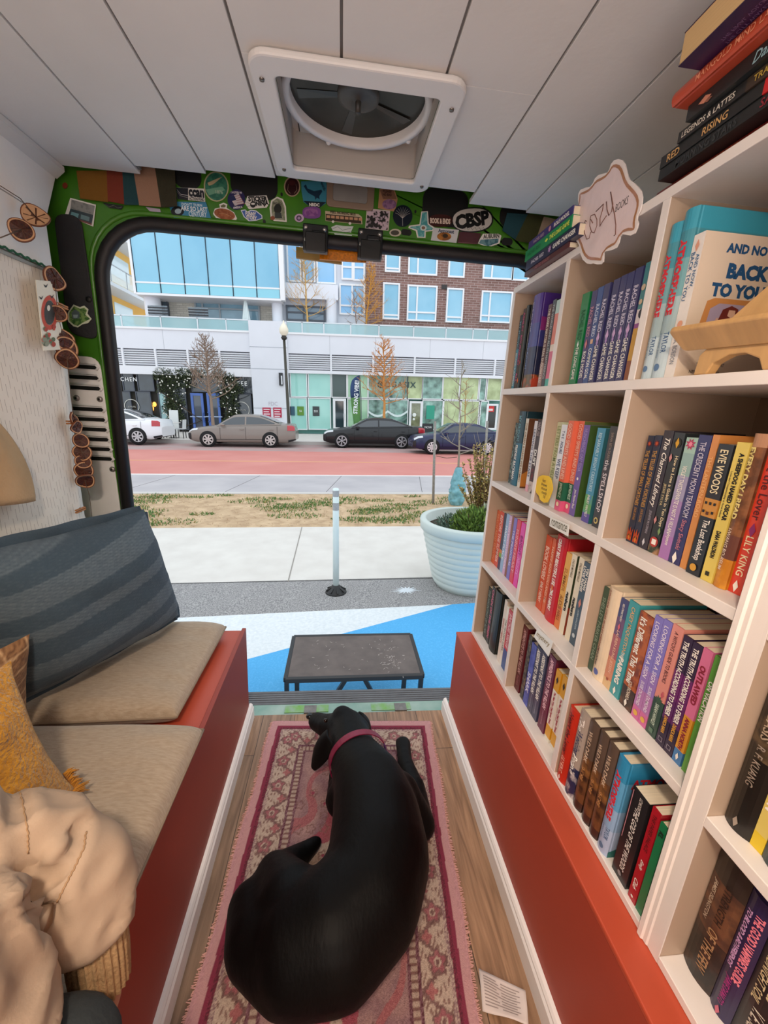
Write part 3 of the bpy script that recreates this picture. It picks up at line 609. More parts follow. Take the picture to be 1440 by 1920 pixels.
cell('32', .570, .711, [
 ((.970, .030, .217), dict(col='#cf4f2a', texts=[('BOOK LOVERS', .42, .86, '#f6d2c0', {'b': .03}), ('EMILY HENRY', .1, .38, '#f6d2c0', {'b': .03})], label='orange-red paperback, first in the middle third-row cube')),
 ((.937, .016, .219), dict(col='#d2603a', texts=[('HAPPY AND YOU AND ME', .1, .94, '#f0c0a4')], label='thin terracotta paperback between the orange-red one and the thick crimson hardback')),
 ((.918, .048, .238), dict(col='#bf1f2c', hard=True, d=.165, texts=[('GREAT BIG BEAUTIFUL LIFE', .43, .97, 'w', {'b': .03, 'w': .4}), ('EMILY HENRY', .13, .38, 'w', {'b': .03, 'w': .4})], art=[('leaf', .4, .3, '#e07a3c')], front=[('text', 'EMILY HENRY', .02, .80, .16, .03, '#cfa69a', {'b': .02}), ('patch', [(.01, .1), (.05, .35), (.09, .2), (.13, .4), (.13, .06), (.04, .03)], '#d8303c')], label='thick crimson hardback with white letters in the middle third-row cube')),
 ((.868, .022, .207), dict(col='#dd9a3a', bands=[(0, .3, '#d97a34'), (.3, 1, '#e0a63c')], texts=[('SUMMER', .5, .8, '#b5742a'), ('ALEXIS HALL', .1, .45, '#8a4a1c')], label='golden yellow paperback right of the thick crimson hardback')),
 ((.845, .021, .212), dict(SB, front=[('patch', [(0, 0), (.138, 0), (.138, 1), (0, 1)], '#2c3a20'), ('patch', [(0, .0), (.05, .06), (.03, .3), (0, .36)], '#8a3a24', .0002)], label='cream paperback with bold black word, against the golden yellow one')),
 ((.816, .020, .215), dict(SB, label='cream paperback with bold black word, against the blue-grey pair')),
 ((.797, .025, .212), dict(YY, label='left of the blue-grey pair of paperbacks, touching the cream one')),
 ((.771, .024, .211), dict(YY, label='right of the blue-grey pair of paperbacks, against the divider')),
])
LS = dict(col='#8474c2', bands=[(0, .12, '#c9689e'), (.12, .3, '#b177b2'), (.3, .5, '#9578c0'), (.5, 1, '#8076c6')], texts=[('LOOKING FOR A SIGN', .42, .95, '#eee6f4', {'w': .5}), ('SUSIE DUMOND', .14, .38, '#eee6f4', {'w': .42})], art=[('dot', .06, .6, '#dcae4e')])
TE = dict(col='#33224a', bands=[(0, .25, '#2a1c3a'), (.25, .45, '#5a2260'), (.45, .7, '#6a2468'), (.7, 1, '#33213f')], texts=[('THE TRUTH ACCORDING TO EMBER', .29, .96, 'w', {'b': .03, 'w': .56}), ('DANICA NAVA', .12, .28, '#e0a83c', {'b': .03, 'w': .42})], art=[('sq', .06, .5, '#8f8896'), ('sq', .06, .36, '#2a1c3a')])
cell('33', .556, .711, [
 ((.724, .0165, .197), dict(col='#3c5a4c', texts=[('SHELLEY PARKER CHAN', .1, .92, '#8fa898')], label='sage green paperback, leftmost in the near third-row cube')),
 ((.7065, .036, .207), dict(col='#e2cfb4', hard=True, d=.165, texts=[("SONGS FOR OTHER PEOPLE'S WEDDINGS", .3, .97, '#8a3a2c', {'off': .2, 'w': .22}), ('DAVID LEVITHAN', .14, .34, '#2a2430', {'off': .2, 'w': .26, 'b': .03})], art=[('dot', .08, .4, '#5a68a8')], front=[('text', 'DAVID LEVITHAN', .03, .88, .15, .02, '#2a241e', {'sh': .25})], label='thick cream hardback with a slanting author name on its cover')),
 ((.667, .022, .198), dict(col='#b0605c', bands=[(0, .1, '#dcb98a'), (.1, .35, '#d48a66'), (.35, .6, '#a85c66'), (.6, .8, '#6a4a72'), (.8, 1, '#3c4274')], texts=[('RED STRING THEORY', .76, .95, 'w', {'w': .36}), ('LAUREN KUNG JESSEN', .18, .66, '#f0c8b0', {'w': .45})], art=[('leaf', .7, .5, '#e07080'), ('dot', .1, .3, '#a05040')], label='navy to peach paperback right of the thick cream hardback')),
 ((.643, .0265, .205), dict(col='#3c9aa2', texts=[('CASEY McQUISTON', .48, .95, '#e0b27c', {'w': .42}), ('THE', .42, .48, 'w', {'w': .3}), ('PAIRING', .14, .42, 'w', {'b': .05, 'w': .5})], art=[('leaf', .06, .5, 'w')], label='bright teal paperback left of the orange patterned one on the third row')),
 ((.6125, .032, .199), dict(col='#b05a1e', c2='#7a3414', sc=60, bands=[(0, .22, ('#3a2a24', '#5c3c2c')), (.22, 1, None)], texts=[("It's Different This Time", .26, .95, 'w', {'w': .5, 'off': .1, 'b': .03}), ('JOSS RICHARD', .1, .3, '#eadcc8', {'w': .36})], art=[('leaf', .06, .4, 'w')], label="orange patterned paperback with white letters and a dark brown foot")),
 ((.579, .0185, .209), dict(LS, label='lilac to pink paperback touching the orange patterned book')),
 ((.5605, .018, .212), dict(LS, label='lilac to pink paperback touching the salmon and dark green spine')),
 ((.5415, .022, .214), dict(col='#d98a80', bands=[(0, .34, '#2f4a40'), (.34, 1, '#dc9084')], texts=[("A WITCH'S GUIDE TO BOOKS", .5, .95, '#5c2a30', {'w': .36}), ('SARAH HAWLEY', .1, .3, '#cfe0d0', {'w': .42})], art=[('burst', .34, .8, '#3c5a48'), ('leaf', .4, .5, '#c05a66', -.2), ('sq', .05, .4, '#5c7a68')], label='salmon pink paperback with a dark green foot')),
 ((.518, .0175, .208), dict(TE, label='left of the two dark purple paperbacks with white and amber letters')),
 ((.500, .0175, .207), dict(TE, label='right of the two dark purple paperbacks, touching the pink and gold one')),
 ((.482, .0165, .209), dict(col='#d9729a', bands=[(0, .12, '#3f78b0'), (.12, .42, '#d8972c'), (.42, 1, '#d9749e')], texts=[('OUTLAWED', .44, .96, '#8a1c34', {'b': .05, 'w': .62}), ('ANNA NORTH', .13, .41, '#8a1c34', {'b': .05, 'w': .5})], art=[('leaf', .06, .6, 'w')], label='pink and gold paperback with dark red letters and a blue foot')),
 ((.4625, .013, .209), dict(col='#5a9a36', texts=[('ON VACATION', .4, .86, 'w', {'b': .03})], label='grass green paperback nearest the moulding on the third row')),
])
# --- bottom row
AV = dict(col='#41425c', texts=[('ASSISTANT TO THE VILLAIN', .3, .96, 'w', {'b': .04, 'w': .6}), ('HANNAH NICOLE MAEHRER', .08, .28, '#a7a8bc', {'w': .36})])
MW = dict(col='#e8e2d2', bands=[(0, .05, '#e8e2d2'), (.05, .22, '#e0a31e'), (.22, .72, '#eee6da'), (.72, 1, '#e0a31e')], texts=[('The Man Who Died Seven Times', .24, .7, '#a81c3c', {'b': .04, 'w': .34}), ('Yasuhiko Nishizawa', .34, .6, '#a81c3c', {'off': .3, 'w': .16})], art=[('leaf', .87, .7, '#2a241c')])
cell('41', .556, .42, [
 ((1.302, .030, .205), dict(col='#1c2a24', texts=[('THE HAUNTING OF ALMA', .1, .95, '#8f9f94')], label='dark green-black paperback, first in the far bottom cube')),
 ((1.270, .026, .222), dict(col='#262a2c', texts=[('CHAIN OF THE SIREN', .1, .95, '#d06a84', {'b': .03})], label='charcoal paperback with pink title in the far bottom cube')),
 ((1.240, .058, .230), dict(col='#161b19', hard=True, d=.16, front=[('text', 'A', .02, .35, .02, .024, '#c03c4a'), ('text', 'A', .05, .62, .02, .02, '#c03c4a')], label='thick black hardback with red letters on its cover, far bottom cube')),
 ((1.158, .020, .228), dict(col='#e0d2c4', texts=[('SHARP OBJECTS', .08, .95, '#b8544a')], label='cream paperback with red title right of the black hardback')),
 ((1.137, .016, .215), dict(col='#e9e3d6', texts=[('THE FROZEN RIVER', .08, .95, '#6a5c50')], label='ivory paperback left of the blue and red spine')),
 ((1.120, .034, .213), dict(col='#35507e', bands=[(0, .34, '#2f5290'), (.34, 1, '#c23040')], texts=[('JACKIE SIEGE', .38, .96, '#f0c0c0', {'b': .03})], label='blue and red paperback in the far bottom cube')),
 ((1.085, .016, .219), dict(col='#7c1f26', bands=[(0, .5, '#c7a64a'), (.5, 1, '#8a2026')], label='thin dark red and yellow paperback nearest the divider, far bottom cube')),
])
cell('42', .558, .42, [
 ((1.016, .030, .218), dict(col='#5e1c26', texts=[('APPRENTICE TO THE VILLAIN', .28, .95, '#d8b0b0', {'b': .03}), ('MAEHRER', .08, .24, '#a8707a')], label='dark red paperback, first in the middle bottom cube')),
 ((.974, .018, .210), dict(col='#2a2a30', c2='#6e6450', sc=90, label='dark speckled paperback left of the blue one, middle bottom cube')),
 ((.953, .026, .199), dict(col='#3a46a0', c2='#5c68c0', sc=30, texts=[('SHARK', .14, .6, '#dfe2f4', {'b': .03})], label='royal blue paperback in the middle bottom cube')),
 ((.925, .0265, .209), dict(AV, label='slate paperback with bold white letters touching the royal blue one')),
 ((.8975, .027, .212), dict(AV, label='slate paperback with bold white letters left of the plum one')),
 ((.861, .032, .226), dict(col='#6a2340', texts=[('APPRENTICE TO THE VILLAIN', .3, .96, '#f0c4d0', {'b': .04, 'w': .5}), ('HANNAH NICOLE MAEHRER', .08, .28, '#c890a4', {'w': .3})], front=[('patch', [(.02, .7), (.06, .82), (.12, .78), (.13, .9), (.05, .92)], '#8a5a4a'), ('patch', [(.01, .1), (.05, .3), (.09, .16)], '#3a1a22')], label='plum paperback left of the yellow and white pair')),
 ((.822, .023, .209), dict(MW, label='left of the yellow and white pair of paperbacks in the middle bottom cube')),
 ((.793, .023, .214), dict(MW, label='right of the yellow and white pair of paperbacks in the middle bottom cube')),
 ((.768, .016, .216), dict(col='#3c3b36', c2='#7c786c', sc=90, label='dark grey paperback nearest the divider, middle bottom cube')),
])
WD = dict(col='#4a3a30', hard=True, bands=[(0, .1, '#3a2620'), (.1, .42, ('#6a4428', '#3a241a')), (.42, .62, ('#8a5c30', '#5a3c28')), (.62, 1, '#5a4a40')], texts=[('WILD DARK', .55, .9, '#d0b49a', {'w': .36}), ('SHORE', .34, .5, '#b8814e', {'w': .36})])
cell('43', .536, .42, [
 ((.757, .036, .196), dict(col='#c22e1c', hard=True, texts=[('Heart the Lover', .38, .94, '#4a1412', {'w': .42}), ('LILY KING', .12, .34, '#e8b4a0', {'w': .36})], art=[('leaf', .05, .3, 'w')], label='scarlet hardback, leftmost in the near bottom cube')),
 ((.712, .034, .217), dict(col='#a89a8c', hard=True, bands=[(0, .36, ('#1f2a50', '#c6bfc0')), (.36, 1, '#a89a90')], texts=[('The', .78, .94, '#eee6e0', {'sh': .3, 'w': .5}), ('Wedding', .5, .78, '#2c3660', {'sh': .3, 'w': .6}), ('People', .26, .5, 'w', {'sh': .3, 'w': .6})], label='grey hardback with swirling navy and white foot in the near bottom cube')),
 ((.673, .031, .221), dict(WD, label='brown smoky hardback against the grey and navy one')),
 ((.639, .027, .224), dict(WD, label='brown smoky hardback, middle of the three equal copies')),
 ((.611, .028, .223), dict(WD, label='brown smoky hardback touching the blue one with red letters')),
 ((.581, .030, .223), dict(ATM, col='#3c86a8', bands=[(0, .28, '#a9bedd'), (.28, .5, '#8fb0d4'), (.5, .8, '#5aa0cc'), (.8, 1, '#2f8ab8')], label='blue hardback with red letters in the near bottom cube')),
 ((.535, .039, .197), dict(col='#1f1f22', texts=[('THE GOD OF THE WOODS', .12, .84, '#ece6e0', {'w': .3, 'off': -.05, 'sh': .2}), ('LIZ MOORE', .84, .97, '#dcd4cc', {'w': .3, 'off': -.1})], art=[('bar', .7, .55, '#c88a94', .4), ('dot', .07, .25, '#8c8a8c')], front=[('patch', [(.01, .2), (.03, .5), (.06, .4), (.09, .8), (.12, .3)], '#2e4030')], label='black paperback with a pink line down its spine, near bottom cube')),
 ((.489, .0185, .205), dict(col='#ab1626', texts=[('THE PAPER PALACE', .56, .95, '#5a0c14', {'w': .4}), ('Emily', .32, .5, 'w', {'sh': .4, 'w': .5}), ('Club', .1, .28, 'w', {'sh': .4, 'w': .5})], art=[('dot', .05, .3, 'w')], label='bright red paperback left of the green one, near bottom cube')),
 ((.469, .0145, .197), dict(col='#147a4c', texts=[('KL', .84, .94, '#0b2418', {'b': .05})], label='emerald green paperback nearest the moulding, bottom row')),
])
# --- cut-off bookcase
cell('n', .570, .42, [
 ((.386, .047, .236), dict(col='#241d1a', hard=True, d=.165, bands=[(0, .4, ('#1b1917', '#3a2820')), (.4, .8, ('#4a3026', '#6a4630')), (.8, 1, '#2c2420')], texts=[('JAMES ISLINGTON', .38, .86, '#c4b7a4', {'off': .28, 'w': .18}), ('STRENGTH', .46, .88, '#2a1b16', {'off': -.12, 'w': .22}), ('OF THE FEW', .1, .46, '#a4805c', {'off': -.1, 'w': .3})], label='thick brown hardback with smoky cover, lowest shelf of the cut-off bookcase')),
 ((.338, .030, .228), dict(col='#281f4a', hard=True, texts=[("THE GOOD VAMPIRE'S GUIDE", .34, .9, '#e07a8c', {'off': -.2, 'w': .34, 'b': .03}), ('TO BLOOD & BOYFRIENDS', .4, .88, '#d8a8dc', {'off': .22, 'w': .26, 'b': .03}), ('JAMIE DAMATO', .1, .34, '#a02c7c', {'off': .05, 'w': .36})], art=[('leaf', .04, .4, '#c86a80')], label='indigo hardback with pink letters, lowest shelf at right edge')),
 ((.306, .045, .232), dict(col='#191c1e', hard=True, texts=[('BURY OUR BONES', .5, .92, '#d8c79c', {'w': .3, 'off': -.15}), ('IN THE MIDNIGHT SOIL', .4, .95, '#d8c79c', {'w': .26, 'off': .2}), ('V. E. SCHWAB', .08, .38, '#cfc8b8', {'w': .34})], label='black hardback with cream curling letters in the bottom right corner')),
])
cell('n', .556, .711, [
 ((.390, .036, .238), dict(col='#191512', hard=True, d=.165, bands=[(0, .5, '#15120f'), (.5, .75, ('#1b1713', '#5a4a36')), (.75, 1, '#191512')], texts=[('KATABASIS', .62, .95, '#b0a08c', {'w': .34}), ('R. F. KUANG', .32, .58, '#8f8378', {'w': .28})], art=[('leaf', .06, .35, '#a09488')], label='black hardback with pale etching, middle shelf of the cut-off bookcase')),
 ((.352, .016, .205), dict(col='#d9bd20', bands=[(0, .12, '#dcbf1e'), (.12, 1, '#d8c468')], texts=[('AUTOMATON', .14, .9, 'w', {'b': .05, 'w': .7})], label='bright yellow paperback between two dark hardbacks at right edge')),
 ((.334, .040, .236), dict(col='#20393e', hard=True, texts=[('SILVERCLAW', .3, .95, '#c4a45a', {'w': .5, 'sh': .2})], art=[('leaf', .06, .35, '#cfd4d0')], label='dark teal hardback with gold letters at right edge')),
])

# --- books lying on top of the bookcase
def flat(loc, L, t, W, col, texts, label, group, hard=False, **k):
    """lying down, spine to the aisle, text reading towards the back of the van: loc = lower spine corner at the doorway end"""
    # turned so that the head of the spine points to -Y and the front board up
    r = book((0, 0, 0), t, L, W, col, texts, hard=hard, label=label, group=group, **k)
    # local z -> +Y (foot at the near end) so that letters run left to right seen from the aisle
    m = Matrix(((1, 0, 0, 0), (0, 0, 1, 0), (0, -1, 0, 0), (0, 0, 0, 1)))
    r.matrix_world = Matrix.Translation((loc[0], loc[1]-L, loc[2]+t/2)) @ m
    return r
gF = 'books lying at the doorway end of the bookcase top'
flat((.511, 1.250, 1.6205), .235, .012, .14, '#55262c', [('HEATED RIVALRY', .2, .9, '#a86a70')], 'maroon paperback lying lowest in the far stack on top of the bookcase', gF)
flat((.508, 1.240, 1.633), .262, .024, .14, '#23264a', [('RACHEL REID', .55, .92, '#d8d3e0', {'w': .36}), ('GAME CHANGER', .03, .42, 'w', {'w': .45, 'b': .03})], 'navy paperback lying second from the bottom in the far stack', gF, art=[('burst', .48, .8, '#b08ab8')])
flat((.505, 1.247, 1.6575), .24, .026, .14, '#0f8a52', [('RACHEL REID', .6, .95, '#0a6a3c', {'w': .36}), ('THE LONG GAME', .03, .42, '#d8e85a', {'w': .4, 'b': .03})], 'green paperback lying in the far stack on top of the bookcase', gF, art=[('leaf', .48, .5, '#d8e85a')])
flat((.507, 1.238, 1.684), .225, .02, .14, '#3a3272', [('RACHEL REID', .55, .9, '#c9a9b4', {'w': .36}), ('ROLE MODEL', .04, .38, 'w', {'w': .45, 'b': .03})], 'violet paperback lying topmost in the far stack', gF, art=[('dot', .46, .6, '#c98a9a')])
gN = 'books lying at the near end of the bookcase top'
flat((.548, .79, 1.6205), .24, .016, .15, '#7c1f1a', [('GOLDEN SONG', .2, .9, '#b0603c')], 'dark red hardback lying lowest in the near stack, its end sticking out', gN, hard=True)
flat((.522, .758, 1.637), .235, .016, .145, '#141616', [('MORNING STARS', .3, .95, '#34383a'), ('SAGA', .1, .28, '#8a2030')], 'black paperback with faint lettering under the one with a red patch', gN)
flat((.520, .757, 1.6535), .24, .017, .145, '#161716', [('RED', .80, .97, '#d0a468', {'w': .6}), ('RISING', .40, .74, '#d0a468', {'w': .6})], 'black paperback with gold letters and a red patch in the near stack', gN, bands=[(0, .28, '#c41c1e'), (.28, 1, '#161716')])
flat((.517, .722, 1.671), .225, .015, .14, '#1f1d1c', [('LEGENDS & LATTES', .55, .98, '#ddd6c8', {'w': .5}), ('TRAVIS BALDREE', .06, .5, '#c0a040', {'w': .5})], 'black and brown paperback with cream letters and a thin green end, near stack', gN, bands=[(0, .08, '#3f8a72'), (.08, .5, '#3a2c20'), (.5, 1, '#1f1d1c')])
flat((.508, .70, 1.6865), .23, .02, .15, '#1b1d1d', [('Dark Tides', .25, .55, '#8fb4bc', {'sh': .3})], 'dark paperback with a small painted figure under the orange-red hardback', gN, art=[('leaf', .86, .8, '#c98a70'), ('leaf', .83, .5, '#8a5a4a', .2)])
flat((.488, .708, 1.707), .24, .018, .165, '#b34224', [('MARIGOLD MIND LAUNDRY', .12, .93, '#dc8a68', {'w': .45})], 'orange-red hardback lying under the purple one near the ceiling', gN, hard=True)
# topmost: fore-edge to the aisle, purple back board underneath
r = thing('book', 'thick purple paperback topmost near the ceiling, page edges to the aisle', 'book', (.455, .665, 1.7255), gN)
q = MB(); q.box(.455, .61, .425, .665, 1.7255, 1.7266); q.box(.455, .61, .425, .665, 1.7625, 1.7636); q.box(.608, .61, .425, .665, 1.7266, 1.7625)
q.text('THE FINAL VOLUME OF THE SAGA IN WHICH', (.475, .545, 1.7248), (0, -1, 0), (1, 0, 0), .2, .005, 1); q.text('THE CITY WAKES AND NOTHING IS THE SAME', (.484, .545, 1.7248), (0, -1, 0), (1, 0, 0), .2, .005, 1); q.text('AN EPIC ENDING', (.493, .56, 1.7248), (0, -1, 0), (1, 0, 0), .14, .005, 1)
q.build('cover', [mat('#2c1640', .4, coat=.2), mat('#6f5a80', .5)], r)
MB().box(.4555, .607, .426, .664, 1.7268, 1.7623).build('pages', mat('#c9a876', .8, var=.08, scale=3, stretch=(1, 1, 260), detail=2), r)

# --- wooden reading stand in the near top cube
stn = thing('reading_stand', 'pale plywood book stand with a tray in the near top cube', 'stand', (.545, .53, 1.317))
WOOD = mat('#c79d66', .5, var=.14, scale=9, stretch=(1, 6, 1), detail=5)
WOODE = mat('#a87c48', .55, var=.2, scale=200, stretch=(.1, .1, 1), detail=1)
p = [(.520, .565, 1.375), (.520, .41, 1.375), (.600, .41, 1.52), (.600, .495, 1.52), (.556, .527, 1.44)]
MB().prism(p, (.011, 0, -.006), 0).build('back_board', WOOD, stn, bevel=.003)
tr = MB(); tr.prism(roundpoly([(.503, .636, 1.382), (.503, .42, 1.372), (.528, .42, 1.345), (.528, .625, 1.353)], .008), (.003, 0, .007)); tr.build('tray', [WOOD, WOODE], stn, bevel=.002)
ft = MB()
pf = [(.60, 1.3172), (.578, 1.3172), (.57, 1.332), (.548, 1.341), (.525, 1.341), (.503, 1.332), (.495, 1.3172), (.42, 1.3172), (.42, 1.35), (.582, 1.358), (.597, 1.345)]
ft.prism([(.531, a, b_) for a, b_ in pf], (.016, 0, 0)); ft.build('foot_board', WOOD, stn, bevel=.002)

# --- shop sign, shelf labels, sticky note
sg = [(955, 108), (1000, 122), (1030, 165), (1045, 230), (1062, 300), (1085, 345), (1130, 375), (1175, 420), (1212, 470), (1226, 540), (1218, 620), (1200, 690), (1172, 745), (1165, 790), (1180, 830), (1165, 890), (1140, 945), (1095, 970), (1045, 962), (1000, 955), (975, 985), (960, 1050), (930, 1110), (880, 1135), (815, 1145), (790, 1165), (790, 1220), (785, 1265), (760, 1292), (715, 1294), (670, 1282), (640, 1290), (600, 1284), (555, 1240), (530, 1180), (525, 1120), (505, 1060), (460, 1005), (410, 945), (375, 870), (360, 800), (365, 730), (385, 685), (430, 665), (500, 662), (512, 640), (500, 570), (505, 500), (530, 455), (590, 430), (640, 420), (670, 380), (690, 330), (730, 290), (780, 275), (830, 262), (855, 225), (870, 170), (905, 125)]
def onsign(u, v, x=.5245): return onx(1000+u/6, 280+v/6, x)
sign = thing('shop_sign', 'wavy pink sign with gold border and script stuck to the bookcase top edge', 'sign', tuple(onsign(800, 800)))
P_ = [onsign(u, v) for u, v in sg]
MB().prism(P_[::-1], (.0022, 0, 0)).build('board', mat('#efe6e2', .35, coat=.3), sign)
cx_ = sum((p for p in P_), Vector())/len(P_)
def inset(d, x):
    out = []; n = len(P_)
    for i in range(n):
        a = P_[(i-1) % n]; b_ = P_[(i+1) % n]; t = (b_-a); nn = Vector((0, t.z, -t.y)).normalized()
        if (nn @ (cx_-P_[i])) < 0 and False: nn = -nn
        out.append(P_[i] + nn*d)
    for _ in range(2): out = [out[i]*.6 + (out[i-1] + out[(i+1) % n])*.2 for i in range(n)]
    return [Vector((x, p.y, p.z)) for p in out]
area = sum(P_[i].y*P_[(i+1) % len(P_)].z - P_[(i+1) % len(P_)].y*P_[i].z for i in range(len(P_)))
sd = -1 if area > 0 else 1
MB().prism(inset(.008*sd, .5241)[::-1], (.0003, 0, 0)).build('pink_panel', mat('#e8d4d4', .3, var=.04, scale=10, bump=.3, bscale=18, coat=.4), sign)
MB().ring(inset(.0065*sd, .5236), inset(.0115*sd, .5236), (.0004, 0, 0)).build('gold_border', mat('#a5713f', .35, c2='#b98a78', scale=20), sign)
m = MB(); W = lambda pts, r: m.tube([onsign(u, v, .5238) for u, v in pts], r, 6)
W([(600, 810), (585, 800), (570, 860), (575, 940), (600, 1010), (630, 1000), (645, 930)], .0009)
W([(640, 780), (650, 745), (690, 730), (715, 790), (715, 860), (685, 940), (655, 930), (635, 860), (640, 780), (670, 830)], .0009)
W([(705, 700), (790, 615), (780, 680), (750, 780), (750, 865), (780, 810), (825, 745)], .001)
W([(822, 590), (830, 680), (850, 745), (880, 700), (895, 620), (870, 480)], .001)
W([(870, 480), (890, 620), (915, 740), (928, 850), (925, 960), (908, 970)], .001)
m.build('script_lettering', mat('#7a5348', .45), sign)
a = onsign(995, 615, .5238); b_ = onsign(1055, 545, .5238); m = MB(); m.text('BOOKS', a, (0, -1, 0), (0, 0, 1), .037, .014, 0, .0, 0); m.build('small_lettering', mat('#3a3230', .5), sign)
def hang_label(px, body, label, col='#5c6a4a'):
    P4 = [onx(*q, .523) for q in px]
    r = thing('shelf_label', label, 'label', tuple((P4[0]+P4[1])/2), 'handwritten shelf labels')
    o = MB(); n = 6
    o.prism(P4, (.0009, 0, 0)); o.build('card', mat('#e9e9e4', .35, coat=.4), r)
    c_ = sum(P4, Vector())/4; ux = (P4[1]-P4[0]); t = MB()
    t.text(body, c_+Vector((-.0008, 0, .001)), ux, Vector((0, 0, 1)), ux.length*.84, .016, 0, 0, .25); t.build('handwriting', mat(col, .6), r)
hang_label([(1032, 969), (1067, 984), (1065, 1006), (1030, 986)], 'romance', 'white card handwritten romance hanging from the second shelf', '#6a6a58')
hang_label([(1008, 1177), (1037, 1203), (1028, 1231), (1001, 1194)], 'mystery', 'white card handwritten mystery hanging from the third shelf', '#8a7a4c')
sp_ = [(480, 890), (500, 850), (540, 835), (600, 845), (625, 870), (640, 930), (645, 985), (625, 1040), (610, 1080), (590, 1118), (550, 1122), (510, 1090), (500, 1050), (470, 1015), (465, 960), (470, 920)]
P_n = [onx(920+u/5.538, 740+v/5.538, .531) for u, v in sp_]
nt_ = thing('sticky_note', 'yellow scalloped sticky note with handwriting on the middle cube edge', 'note', tuple(P_n[12]))
MB().prism(P_n[::-1], (.0012, 0, 0)).build('paper', mat('#e8b81e', .7, c2='#f0cc3a', scale=30), nt_)
m = MB()
for i, wd in enumerate(('hot', 'brews', 'mood', 'reads', '10')):
    c_ = onx(920+555/5.538, 740+(892+42*i)/5.538, .5305); m.text(wd, c_, (0, -1, 0), (0, 0, 1), .03, .0085, 0, .0, .2)
m.build('handwriting', mat('#3a2c14', .6), nt_)
# ================================================================== LEFT SIDE: bench, cushions, curtain, garland
ben = thing('storage_bench', 'brick-red painted storage bench along the left wall', 'bench', (-.58, .2, 0))
MB().box(-.83, -.336, -1.49, 1.388, 0, .398).build('box', RED, ben, bevel=.002)
MB().box(-.345, -.331, -1.49, 1.390, .0, .414).build('front_panel', mat('#943624', .5, var=.06, scale=4), ben, bevel=.0015)
MB().box(-.83, -.345, -1.49, 1.388, .398, .405).build('lid', mat('#b5492f', .45, var=.06, scale=5), ben, bevel=.001)
skirting('baseboard_left', -.3315, 0, 1, 1.405)

from mathutils import noise as NZ
def pillow(mb, c0, ux, uy, w, h, t, puff=1., edge=.0, nu=28, nv=28, wr=.004, mi=0, seed=0., pw=.5):
    """cushion as two puffed faces: c0 corner, ux/uy in-plane directions, t full thickness"""
    ux = Vector(ux).normalized(); uy = Vector(uy).normalized(); n = ux.cross(uy).normalized(); c0 = Vector(c0)
    def side(s):
        def fn(u, v):
            a, b_ = 2*u-1, 2*v-1
            prof = (max(0, 1-abs(a)**3.2)*max(0, 1-abs(b_)**3.2))**pw
            pin = 1 - .05*edge*(1-abs(b_)**2)*abs(a)**2; pin2 = 1 - .05*edge*(1-abs(a)**2)*abs(b_)**2
            p = c0 + ux*(w*(.5+.5*a*pin)) + uy*(h*(.5+.5*b_*pin2))
            q = NZ.noise(Vector((u*5+seed, v*5, s*3.1)))*wr + NZ.noise(Vector((u*14+seed, v*9, s*1.7)))*wr*.4
            return p + n*s*(t*(.2 if s > 0 else .72)*prof*puff + q*prof)
        return fn
    mb.grid(side(1), nu, nv, mi); mb.grid(lambda u, v: side(-1)(1-u, v), nu, nv, mi)
def seat_cushion(name, label, P4, z0, t, m, seed):
    """flat box cushion with soft edges; P4 = far-left, far-right, near-right, near-left in plan"""
    r = thing(name, label, 'cushion', (sum(p[0] for p in P4)/4, sum(p[1] for p in P4)/4, z0), group='beige bench cushions')
    q = MB(); A, B, C, D = [Vector((p[0], p[1], 0)) for p in P4]
    def plan(u, v): return (A*(1-u)+B*u)*(1-v) + (D*(1-u)+C*u)*v
    def soft(a): return max(0, 1-abs(a)**9)**.42
    def fn(s):
        def g(u, v):
            uu, vv = (u, v) if s > 0 else (1-u, v)
            e = lambda x: .5+.5*math.copysign(abs(2*x-1)**.62, 2*x-1)
            uu, vv = e(uu), e(vv)
            p = plan(uu, vv); h = soft(2*uu-1)*soft(2*vv-1)
            wv = (NZ.noise(Vector((p.x*9+seed, p.y*26, .3)))*.004 + NZ.noise(Vector((p.x*4+seed, p.y*7, 1.3)))*.006)*h if s > 0 else 0
            dome = .005*(1-(2*uu-1)**2)*(1-(2*vv-1)**2) if s > 0 else 0
            return Vector((p.x, p.y, z0 + t/2 + s*t/2*h + wv + dome))
        return g
    q.grid(fn(1), 44, 44); q.grid(fn(-1), 44, 44)
    q.build('cover', m, r)
    sm = MB()
    for a, b_ in ((A, B), (B, C), (C, D)):
        sm.tube([Vector((*(a.lerp(b_, k/10)).xy, z0+t*.5)) for k in range(11)], .0028, 6)
    sm.build('seam_piping', mat('#8c7b68', .85), r)
BEIGE = mat('#a08e78', .9, c2='#b3a28d', scale=5, stretch=(12, 60, 12), bump=.25, bscale=14, sheen=.2)
seat_cushion('seat_cushion', 'beige linen seat cushion under the navy pillow, nearest the doorway', [(-.815, 1.37), (-.392, 1.352), (-.40, .915), (-.80, .905)], .407, .07, BEIGE, 1.3)
seat_cushion('seat_cushion', 'beige linen seat cushion nearer the person, at the front of the bench', [(-.795, .885), (-.318, .868), (-.325, .30), (-.80, .30)], .407, .078, BEIGE, 7.7)

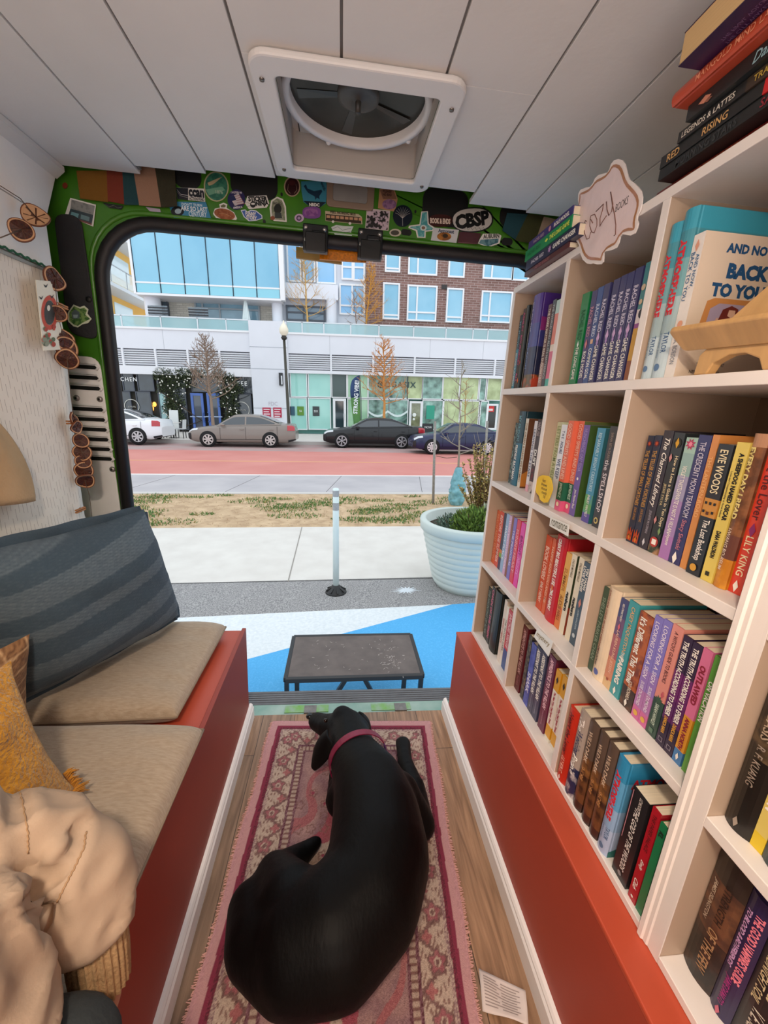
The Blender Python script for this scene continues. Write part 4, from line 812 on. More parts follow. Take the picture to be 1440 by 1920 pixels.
# navy pillow leaning on the wall, woven stripes and a flanged edge
def stripes_mat(dark, light, scale_, rot=0, rough=.9):
    m = bpy.data.materials.new('mat_weave'); m.use_nodes = True; nt = m.node_tree; N = nt.nodes; L = nt.links; b = N['Principled BSDF']
    a = N.new('ShaderNodeAttribute'); a.attribute_name = 'pattern'
    L.new(a.outputs['Color'], b.inputs['Base Color']); b.inputs['Roughness'].default_value = rough
    b.inputs['Sheen Weight'].default_value = .08; b.inputs['Specular IOR Level'].default_value = .2
    t = N.new('ShaderNodeTexCoord'); n = N.new('ShaderNodeTexNoise'); n.inputs['Scale'].default_value = 350; L.new(t.outputs['Object'], n.inputs['Vector'])
    bp = N.new('ShaderNodeBump'); bp.inputs['Strength'].default_value = .5; bp.inputs['Distance'].default_value = .003
    L.new(n.outputs['Fac'], bp.inputs['Height']); L.new(bp.outputs[0], b.inputs['Normal'])
    return m
def paint(o, fn):
    """stores fn(vertex) -> colour as the woven pattern of the mesh"""
    at = o.data.color_attributes.new('pattern', 'FLOAT_COLOR', 'POINT')
    buf = []
    for v in o.data.vertices: buf += fn(v.co)
    at.data.foreach_set('color', buf)
BR = Vector((-.545, 1.325, .492)); BL = Vector((-.765, .905, .492)); up = Vector((-.075, -.11, .41))
ux = (BL-BR).normalized(); w_ = (BL-BR).length+.02; uy = (up - ux*up.dot(ux)).normalized(); h_ = .405
uy = (uy*.99 + ux*.2).normalized()
npil = thing('throw_pillow', 'large navy blue woven pillow with striped texture and flanged edge', 'pillow', tuple((BR+BL)/2))
q = MB(); pillow(q, BR+uy*.01-ux*.01, ux, uy, w_, h_, .19, edge=1.3, nu=90, nv=110, wr=.006, seed=3.3, pw=.62)
po = q.build('cover', stripes_mat(0, 0, 0), npil)
_lo = _OFF[npil.name]
c1, c2_, c3 = lin('#3c4d5a'), lin('#3d4c57'), lin('#9aa8b0')
def navy(co):
    d = (Vector(co)+_lo-BR); v = d.dot(uy)/h_; u = d.dot(ux)/w_
    band = .5+.5*math.sin(v*2*PI*4.6+.6*math.sin(v*17)); s = .5+.5*math.sin(v*2*PI*70)
    f = rnd.random(); k = (.15+.85*(band > .55)*(.45+.55*f)*(s*.7+.3)) if band > .55 else .25*f*s
    tt = min(1, k); base = c1
    return [base[i]*(1-tt*.3)+c3[i]*tt*.3 for i in range(3)]+[1]
paint(po, navy)
fl = MB(); nn = ux.cross(uy).normalized()
def edge_strip(a, b_, out, wid, amp, ph):
    n = 40
    fl.grid(lambda u, v: a.lerp(b_, u) + out*(wid*v) + nn*(amp*math.sin(u*21+ph)*v) , n, 3)
A = BR+uy*h_; B = BL+uy*h_
edge_strip(A-uy*.012, B-uy*.012, uy, .034, .007, 0); edge_strip(BR+ux*.012, A+ux*.012, -ux, .026, .006, 2); edge_strip(BR+uy*.012, BL+uy*.012, -uy, .016, .003, 1)
fl.build('flange', mat('#3c4d5a', .9, bump=.3, bscale=200), npil, solid=.004)
# woven brown pillow and mustard pillow with a fringe, at the left edge
br_ = thing('throw_pillow', 'brown woven pillow with tan lines standing behind the mustard pillow', 'pillow', (-.72, .78, .5))
ux2 = Vector((-.36, -.93, .02)).normalized(); uy2 = Vector((.30, -.17, 1)).normalized()
q = MB(); o2 = Vector((-.735, .90, .485)); pillow(q, o2, ux2, uy2, .36, .25, .07, edge=1.2, nu=70, nv=70, seed=9.1)
bo = q.build('cover', stripes_mat(0, 0, 0), br_)
_l2 = Vector(br_.location)
d1, d2, d3 = lin('#6a4a33'), lin('#9c7450'), lin('#cda87c')
def brown(co):
    d = (Vector(co)+_l2-o2); u = d.dot(ux2)/.36; v = d.dot(uy2)/.25
    l_ = abs(((v*7) % 1)-.5) < .07 or abs(((u*7) % 1)-.5) < .05
    f = rnd.random(); 
    a, b_ = (d2, d3) if l_ else (d1, d2)
    return [a[i]*(1-f)+b_[i]*f for i in range(3)]+[1]
paint(bo, brown)
mu = thing('throw_pillow', 'mustard yellow plush pillow with fringed edge beside the beige jacket', 'pillow', (-.68, .62, .49))
ux3 = Vector((-.42, -.9, .02)).normalized(); uy3 = Vector((-.40, .16, 1)).normalized(); o3 = Vector((-.478, .66, .508))
MUST = mat('#c08a24', .95, c2='#a06c14', scale=60, bump=.8, bscale=160, sheen=.4)
q = MB(); pillow(q, o3, ux3, uy3, .33, .28, .085, edge=2.4, nu=40, nv=40, wr=.012, seed=4.4); q.build('cover', MUST, mu)
fr_ = MB(); r2 = random.Random(3)
def fringe(a, b_, out, n, ln):
    for i in range(n):
        t = (i+r2.random())/n; p = a.lerp(b_, t); d = (out + Vector((r2.uniform(-.5, .5), r2.uniform(-.5, .5), r2.uniform(-.3, .5)))*.8).normalized()
        L_ = ln*r2.uniform(.6, 1.2); m_ = p + d*L_*.5 + Vector((0, 0, r2.uniform(0, .006)))
        fr_.tube([p, m_, p+d*L_+Vector((0, 0, -.004))], [.0022, .0016, .0008], 4)
lowc = o3+Vector((.03, 0, .004))
fringe(o3+uy3*.045+ux3*.009, o3+ux3*.004, -ux3, 34, .02); fringe(o3+ux3*.012+uy3*.004, o3+ux3*.13+uy3*.012, (Vector((.75, .55, .12))).normalized(), 170, .030); fringe(o3+ux3*.12+uy3*.03, o3+ux3*.33, -uy3, 90, .02)
fr_.build('fringe', mat('#b97d22', .95, sheen=.3), mu)

# curtain over the lower wall, with printed rain strokes
cur = thing('curtain', 'off-white curtain with fine grey dashes covering the left wall', 'curtain', (-.83, .4, 1.55))
def cur_pt(u, v):
    y = -1.2 + (1.385-.03*v+.0*u+1.2)*u; z = 1.552 - v*.86
    x = -.826 + .006*math.sin(y*9+.5) + .01*NZ.noise(Vector((y*4, z*3, .2))) + .012*v*v*math.sin(y*6) + (.03*max(0, v-.82)/.18 if y > .9 else 0)
    return Vector((x, y, z))
def cloth_mat():
    m = bpy.data.materials.new('mat_curtain'); m.use_nodes = True; nt = m.node_tree; N = nt.nodes; L = nt.links; b = N['Principled BSDF']
    t = N.new('ShaderNodeTexCoord'); mp = N.new('ShaderNodeMapping'); mp.inputs['Rotation'].default_value = (0, PI/2, 0)
    L.new(t.outputs['Object'], mp.inputs[0])
    sp = N.new('ShaderNodeSeparateXYZ'); L.new(t.outputs['Object'], sp.inputs[0])
    def M(op, a, b_=None, c_=None):
        n = N.new('ShaderNodeMath'); n.operation = op
        for i, q in enumerate((a, b_, c_)):
            if q is None: continue
            if isinstance(q, (int, float)): n.inputs[i].default_value = q
            else: L.new(q, n.inputs[i])
        return n.outputs[0]
    wob = N.new('ShaderNodeTexNoise'); wob.inputs['Scale'].default_value = 9; L.new(t.outputs['Object'], wob.inputs['Vector'])
    y = M('ADD', sp.outputs['Y'], M('MULTIPLY', wob.outputs['Fac'], .014))
    col = M('FLOOR', M('DIVIDE', y, .0125)); fy = M('ABSOLUTE', M('SUBTRACT', M('FRACT', M('DIVIDE', y, .0125)), .5))
    rnd_ = N.new('ShaderNodeTexWhiteNoise'); rnd_.noise_dimensions = '1D'; L.new(col, rnd_.inputs['W'])
    zz = M('FRACT', M('ADD', M('DIVIDE', sp.outputs['Z'], .052), M('MULTIPLY', rnd_.outputs['Value'], 7)))
    line = M('MULTIPLY', M('LESS_THAN', fy, .045), M('LESS_THAN', zz, .62))
    mx = N.new('ShaderNodeMix'); mx.data_type = 'RGBA'; L.new(line, mx.inputs['Factor']); mx.inputs['A'].default_value = lin('#e3dacd'); mx.inputs['B'].default_value = lin('#a89b8d')
    L.new(mx.outputs['Result'], b.inputs['Base Color']); b.inputs['Roughness'].default_value = .9
    return m
q = MB(); q.grid(cur_pt, 120, 50); q.build('cloth', cloth_mat(), cur, solid=.0015)
MB().tube([(-.829, -1.2, 1.556), (-.829, 1.39, 1.556)], .005, 8).build('rod', mat('#b9b3a8', .5), cur)
# string of green beads along the top of the curtain
gb = MB(); n = 150
for i in range(n):
    y = .75 + .6*i/n; gb.ball((-.822, y, 1.565+.002*math.sin(i)), (.0028, .0022, .0032), 6, 4)
gb.tube([(-.822, .7, 1.565), (-.822, 1.36, 1.566)], .001, 5)
tag(gb.build('bead_string', mat('#0f5c3c', .3)), 'string of tiny green beads along the top of the curtain', 'bead string')
# canvas tote hanging at the left edge
tt = thing('tote_bag', 'tan canvas bag hanging against the curtain at the left edge', 'bag', (-.80, 1.0, .98))
q = MB()
def tote(u, v):
    y = .80 + .345*u*(1-.62*v**2.2) - .03*(1-v)**3*u; z = .955+.05*(1-u) + (.38-.08*u*u)*v
    x = -.795 + .028*math.sin(PI*u)*(1-v*.5) + .006*math.sin(u*9+v*5)
    return Vector((x, y, z))
q.grid(tote, 30, 24); q.build('canvas', mat('#c3a27a', .9, c2='#b08e64', scale=6, bump=.2, bscale=120), tt, solid=.012)
q = MB(); q.tube([(-.79, .86, 1.32), (-.80, .90, 1.46), (-.815, .95, 1.545), (-.80, 1.0, 1.44), (-.79, 1.04, 1.30)], .007, 8, squash=.35); q.build('handle', mat('#b8966c', .9), tt)

# dried orange garland on a thread, clothes pegs, pumpkin card
RIND = mat('#6e3a1e', .6, var=.25, scale=60); PITH = mat('#c79a72', .7); FLESH = mat('#2c120c', .45, c2='#5a2412', scale=120, bump=.4, bscale=200)
def slice_(c, r, nrm, roll, label, pale=False, fold=.13):
    t = thing('dried_orange_slice', label, 'dried fruit', c, group='dried orange slices on the garland')
    z = Vector(nrm).normalized(); x = z.orthogonal().normalized(); x = Matrix.Rotation(roll, 3, z) @ x; y = z.cross(x); c = Vector(c)
    N_ = 28
    def P(a, rr, off): 
        px, py = rr*math.cos(a), rr*math.sin(a)
        return c + x*px*(1+.08*math.sin(2*a+roll)) + y*py + z*(off + fold*px*px/r*2.2*(1 if roll > 1 else -1) + .0015*math.sin(3*a))
    q = MB(); q.ring([P(2*PI*i/N_, r, -.002) for i in range(N_)], [P(2*PI*i/N_, r*.93, -.002) for i in range(N_)], z*.004, 0)
    q.build('rind', RIND, t)
    q = MB(); q.ring([P(2*PI*i/N_, r*.93, -.0022) for i in range(N_)], [P(2*PI*i/N_, r*.82, -.0022) for i in range(N_)], z*.0044, 0)
    for k in range(0): pass
    q.build('pith', PITH, t)
    q = MB(); fm = PITH if pale else FLESH
    for k in range(8):
        a0 = 2*PI*k/8+.08; a1 = 2*PI*(k+1)/8-.06
        pts = [P((a0+a1)/2, r*.1, -.0015)] + [P(a0+(a1-a0)*i/5, r*.84, -.0015) for i in range(6)]
        q.prism(pts, z*.003)
    q.build('flesh', fm, t)
    q = MB()
    ring_ = [P(2*PI*i/N_, r*.85, 0) for i in range(N_)]
    q.add([c]+ring_, [(0, i+1, (i+1) % N_+1) for i in range(N_)]); q.build('membrane', mat('#54301c', .6), t, solid=.0008)
    return t
gl = [(40, 430, .027, (.5, -.8, .2), .4), (68, 408, .031, (.35, -.8, .5), 1.6), (103, 522, .030, (.9, -.35, .1), .3), (108, 588, .022, (.5, -.8, -.1), 2.1), (118, 635, .030, (.8, -.55, .15), .9), (123, 650, .029, (.75, -.6, -.15), 1.9), (126, 674, .030, (.45, -.8, -.45), .2), (139, 785, .019, (1, .1, .05), .5), (143, 800, .02, (.9, -.2, -.2), 1.2), (151, 826, .022, (.7, -.7, .1), 1.7), (154, 848, .026, (.4, -.9, .25), .7), (156, 866, .022, (.5, -.8, .3), 2.2), (157, 882, .027, (.5, -.85, -.1), .1), (159, 900, .026, (.6, -.7, -.5), 1.1)]
names_ = ['dried orange slice hanging lower left of the pair on the upper panel', 'pale brown dried slice upper right of the pair on the upper panel', 'dried orange slice at the curtain corner above the pumpkin card', 'small dried orange slice just left of the house sticker', 'dried orange slice upper one of the cluster below the pumpkin card', 'dried orange slice middle of the cluster below the pumpkin card', 'dried orange slice lowest of the cluster below the pumpkin card',
  'thin edge-on dried slice topmost of the lower garland cluster', 'twisted dried slice under the topmost of the lower cluster', 'dried orange slice third from the top of the lower cluster', 'dried orange slice fourth from the top of the lower cluster', 'small dried slice fifth from the top of the lower cluster', 'dried orange slice with three pale wedges near the bottom of the lower cluster', 'folded dried slice lowest of the lower garland cluster']
xg = -.795
pos = []
for (px, py, r, nr, rl), nm in zip(gl, names_):
    p = onx(px, py, xg); pos.append(p); slice_(tuple(p), r, nr, rl, nm, pale=(px == 68))
gt = MB(); 
gt.tube([onx(0, 348, xg), onx(38, 372, xg), pos[1]], .0011, 5)
gt.tube([pos[2], pos[3], pos[5], pos[6], onx(133, 745, xg), pos[7], pos[9], pos[11], pos[13], onx(168, 930, xg), onx(174, 985, xg)], .0009, 5)
gt.tube([onx(0, 446, xg), pos[0]], .0013, 5)
tag(gt.build('garland_thread', mat('#5a4a3c', .7)), 'thin dark thread holding the dried orange slices', 'thread')
def peg(px, py, ang, label):
    c = onx(px, py, xg-.004); t = thing('clothes_peg', label, 'clothes peg', tuple(c), 'wooden clothes pegs on the curtain edge')
    d = Vector((.25, .9, ang)).normalized()
    for s in (-1, 1):
        q = MB(); q.bar(c-d*.017+Vector((0, 0, s*.0035)), c+d*.017+Vector((0, 0, s*.0028)), .008, .0045); q.build('jaw', mat('#a8703f', .6, var=.2, scale=40, stretch=(1, 1, 8)), t, bevel=.001)
    q = MB(); q.tube([c+Vector((.0045*math.cos(a), 0, .0075*math.sin(a))) for a in [i*PI/5 for i in range(11)]], .0008, 5); q.build('spring', mat('#8a8580', .3, metal=.8), t)
peg(116, 574, -.15, 'wooden clothes peg beside the pumpkin card')
peg(135, 792, -.03, 'wooden clothes peg at the head of the lower garland cluster')
peg(151, 956, .12, 'wooden clothes peg low on the curtain edge above the navy pillow')
cd = thing('greeting_card', 'cream card with a red pumpkin arch and bats pegged to the curtain', 'card', tuple(onx(90, 600, -.80)))
def oc(u, v, x=-.80): return onx(u/4, 280+v/4, x)
cp = [oc(268, 980), oc(400, 990), oc(505, 1500), oc(325, 1510)]
MB().prism(cp[::-1], (-.0012, 0, 0)).build('card_stock', mat('#e6dfcb', .6), cd)
q = MB()
arc = []
for i in range(15):
    a = PI*1.12 - (PI*1.22)*i/14; arc.append((a, i))
cx0, cy0 = 372, 1225
def el(a, rx, ry, x): return oc(cx0+rx*math.cos(a)+ (0), cy0-ry*math.sin(a), x)
q.ring([el(2*PI*i/24, 62, 130, -.7995) for i in range(24)], [el(2*PI*i/24, 42, 95, -.7995) for i in range(24)], (.0004, 0, 0), 0)
for (a, b_) in ((345, 1020), (390, 1100), (310, 1110)):
    q.add([oc(a-18, b_-10, -.799), oc(a, b_+4, -.799), oc(a+16, b_-14, -.799), oc(a+4, b_+16, -.799), oc(a-6, b_+14, -.799)], [(0, 1, 4), (1, 2, 3), (1, 3, 4)], 1)
q.add([el(2*PI*i/20, 40, 92, -.7992) for i in range(20)], [tuple(range(20))], 2)
q.add([oc(365+12*math.cos(2*PI*i/14), 1190-22*math.sin(2*PI*i/14), -.7985) for i in range(14)], [tuple(range(14))], 3)
for i in range(26):
    rr = random.Random(i); a, b_ = 350+rr.uniform(-35, 60), 1400+rr.uniform(-70, 70); s_ = rr.uniform(8, 17)
    q.add([oc(a+s_*math.cos(2*PI*k/9), b_-s_*1.2*math.sin(2*PI*k/9), -.7985+i*.00003) for k in range(9)], [tuple(range(9))], [4, 5, 0, 6][i % 4])
q.build('print', [mat('#c2452c', .6), mat('#2a2a2c', .6), mat('#3c3a36', .6), mat('#e6dfcb', .6), mat('#5c6a4a', .6), mat('#8a8f78', .6), mat('#a83a24', .6)], cd)

# fabric swatches and stickers on the green header
YH = 1.4972
def pen(px, col, label, grp, y):
    p = [ony(*q, y) for q in px]
    o = MB().prism(p, (0, .0015, 0)).build('felt_pennant', mat(col, .9, bump=.2, bscale=200))
    return tag(o, label, 'pennant', grp)
gp = 'felt pennants at the left of the header'
pen([(143, 320), (201, 320), (203, 379), (150, 372)], '#7c5414', 'ochre felt pennant at the far left of the header', gp, 1.489)
pen([(200, 320), (230, 320), (233, 383), (202, 377)], '#78301f', 'brick red felt pennant between the ochre and teal ones', gp, 1.4875)
pen([(229, 318), (252, 318), (261, 384), (233, 384)], '#1b4247', 'dark teal felt pennant left of the tan one', gp, 1.486)
pen([(248, 308), (292, 311), (303, 388), (261, 385)], '#9a7660', 'tan felt pennant in the left group', gp, 1.484)
pen([(290, 312), (327, 314), (332, 387), (302, 389)], '#33301f', 'dark olive felt pennant, rightmost of the left group', gp, 1.4825)
gp = 'felt pennants at the right of the header'
pen([(951, 399), (992, 402), (967, 450), (942, 432)], '#1c4650', 'dark teal felt pennant beside the blue and white shield-shaped sticker', gp, 1.488)
pen([(990, 401), (1022, 404), (1000, 458), (966, 450)], '#3d4120', 'olive felt pennant in the right group', gp, 1.4865)
pen([(1020, 406), (1046, 412), (1030, 440), (1002, 459)], '#a89684', 'tan felt pennant behind the far stack of books', gp, 1.485)
def H(px, py, y=YH): return ony(px, py, y)
def blob(cx, cy, rx, ry, n=26, rot=0, p=2):
    o = []
    for i in range(n):
        a = 2*PI*i/n; c, s = math.cos(a), math.sin(a)
        x = rx*math.copysign(abs(c)**(2/p), c); y = ry*math.copysign(abs(s)**(2/p), s)
        o.append((cx+x*math.cos(rot)-y*math.sin(rot), cy+x*math.sin(rot)+y*math.cos(rot)))
    return o
_nst = [0]
def sticker(outline, edge, label, layers=(), name='sticker', plane=None, cat='sticker', grp='stickers on the green header'):
    _nst[0] += 1
    y0 = (plane or YH) - .0006*(_nst[0] % 3)
    c = H(sum(p[0] for p in outline)/len(outline), sum(p[1] for p in outline)/len(outline), y0)
    pts = [H(*p, y0) for p in outline]
    q = MB(); mats = [mat(edge, .35, coat=.3)]
    q.prism(pts, (0, -.0006, 0)); d = .0009
    for l in layers:
        d += .00025
        if l[0] == 'p':
            m = mat(l[2], .4, c2=l[3], scale=90, sharp=(.45, .55)) if len(l) > 3 else mat(l[2], .4)
            if m not in mats: mats.append(m)
            q.add([H(*p, y0-d) for p in l[1]], [tuple(range(len(l[1])))], mats.index(m))
        elif l[0] == 't':
            _, body, cx, cy, ln, hh, col = l[:7]; ang = l[7] if len(l) > 7 else .06
            m = mat(col, .4)
            if m not in mats: mats.append(m)
            k = abs(H(cx+ln/2, cy, y0).x-H(cx-ln/2, cy, y0).x)/ln
            q.text(body, H(cx, cy, y0-d), H(cx+10*math.cos(ang), cy+10*math.sin(ang), y0)-H(cx, cy, y0), Vector((-(H(cx+10*math.cos(ang), cy+10*math.sin(ang), y0)-H(cx, cy, y0)).z, 0, (H(cx+10, cy, y0)-H(cx, cy, y0)).x)), ln*k, hh*k, mats.index(m), l[8] if len(l) > 8 else .03)
        elif l[0] == 'l':
            m = mat(l[3], .4)
            if m not in mats: mats.append(m)
            q.tube([H(*p, y0-d) for p in l[1]], l[2], 4, mats.index(m), squash=.3)
    o = q.build(name, mats)
    return tag(o, label, cat, grp)
W_ = '#e9e6e0'
# px of the crop (300,290) at 3.6x and (660,290) at 3.6x
c1 = lambda pts: [(300+u/3.6, 290+v/3.6) for u, v in pts]
c2 = lambda pts: [(660+u/3.6, 290+v/3.6) for u, v in pts]
sticker([(132, 371), (180, 384), (175, 425), (170, 423), (122, 403)], W_, 'shopfront-shaped sticker with grey roof on the green corner', [('p', [(134, 374), (178, 386), (175, 403), (132, 392)], '#8d8f8c', '#767a78'), ('p', [(132, 391), (175, 403), (172, 420), (128, 404)], '#3c4a50'), ('p', [(134, 397), (148, 401), (146, 409), (132, 405)], '#6d9aa0'), ('p', [(152, 402), (168, 407), (167, 415), (151, 410)], '#6d8c90'), ('p', [(126, 404), (172, 419), (172, 422), (126, 407)], '#7a4a44')])
sticker([(192, 380), (232, 386), (228, 393), (205, 390)], '#20221f', 'dark looped script sticker under the ochre pennant', [('l', [(197, 383), (205, 388), (213, 385), (221, 390), (229, 388)], .0012, '#8d928a')])
sticker([(273, 388), (300, 392), (302, 399), (281, 396)], '#b9aec0', 'small pale lilac rectangular sticker below the tan pennant', [])
sticker(c1([(110, 222), (298, 230), (306, 318), (118, 300)]), W_, 'white and navy rectangular sticker with black letters below the dark header opening', [('p', c1([(110, 222), (190, 226), (190, 308), (118, 300)]), '#20242e'), ('l', c1([(112, 232), (140, 268), (188, 276)]), .0022, '#c9c9cc'), ('l', c1([(112, 246), (136, 276), (186, 290)]), .0012, '#c9c9cc'), ('t', 'ccan', 300+245/3.6, 290+262/3.6, 29, 13, '#20242e', .09, .05), ('t', 'ACTION FUND', 300+248/3.6, 290+300/3.6, 28, 5, '#20242e', .09, .03)])
sticker(c1([(60, 345), (120, 318), (310, 320), (345, 430), (95, 425)]), '#3a86ae', 'sky blue rectangular sticker with a dark round emblem', [('p', c1(blob(118, 382, 44, 34)), '#1a1f24'), ('p', c1(blob(122, 382, 22, 18)), '#9fb6c0'), ('t', "DON'T TURN", 300+215/3.6, 290+338/3.6, 44, 5, '#cfe4ee', .06), ('t', 'ARE SO LAST', 300+230/3.6, 290+366/3.6, 50, 8, '#e6f0f4', .06), ('t', 'CENTURY', 300+255/3.6, 290+402/3.6, 34, 9, '#cfe4ee', .06)])
sticker(c1(blob(380, 215, 84, 103, rot=-.12)), '#b9b48c', 'large oval sticker with green hills and cream edge', [('p', c1(blob(380, 215, 76, 94, rot=-.12)), '#2c6a58', '#3f8068'), ('p', c1([(320, 190), (390, 160), (420, 150), (360, 200), (330, 210)]), '#b9a884'), ('p', c1([(310, 235), (420, 215), (440, 240), (330, 275)]), '#6fa58a'), ('t', '1876', 300+400/3.6, 290+252/3.6, 16, 6, '#a9c0a8', .1)])
sticker(c1(blob(516, 304, 60, 68)), '#2c2a5a', 'round navy voter sticker with a striped flag', [('p', c1([(470, 285), (530, 262), (568, 330), (505, 345)]), '#c9c0c4'), ('p', c1([(470, 285), (500, 274), (515, 305), (484, 314)]), '#26305c')] + [('l', c1([(506+i*4, 283+14*i), (545+i*7, 272+14*i)]), .0011, '#a8323a') for i in range(5)] + [('t', 'I VOTED IN', 300+515/3.6, 290+256/3.6, 20, 3.5, '#e6e0e8', .02), ('t', 'AMERICA', 300+525/3.6, 290+356/3.6, 18, 3.5, '#e6e0e8', -.1)])
sticker(c1([(590, 280), (720, 276), (738, 330), (720, 358), (600, 368), (574, 330)]), W_, 'white sticker with black letters and a masked face', [('t', 'STICKER', 300+660/3.6, 290+298/3.6, 36, 9, '#121214', .0, .06), ('t', 'NINJA', 300+690/3.6, 290+332/3.6, 24, 10, '#121214', -.08, .06), ('p', c1(blob(628, 336, 20, 22)), '#121214'), ('p', c1(blob(628, 332, 14, 7)), W_), ('l', c1([(580, 320), (606, 330)]), .001, '#121214'), ('l', c1([(586, 352), (608, 344)]), .001, '#121214')])
sticker(c1([(400, 335), (430, 325), (455, 335), (450, 360), (500, 390), (520, 430), (510, 450), (440, 448), (380, 430), (358, 400), (370, 365), (405, 358)]), W_, 'brown baked sweet potato sticker with a leaf', [('p', c1(blob(436, 402, 72, 36, rot=.25)), '#8a4a26', '#a0603a'), ('l', c1([(400, 396), (440, 400), (480, 418)]), .002, '#d0a070'), ('p', c1([(408, 345), (430, 334), (446, 345), (436, 356), (414, 356)]), '#6a6a4a')])
sticker(c1([(545, 375), (575, 370), (590, 385), (615, 372), (650, 378), (690, 410), (692, 432), (650, 446), (600, 450), (565, 420)]), '#dfe4ee', 'blue heart-shaped sticker with white letters', [('p', c1([(552, 380), (575, 376), (590, 391), (616, 378), (648, 384), (684, 412), (685, 428), (648, 440), (604, 444), (572, 418)]), '#3f62ae'), ('t', 'FUNNY', 300+612/3.6, 290+400/3.6, 20, 7, W_, .12, .05), ('t', 'STORY', 300+618/3.6, 290+426/3.6, 20, 7, W_, .12, .05)])
sticker(c1([(740, 360), (750, 310), (790, 284), (830, 300), (850, 350), (856, 455), (770, 448), (748, 430)]), W_, 'arched white sticker with a dark figure among plants', [('p', c1([(752, 358), (760, 315), (790, 294), (822, 308), (840, 352), (846, 445), (774, 438), (756, 424)]), '#9fa08c', '#7c8468'), ('p', c1(blob(795, 366, 26, 34)), '#20221c'), ('p', c1([(775, 390), (818, 392), (825, 430), (775, 428)]), '#343c3a'), ('p', c1(blob(760, 428, 16, 14)), '#8a4a2c'), ('t', 'PLANT MAGIC', 300+792/3.6, 290+330/3.6, 18, 4, '#2c2c24', .1)])
sticker(c1(blob(892, 216, 55, 68)), '#b9a286', 'oval maroon sticker with a pale bear-like shape', [('p', c1(blob(892, 216, 47, 60)), '#341418'), ('l', c1([(866, 200), (862, 240), (880, 262)]), .0018, '#b9a286'), ('l', c1([(918, 200), (924, 240), (906, 262)]), .0018, '#b9a286'), ('p', c1(blob(892, 190, 22, 18)), '#4a1e20')])
sticker(c1([(952, 180), (1120, 178), (1130, 240), (1118, 330), (1080, 356), (1010, 350), (968, 318), (956, 250)]), '#3f88a0', 'teal whale sticker with a dark lettered foot', [('p', c1([(970, 212), (985, 200), (995, 228), (1040, 246), (1090, 236), (1095, 250), (1075, 280), (1078, 302), (1060, 290), (1048, 306), (1044, 282), (1000, 258), (984, 236)]), '#17324a'), ('p', c1([(968, 312), (1122, 320), (1080, 356), (1010, 350)]), '#12202e'), ('t', 'NRDC', 300+1042/3.6, 290+338/3.6, 20, 5.5, W_, .05, .05), ('t', 'WHALES', 300+1100/3.6, 290+212/3.6, 14, 5, '#12202e', 1.1)])
sticker(c1(blob(1024, 392, 62, 40, p=3)), '#7d4a92', 'violet smudged sticker left of the bus sticker', [('p', c1(blob(1020, 390, 46, 26, p=3)), '#98609c', '#7a4488')])
sticker(c1(blob(940, 428, 32, 28)), '#cdb2ce', 'small lilac splat sticker with a dark ring', [('p', c1(blob(938, 428, 18, 18)), '#4c2a58'), ('p', c1(blob(938, 428, 10, 10)), '#b59abc')])
sticker(c1([(1115, 380), (1340, 402), (1362, 420), (1366, 470), (1118, 448)]), '#c9b99c', 'tan vintage bus sticker with a row of windows', [('p', c1([(1118, 400), (1352, 422), (1360, 466), (1120, 444)]), '#3a2c1c')] + [('p', c1([(1124+31*i, 408+2.6*i), (1148+31*i, 410+2.6*i), (1148+31*i, 428+2.6*i), (1124+31*i, 426+2.6*i)]), '#c99a76') for i in range(8)] + [('t', 'FEEL NORDIC BUS', 300+1235/3.6, 290+394/3.6, 58, 4.5, '#3a2c1c', .1), ('p', c1(blob(1168, 452, 9, 9)), W_), ('p', c1(blob(1282, 464, 9, 9)), W_)])
sticker(c1([(1155, 490), (1190, 475), (1240, 482), (1306, 484), (1290, 520), (1296, 548), (1180, 540)]), '#cfd6d4', 'white line drawing sticker of a boat above the latches', [('l', c1([(1165, 500), (1200, 486), (1230, 510), (1290, 498)]), .0012, '#3c5a5c'), ('l', c1([(1175, 520), (1230, 528), (1285, 520)]), .0012, '#3c5a5c')])
sticker(c2([(100, 362), (258, 378), (246, 514), (88, 500)]), '#cfc4bc', 'square black and pale leopard print sticker', [('p', c2([(106, 370), (252, 384), (240, 508), (94, 494)]), '#1c1a18', '#cdb8c4')])
sticker(c2([(185, 232), (240, 224), (285, 234), (308, 300), (300, 340), (290, 385), (175, 362), (180, 300)]), '#b98c68', 'tan and lilac crystal-shaped sticker', [('p', c2([(188, 238), (240, 230), (280, 240), (302, 300), (210, 300)]), '#8a6450'), ('p', c2(blob(252, 335, 48, 34)), '#9c7498', '#7c5a80'), ('t', 'PLEASE', 660+238/3.6, 290+248/3.6, 17, 4, '#3a241c', .06), ('t', 'NO BAD', 660+238/3.6, 290+270/3.6, 17, 4, '#3a241c', .06)])
sticker(c2(blob(342, 414, 66, 74)), '#101a2a', 'round black sticker with a white tree', [('l', c2([(342, 480), (340, 420)]), .002, '#d8d6d0')] + [('l', c2([(341, 430), (342+50*math.cos(a)*.6, 405-40*math.sin(a)*.7), (342+50*math.cos(a), 400-46*math.sin(a))]), .001, '#d8d6d0') for a in [.1, .45, .8, 1.15, 1.5, 1.85, 2.2, 2.6, 3.0]])
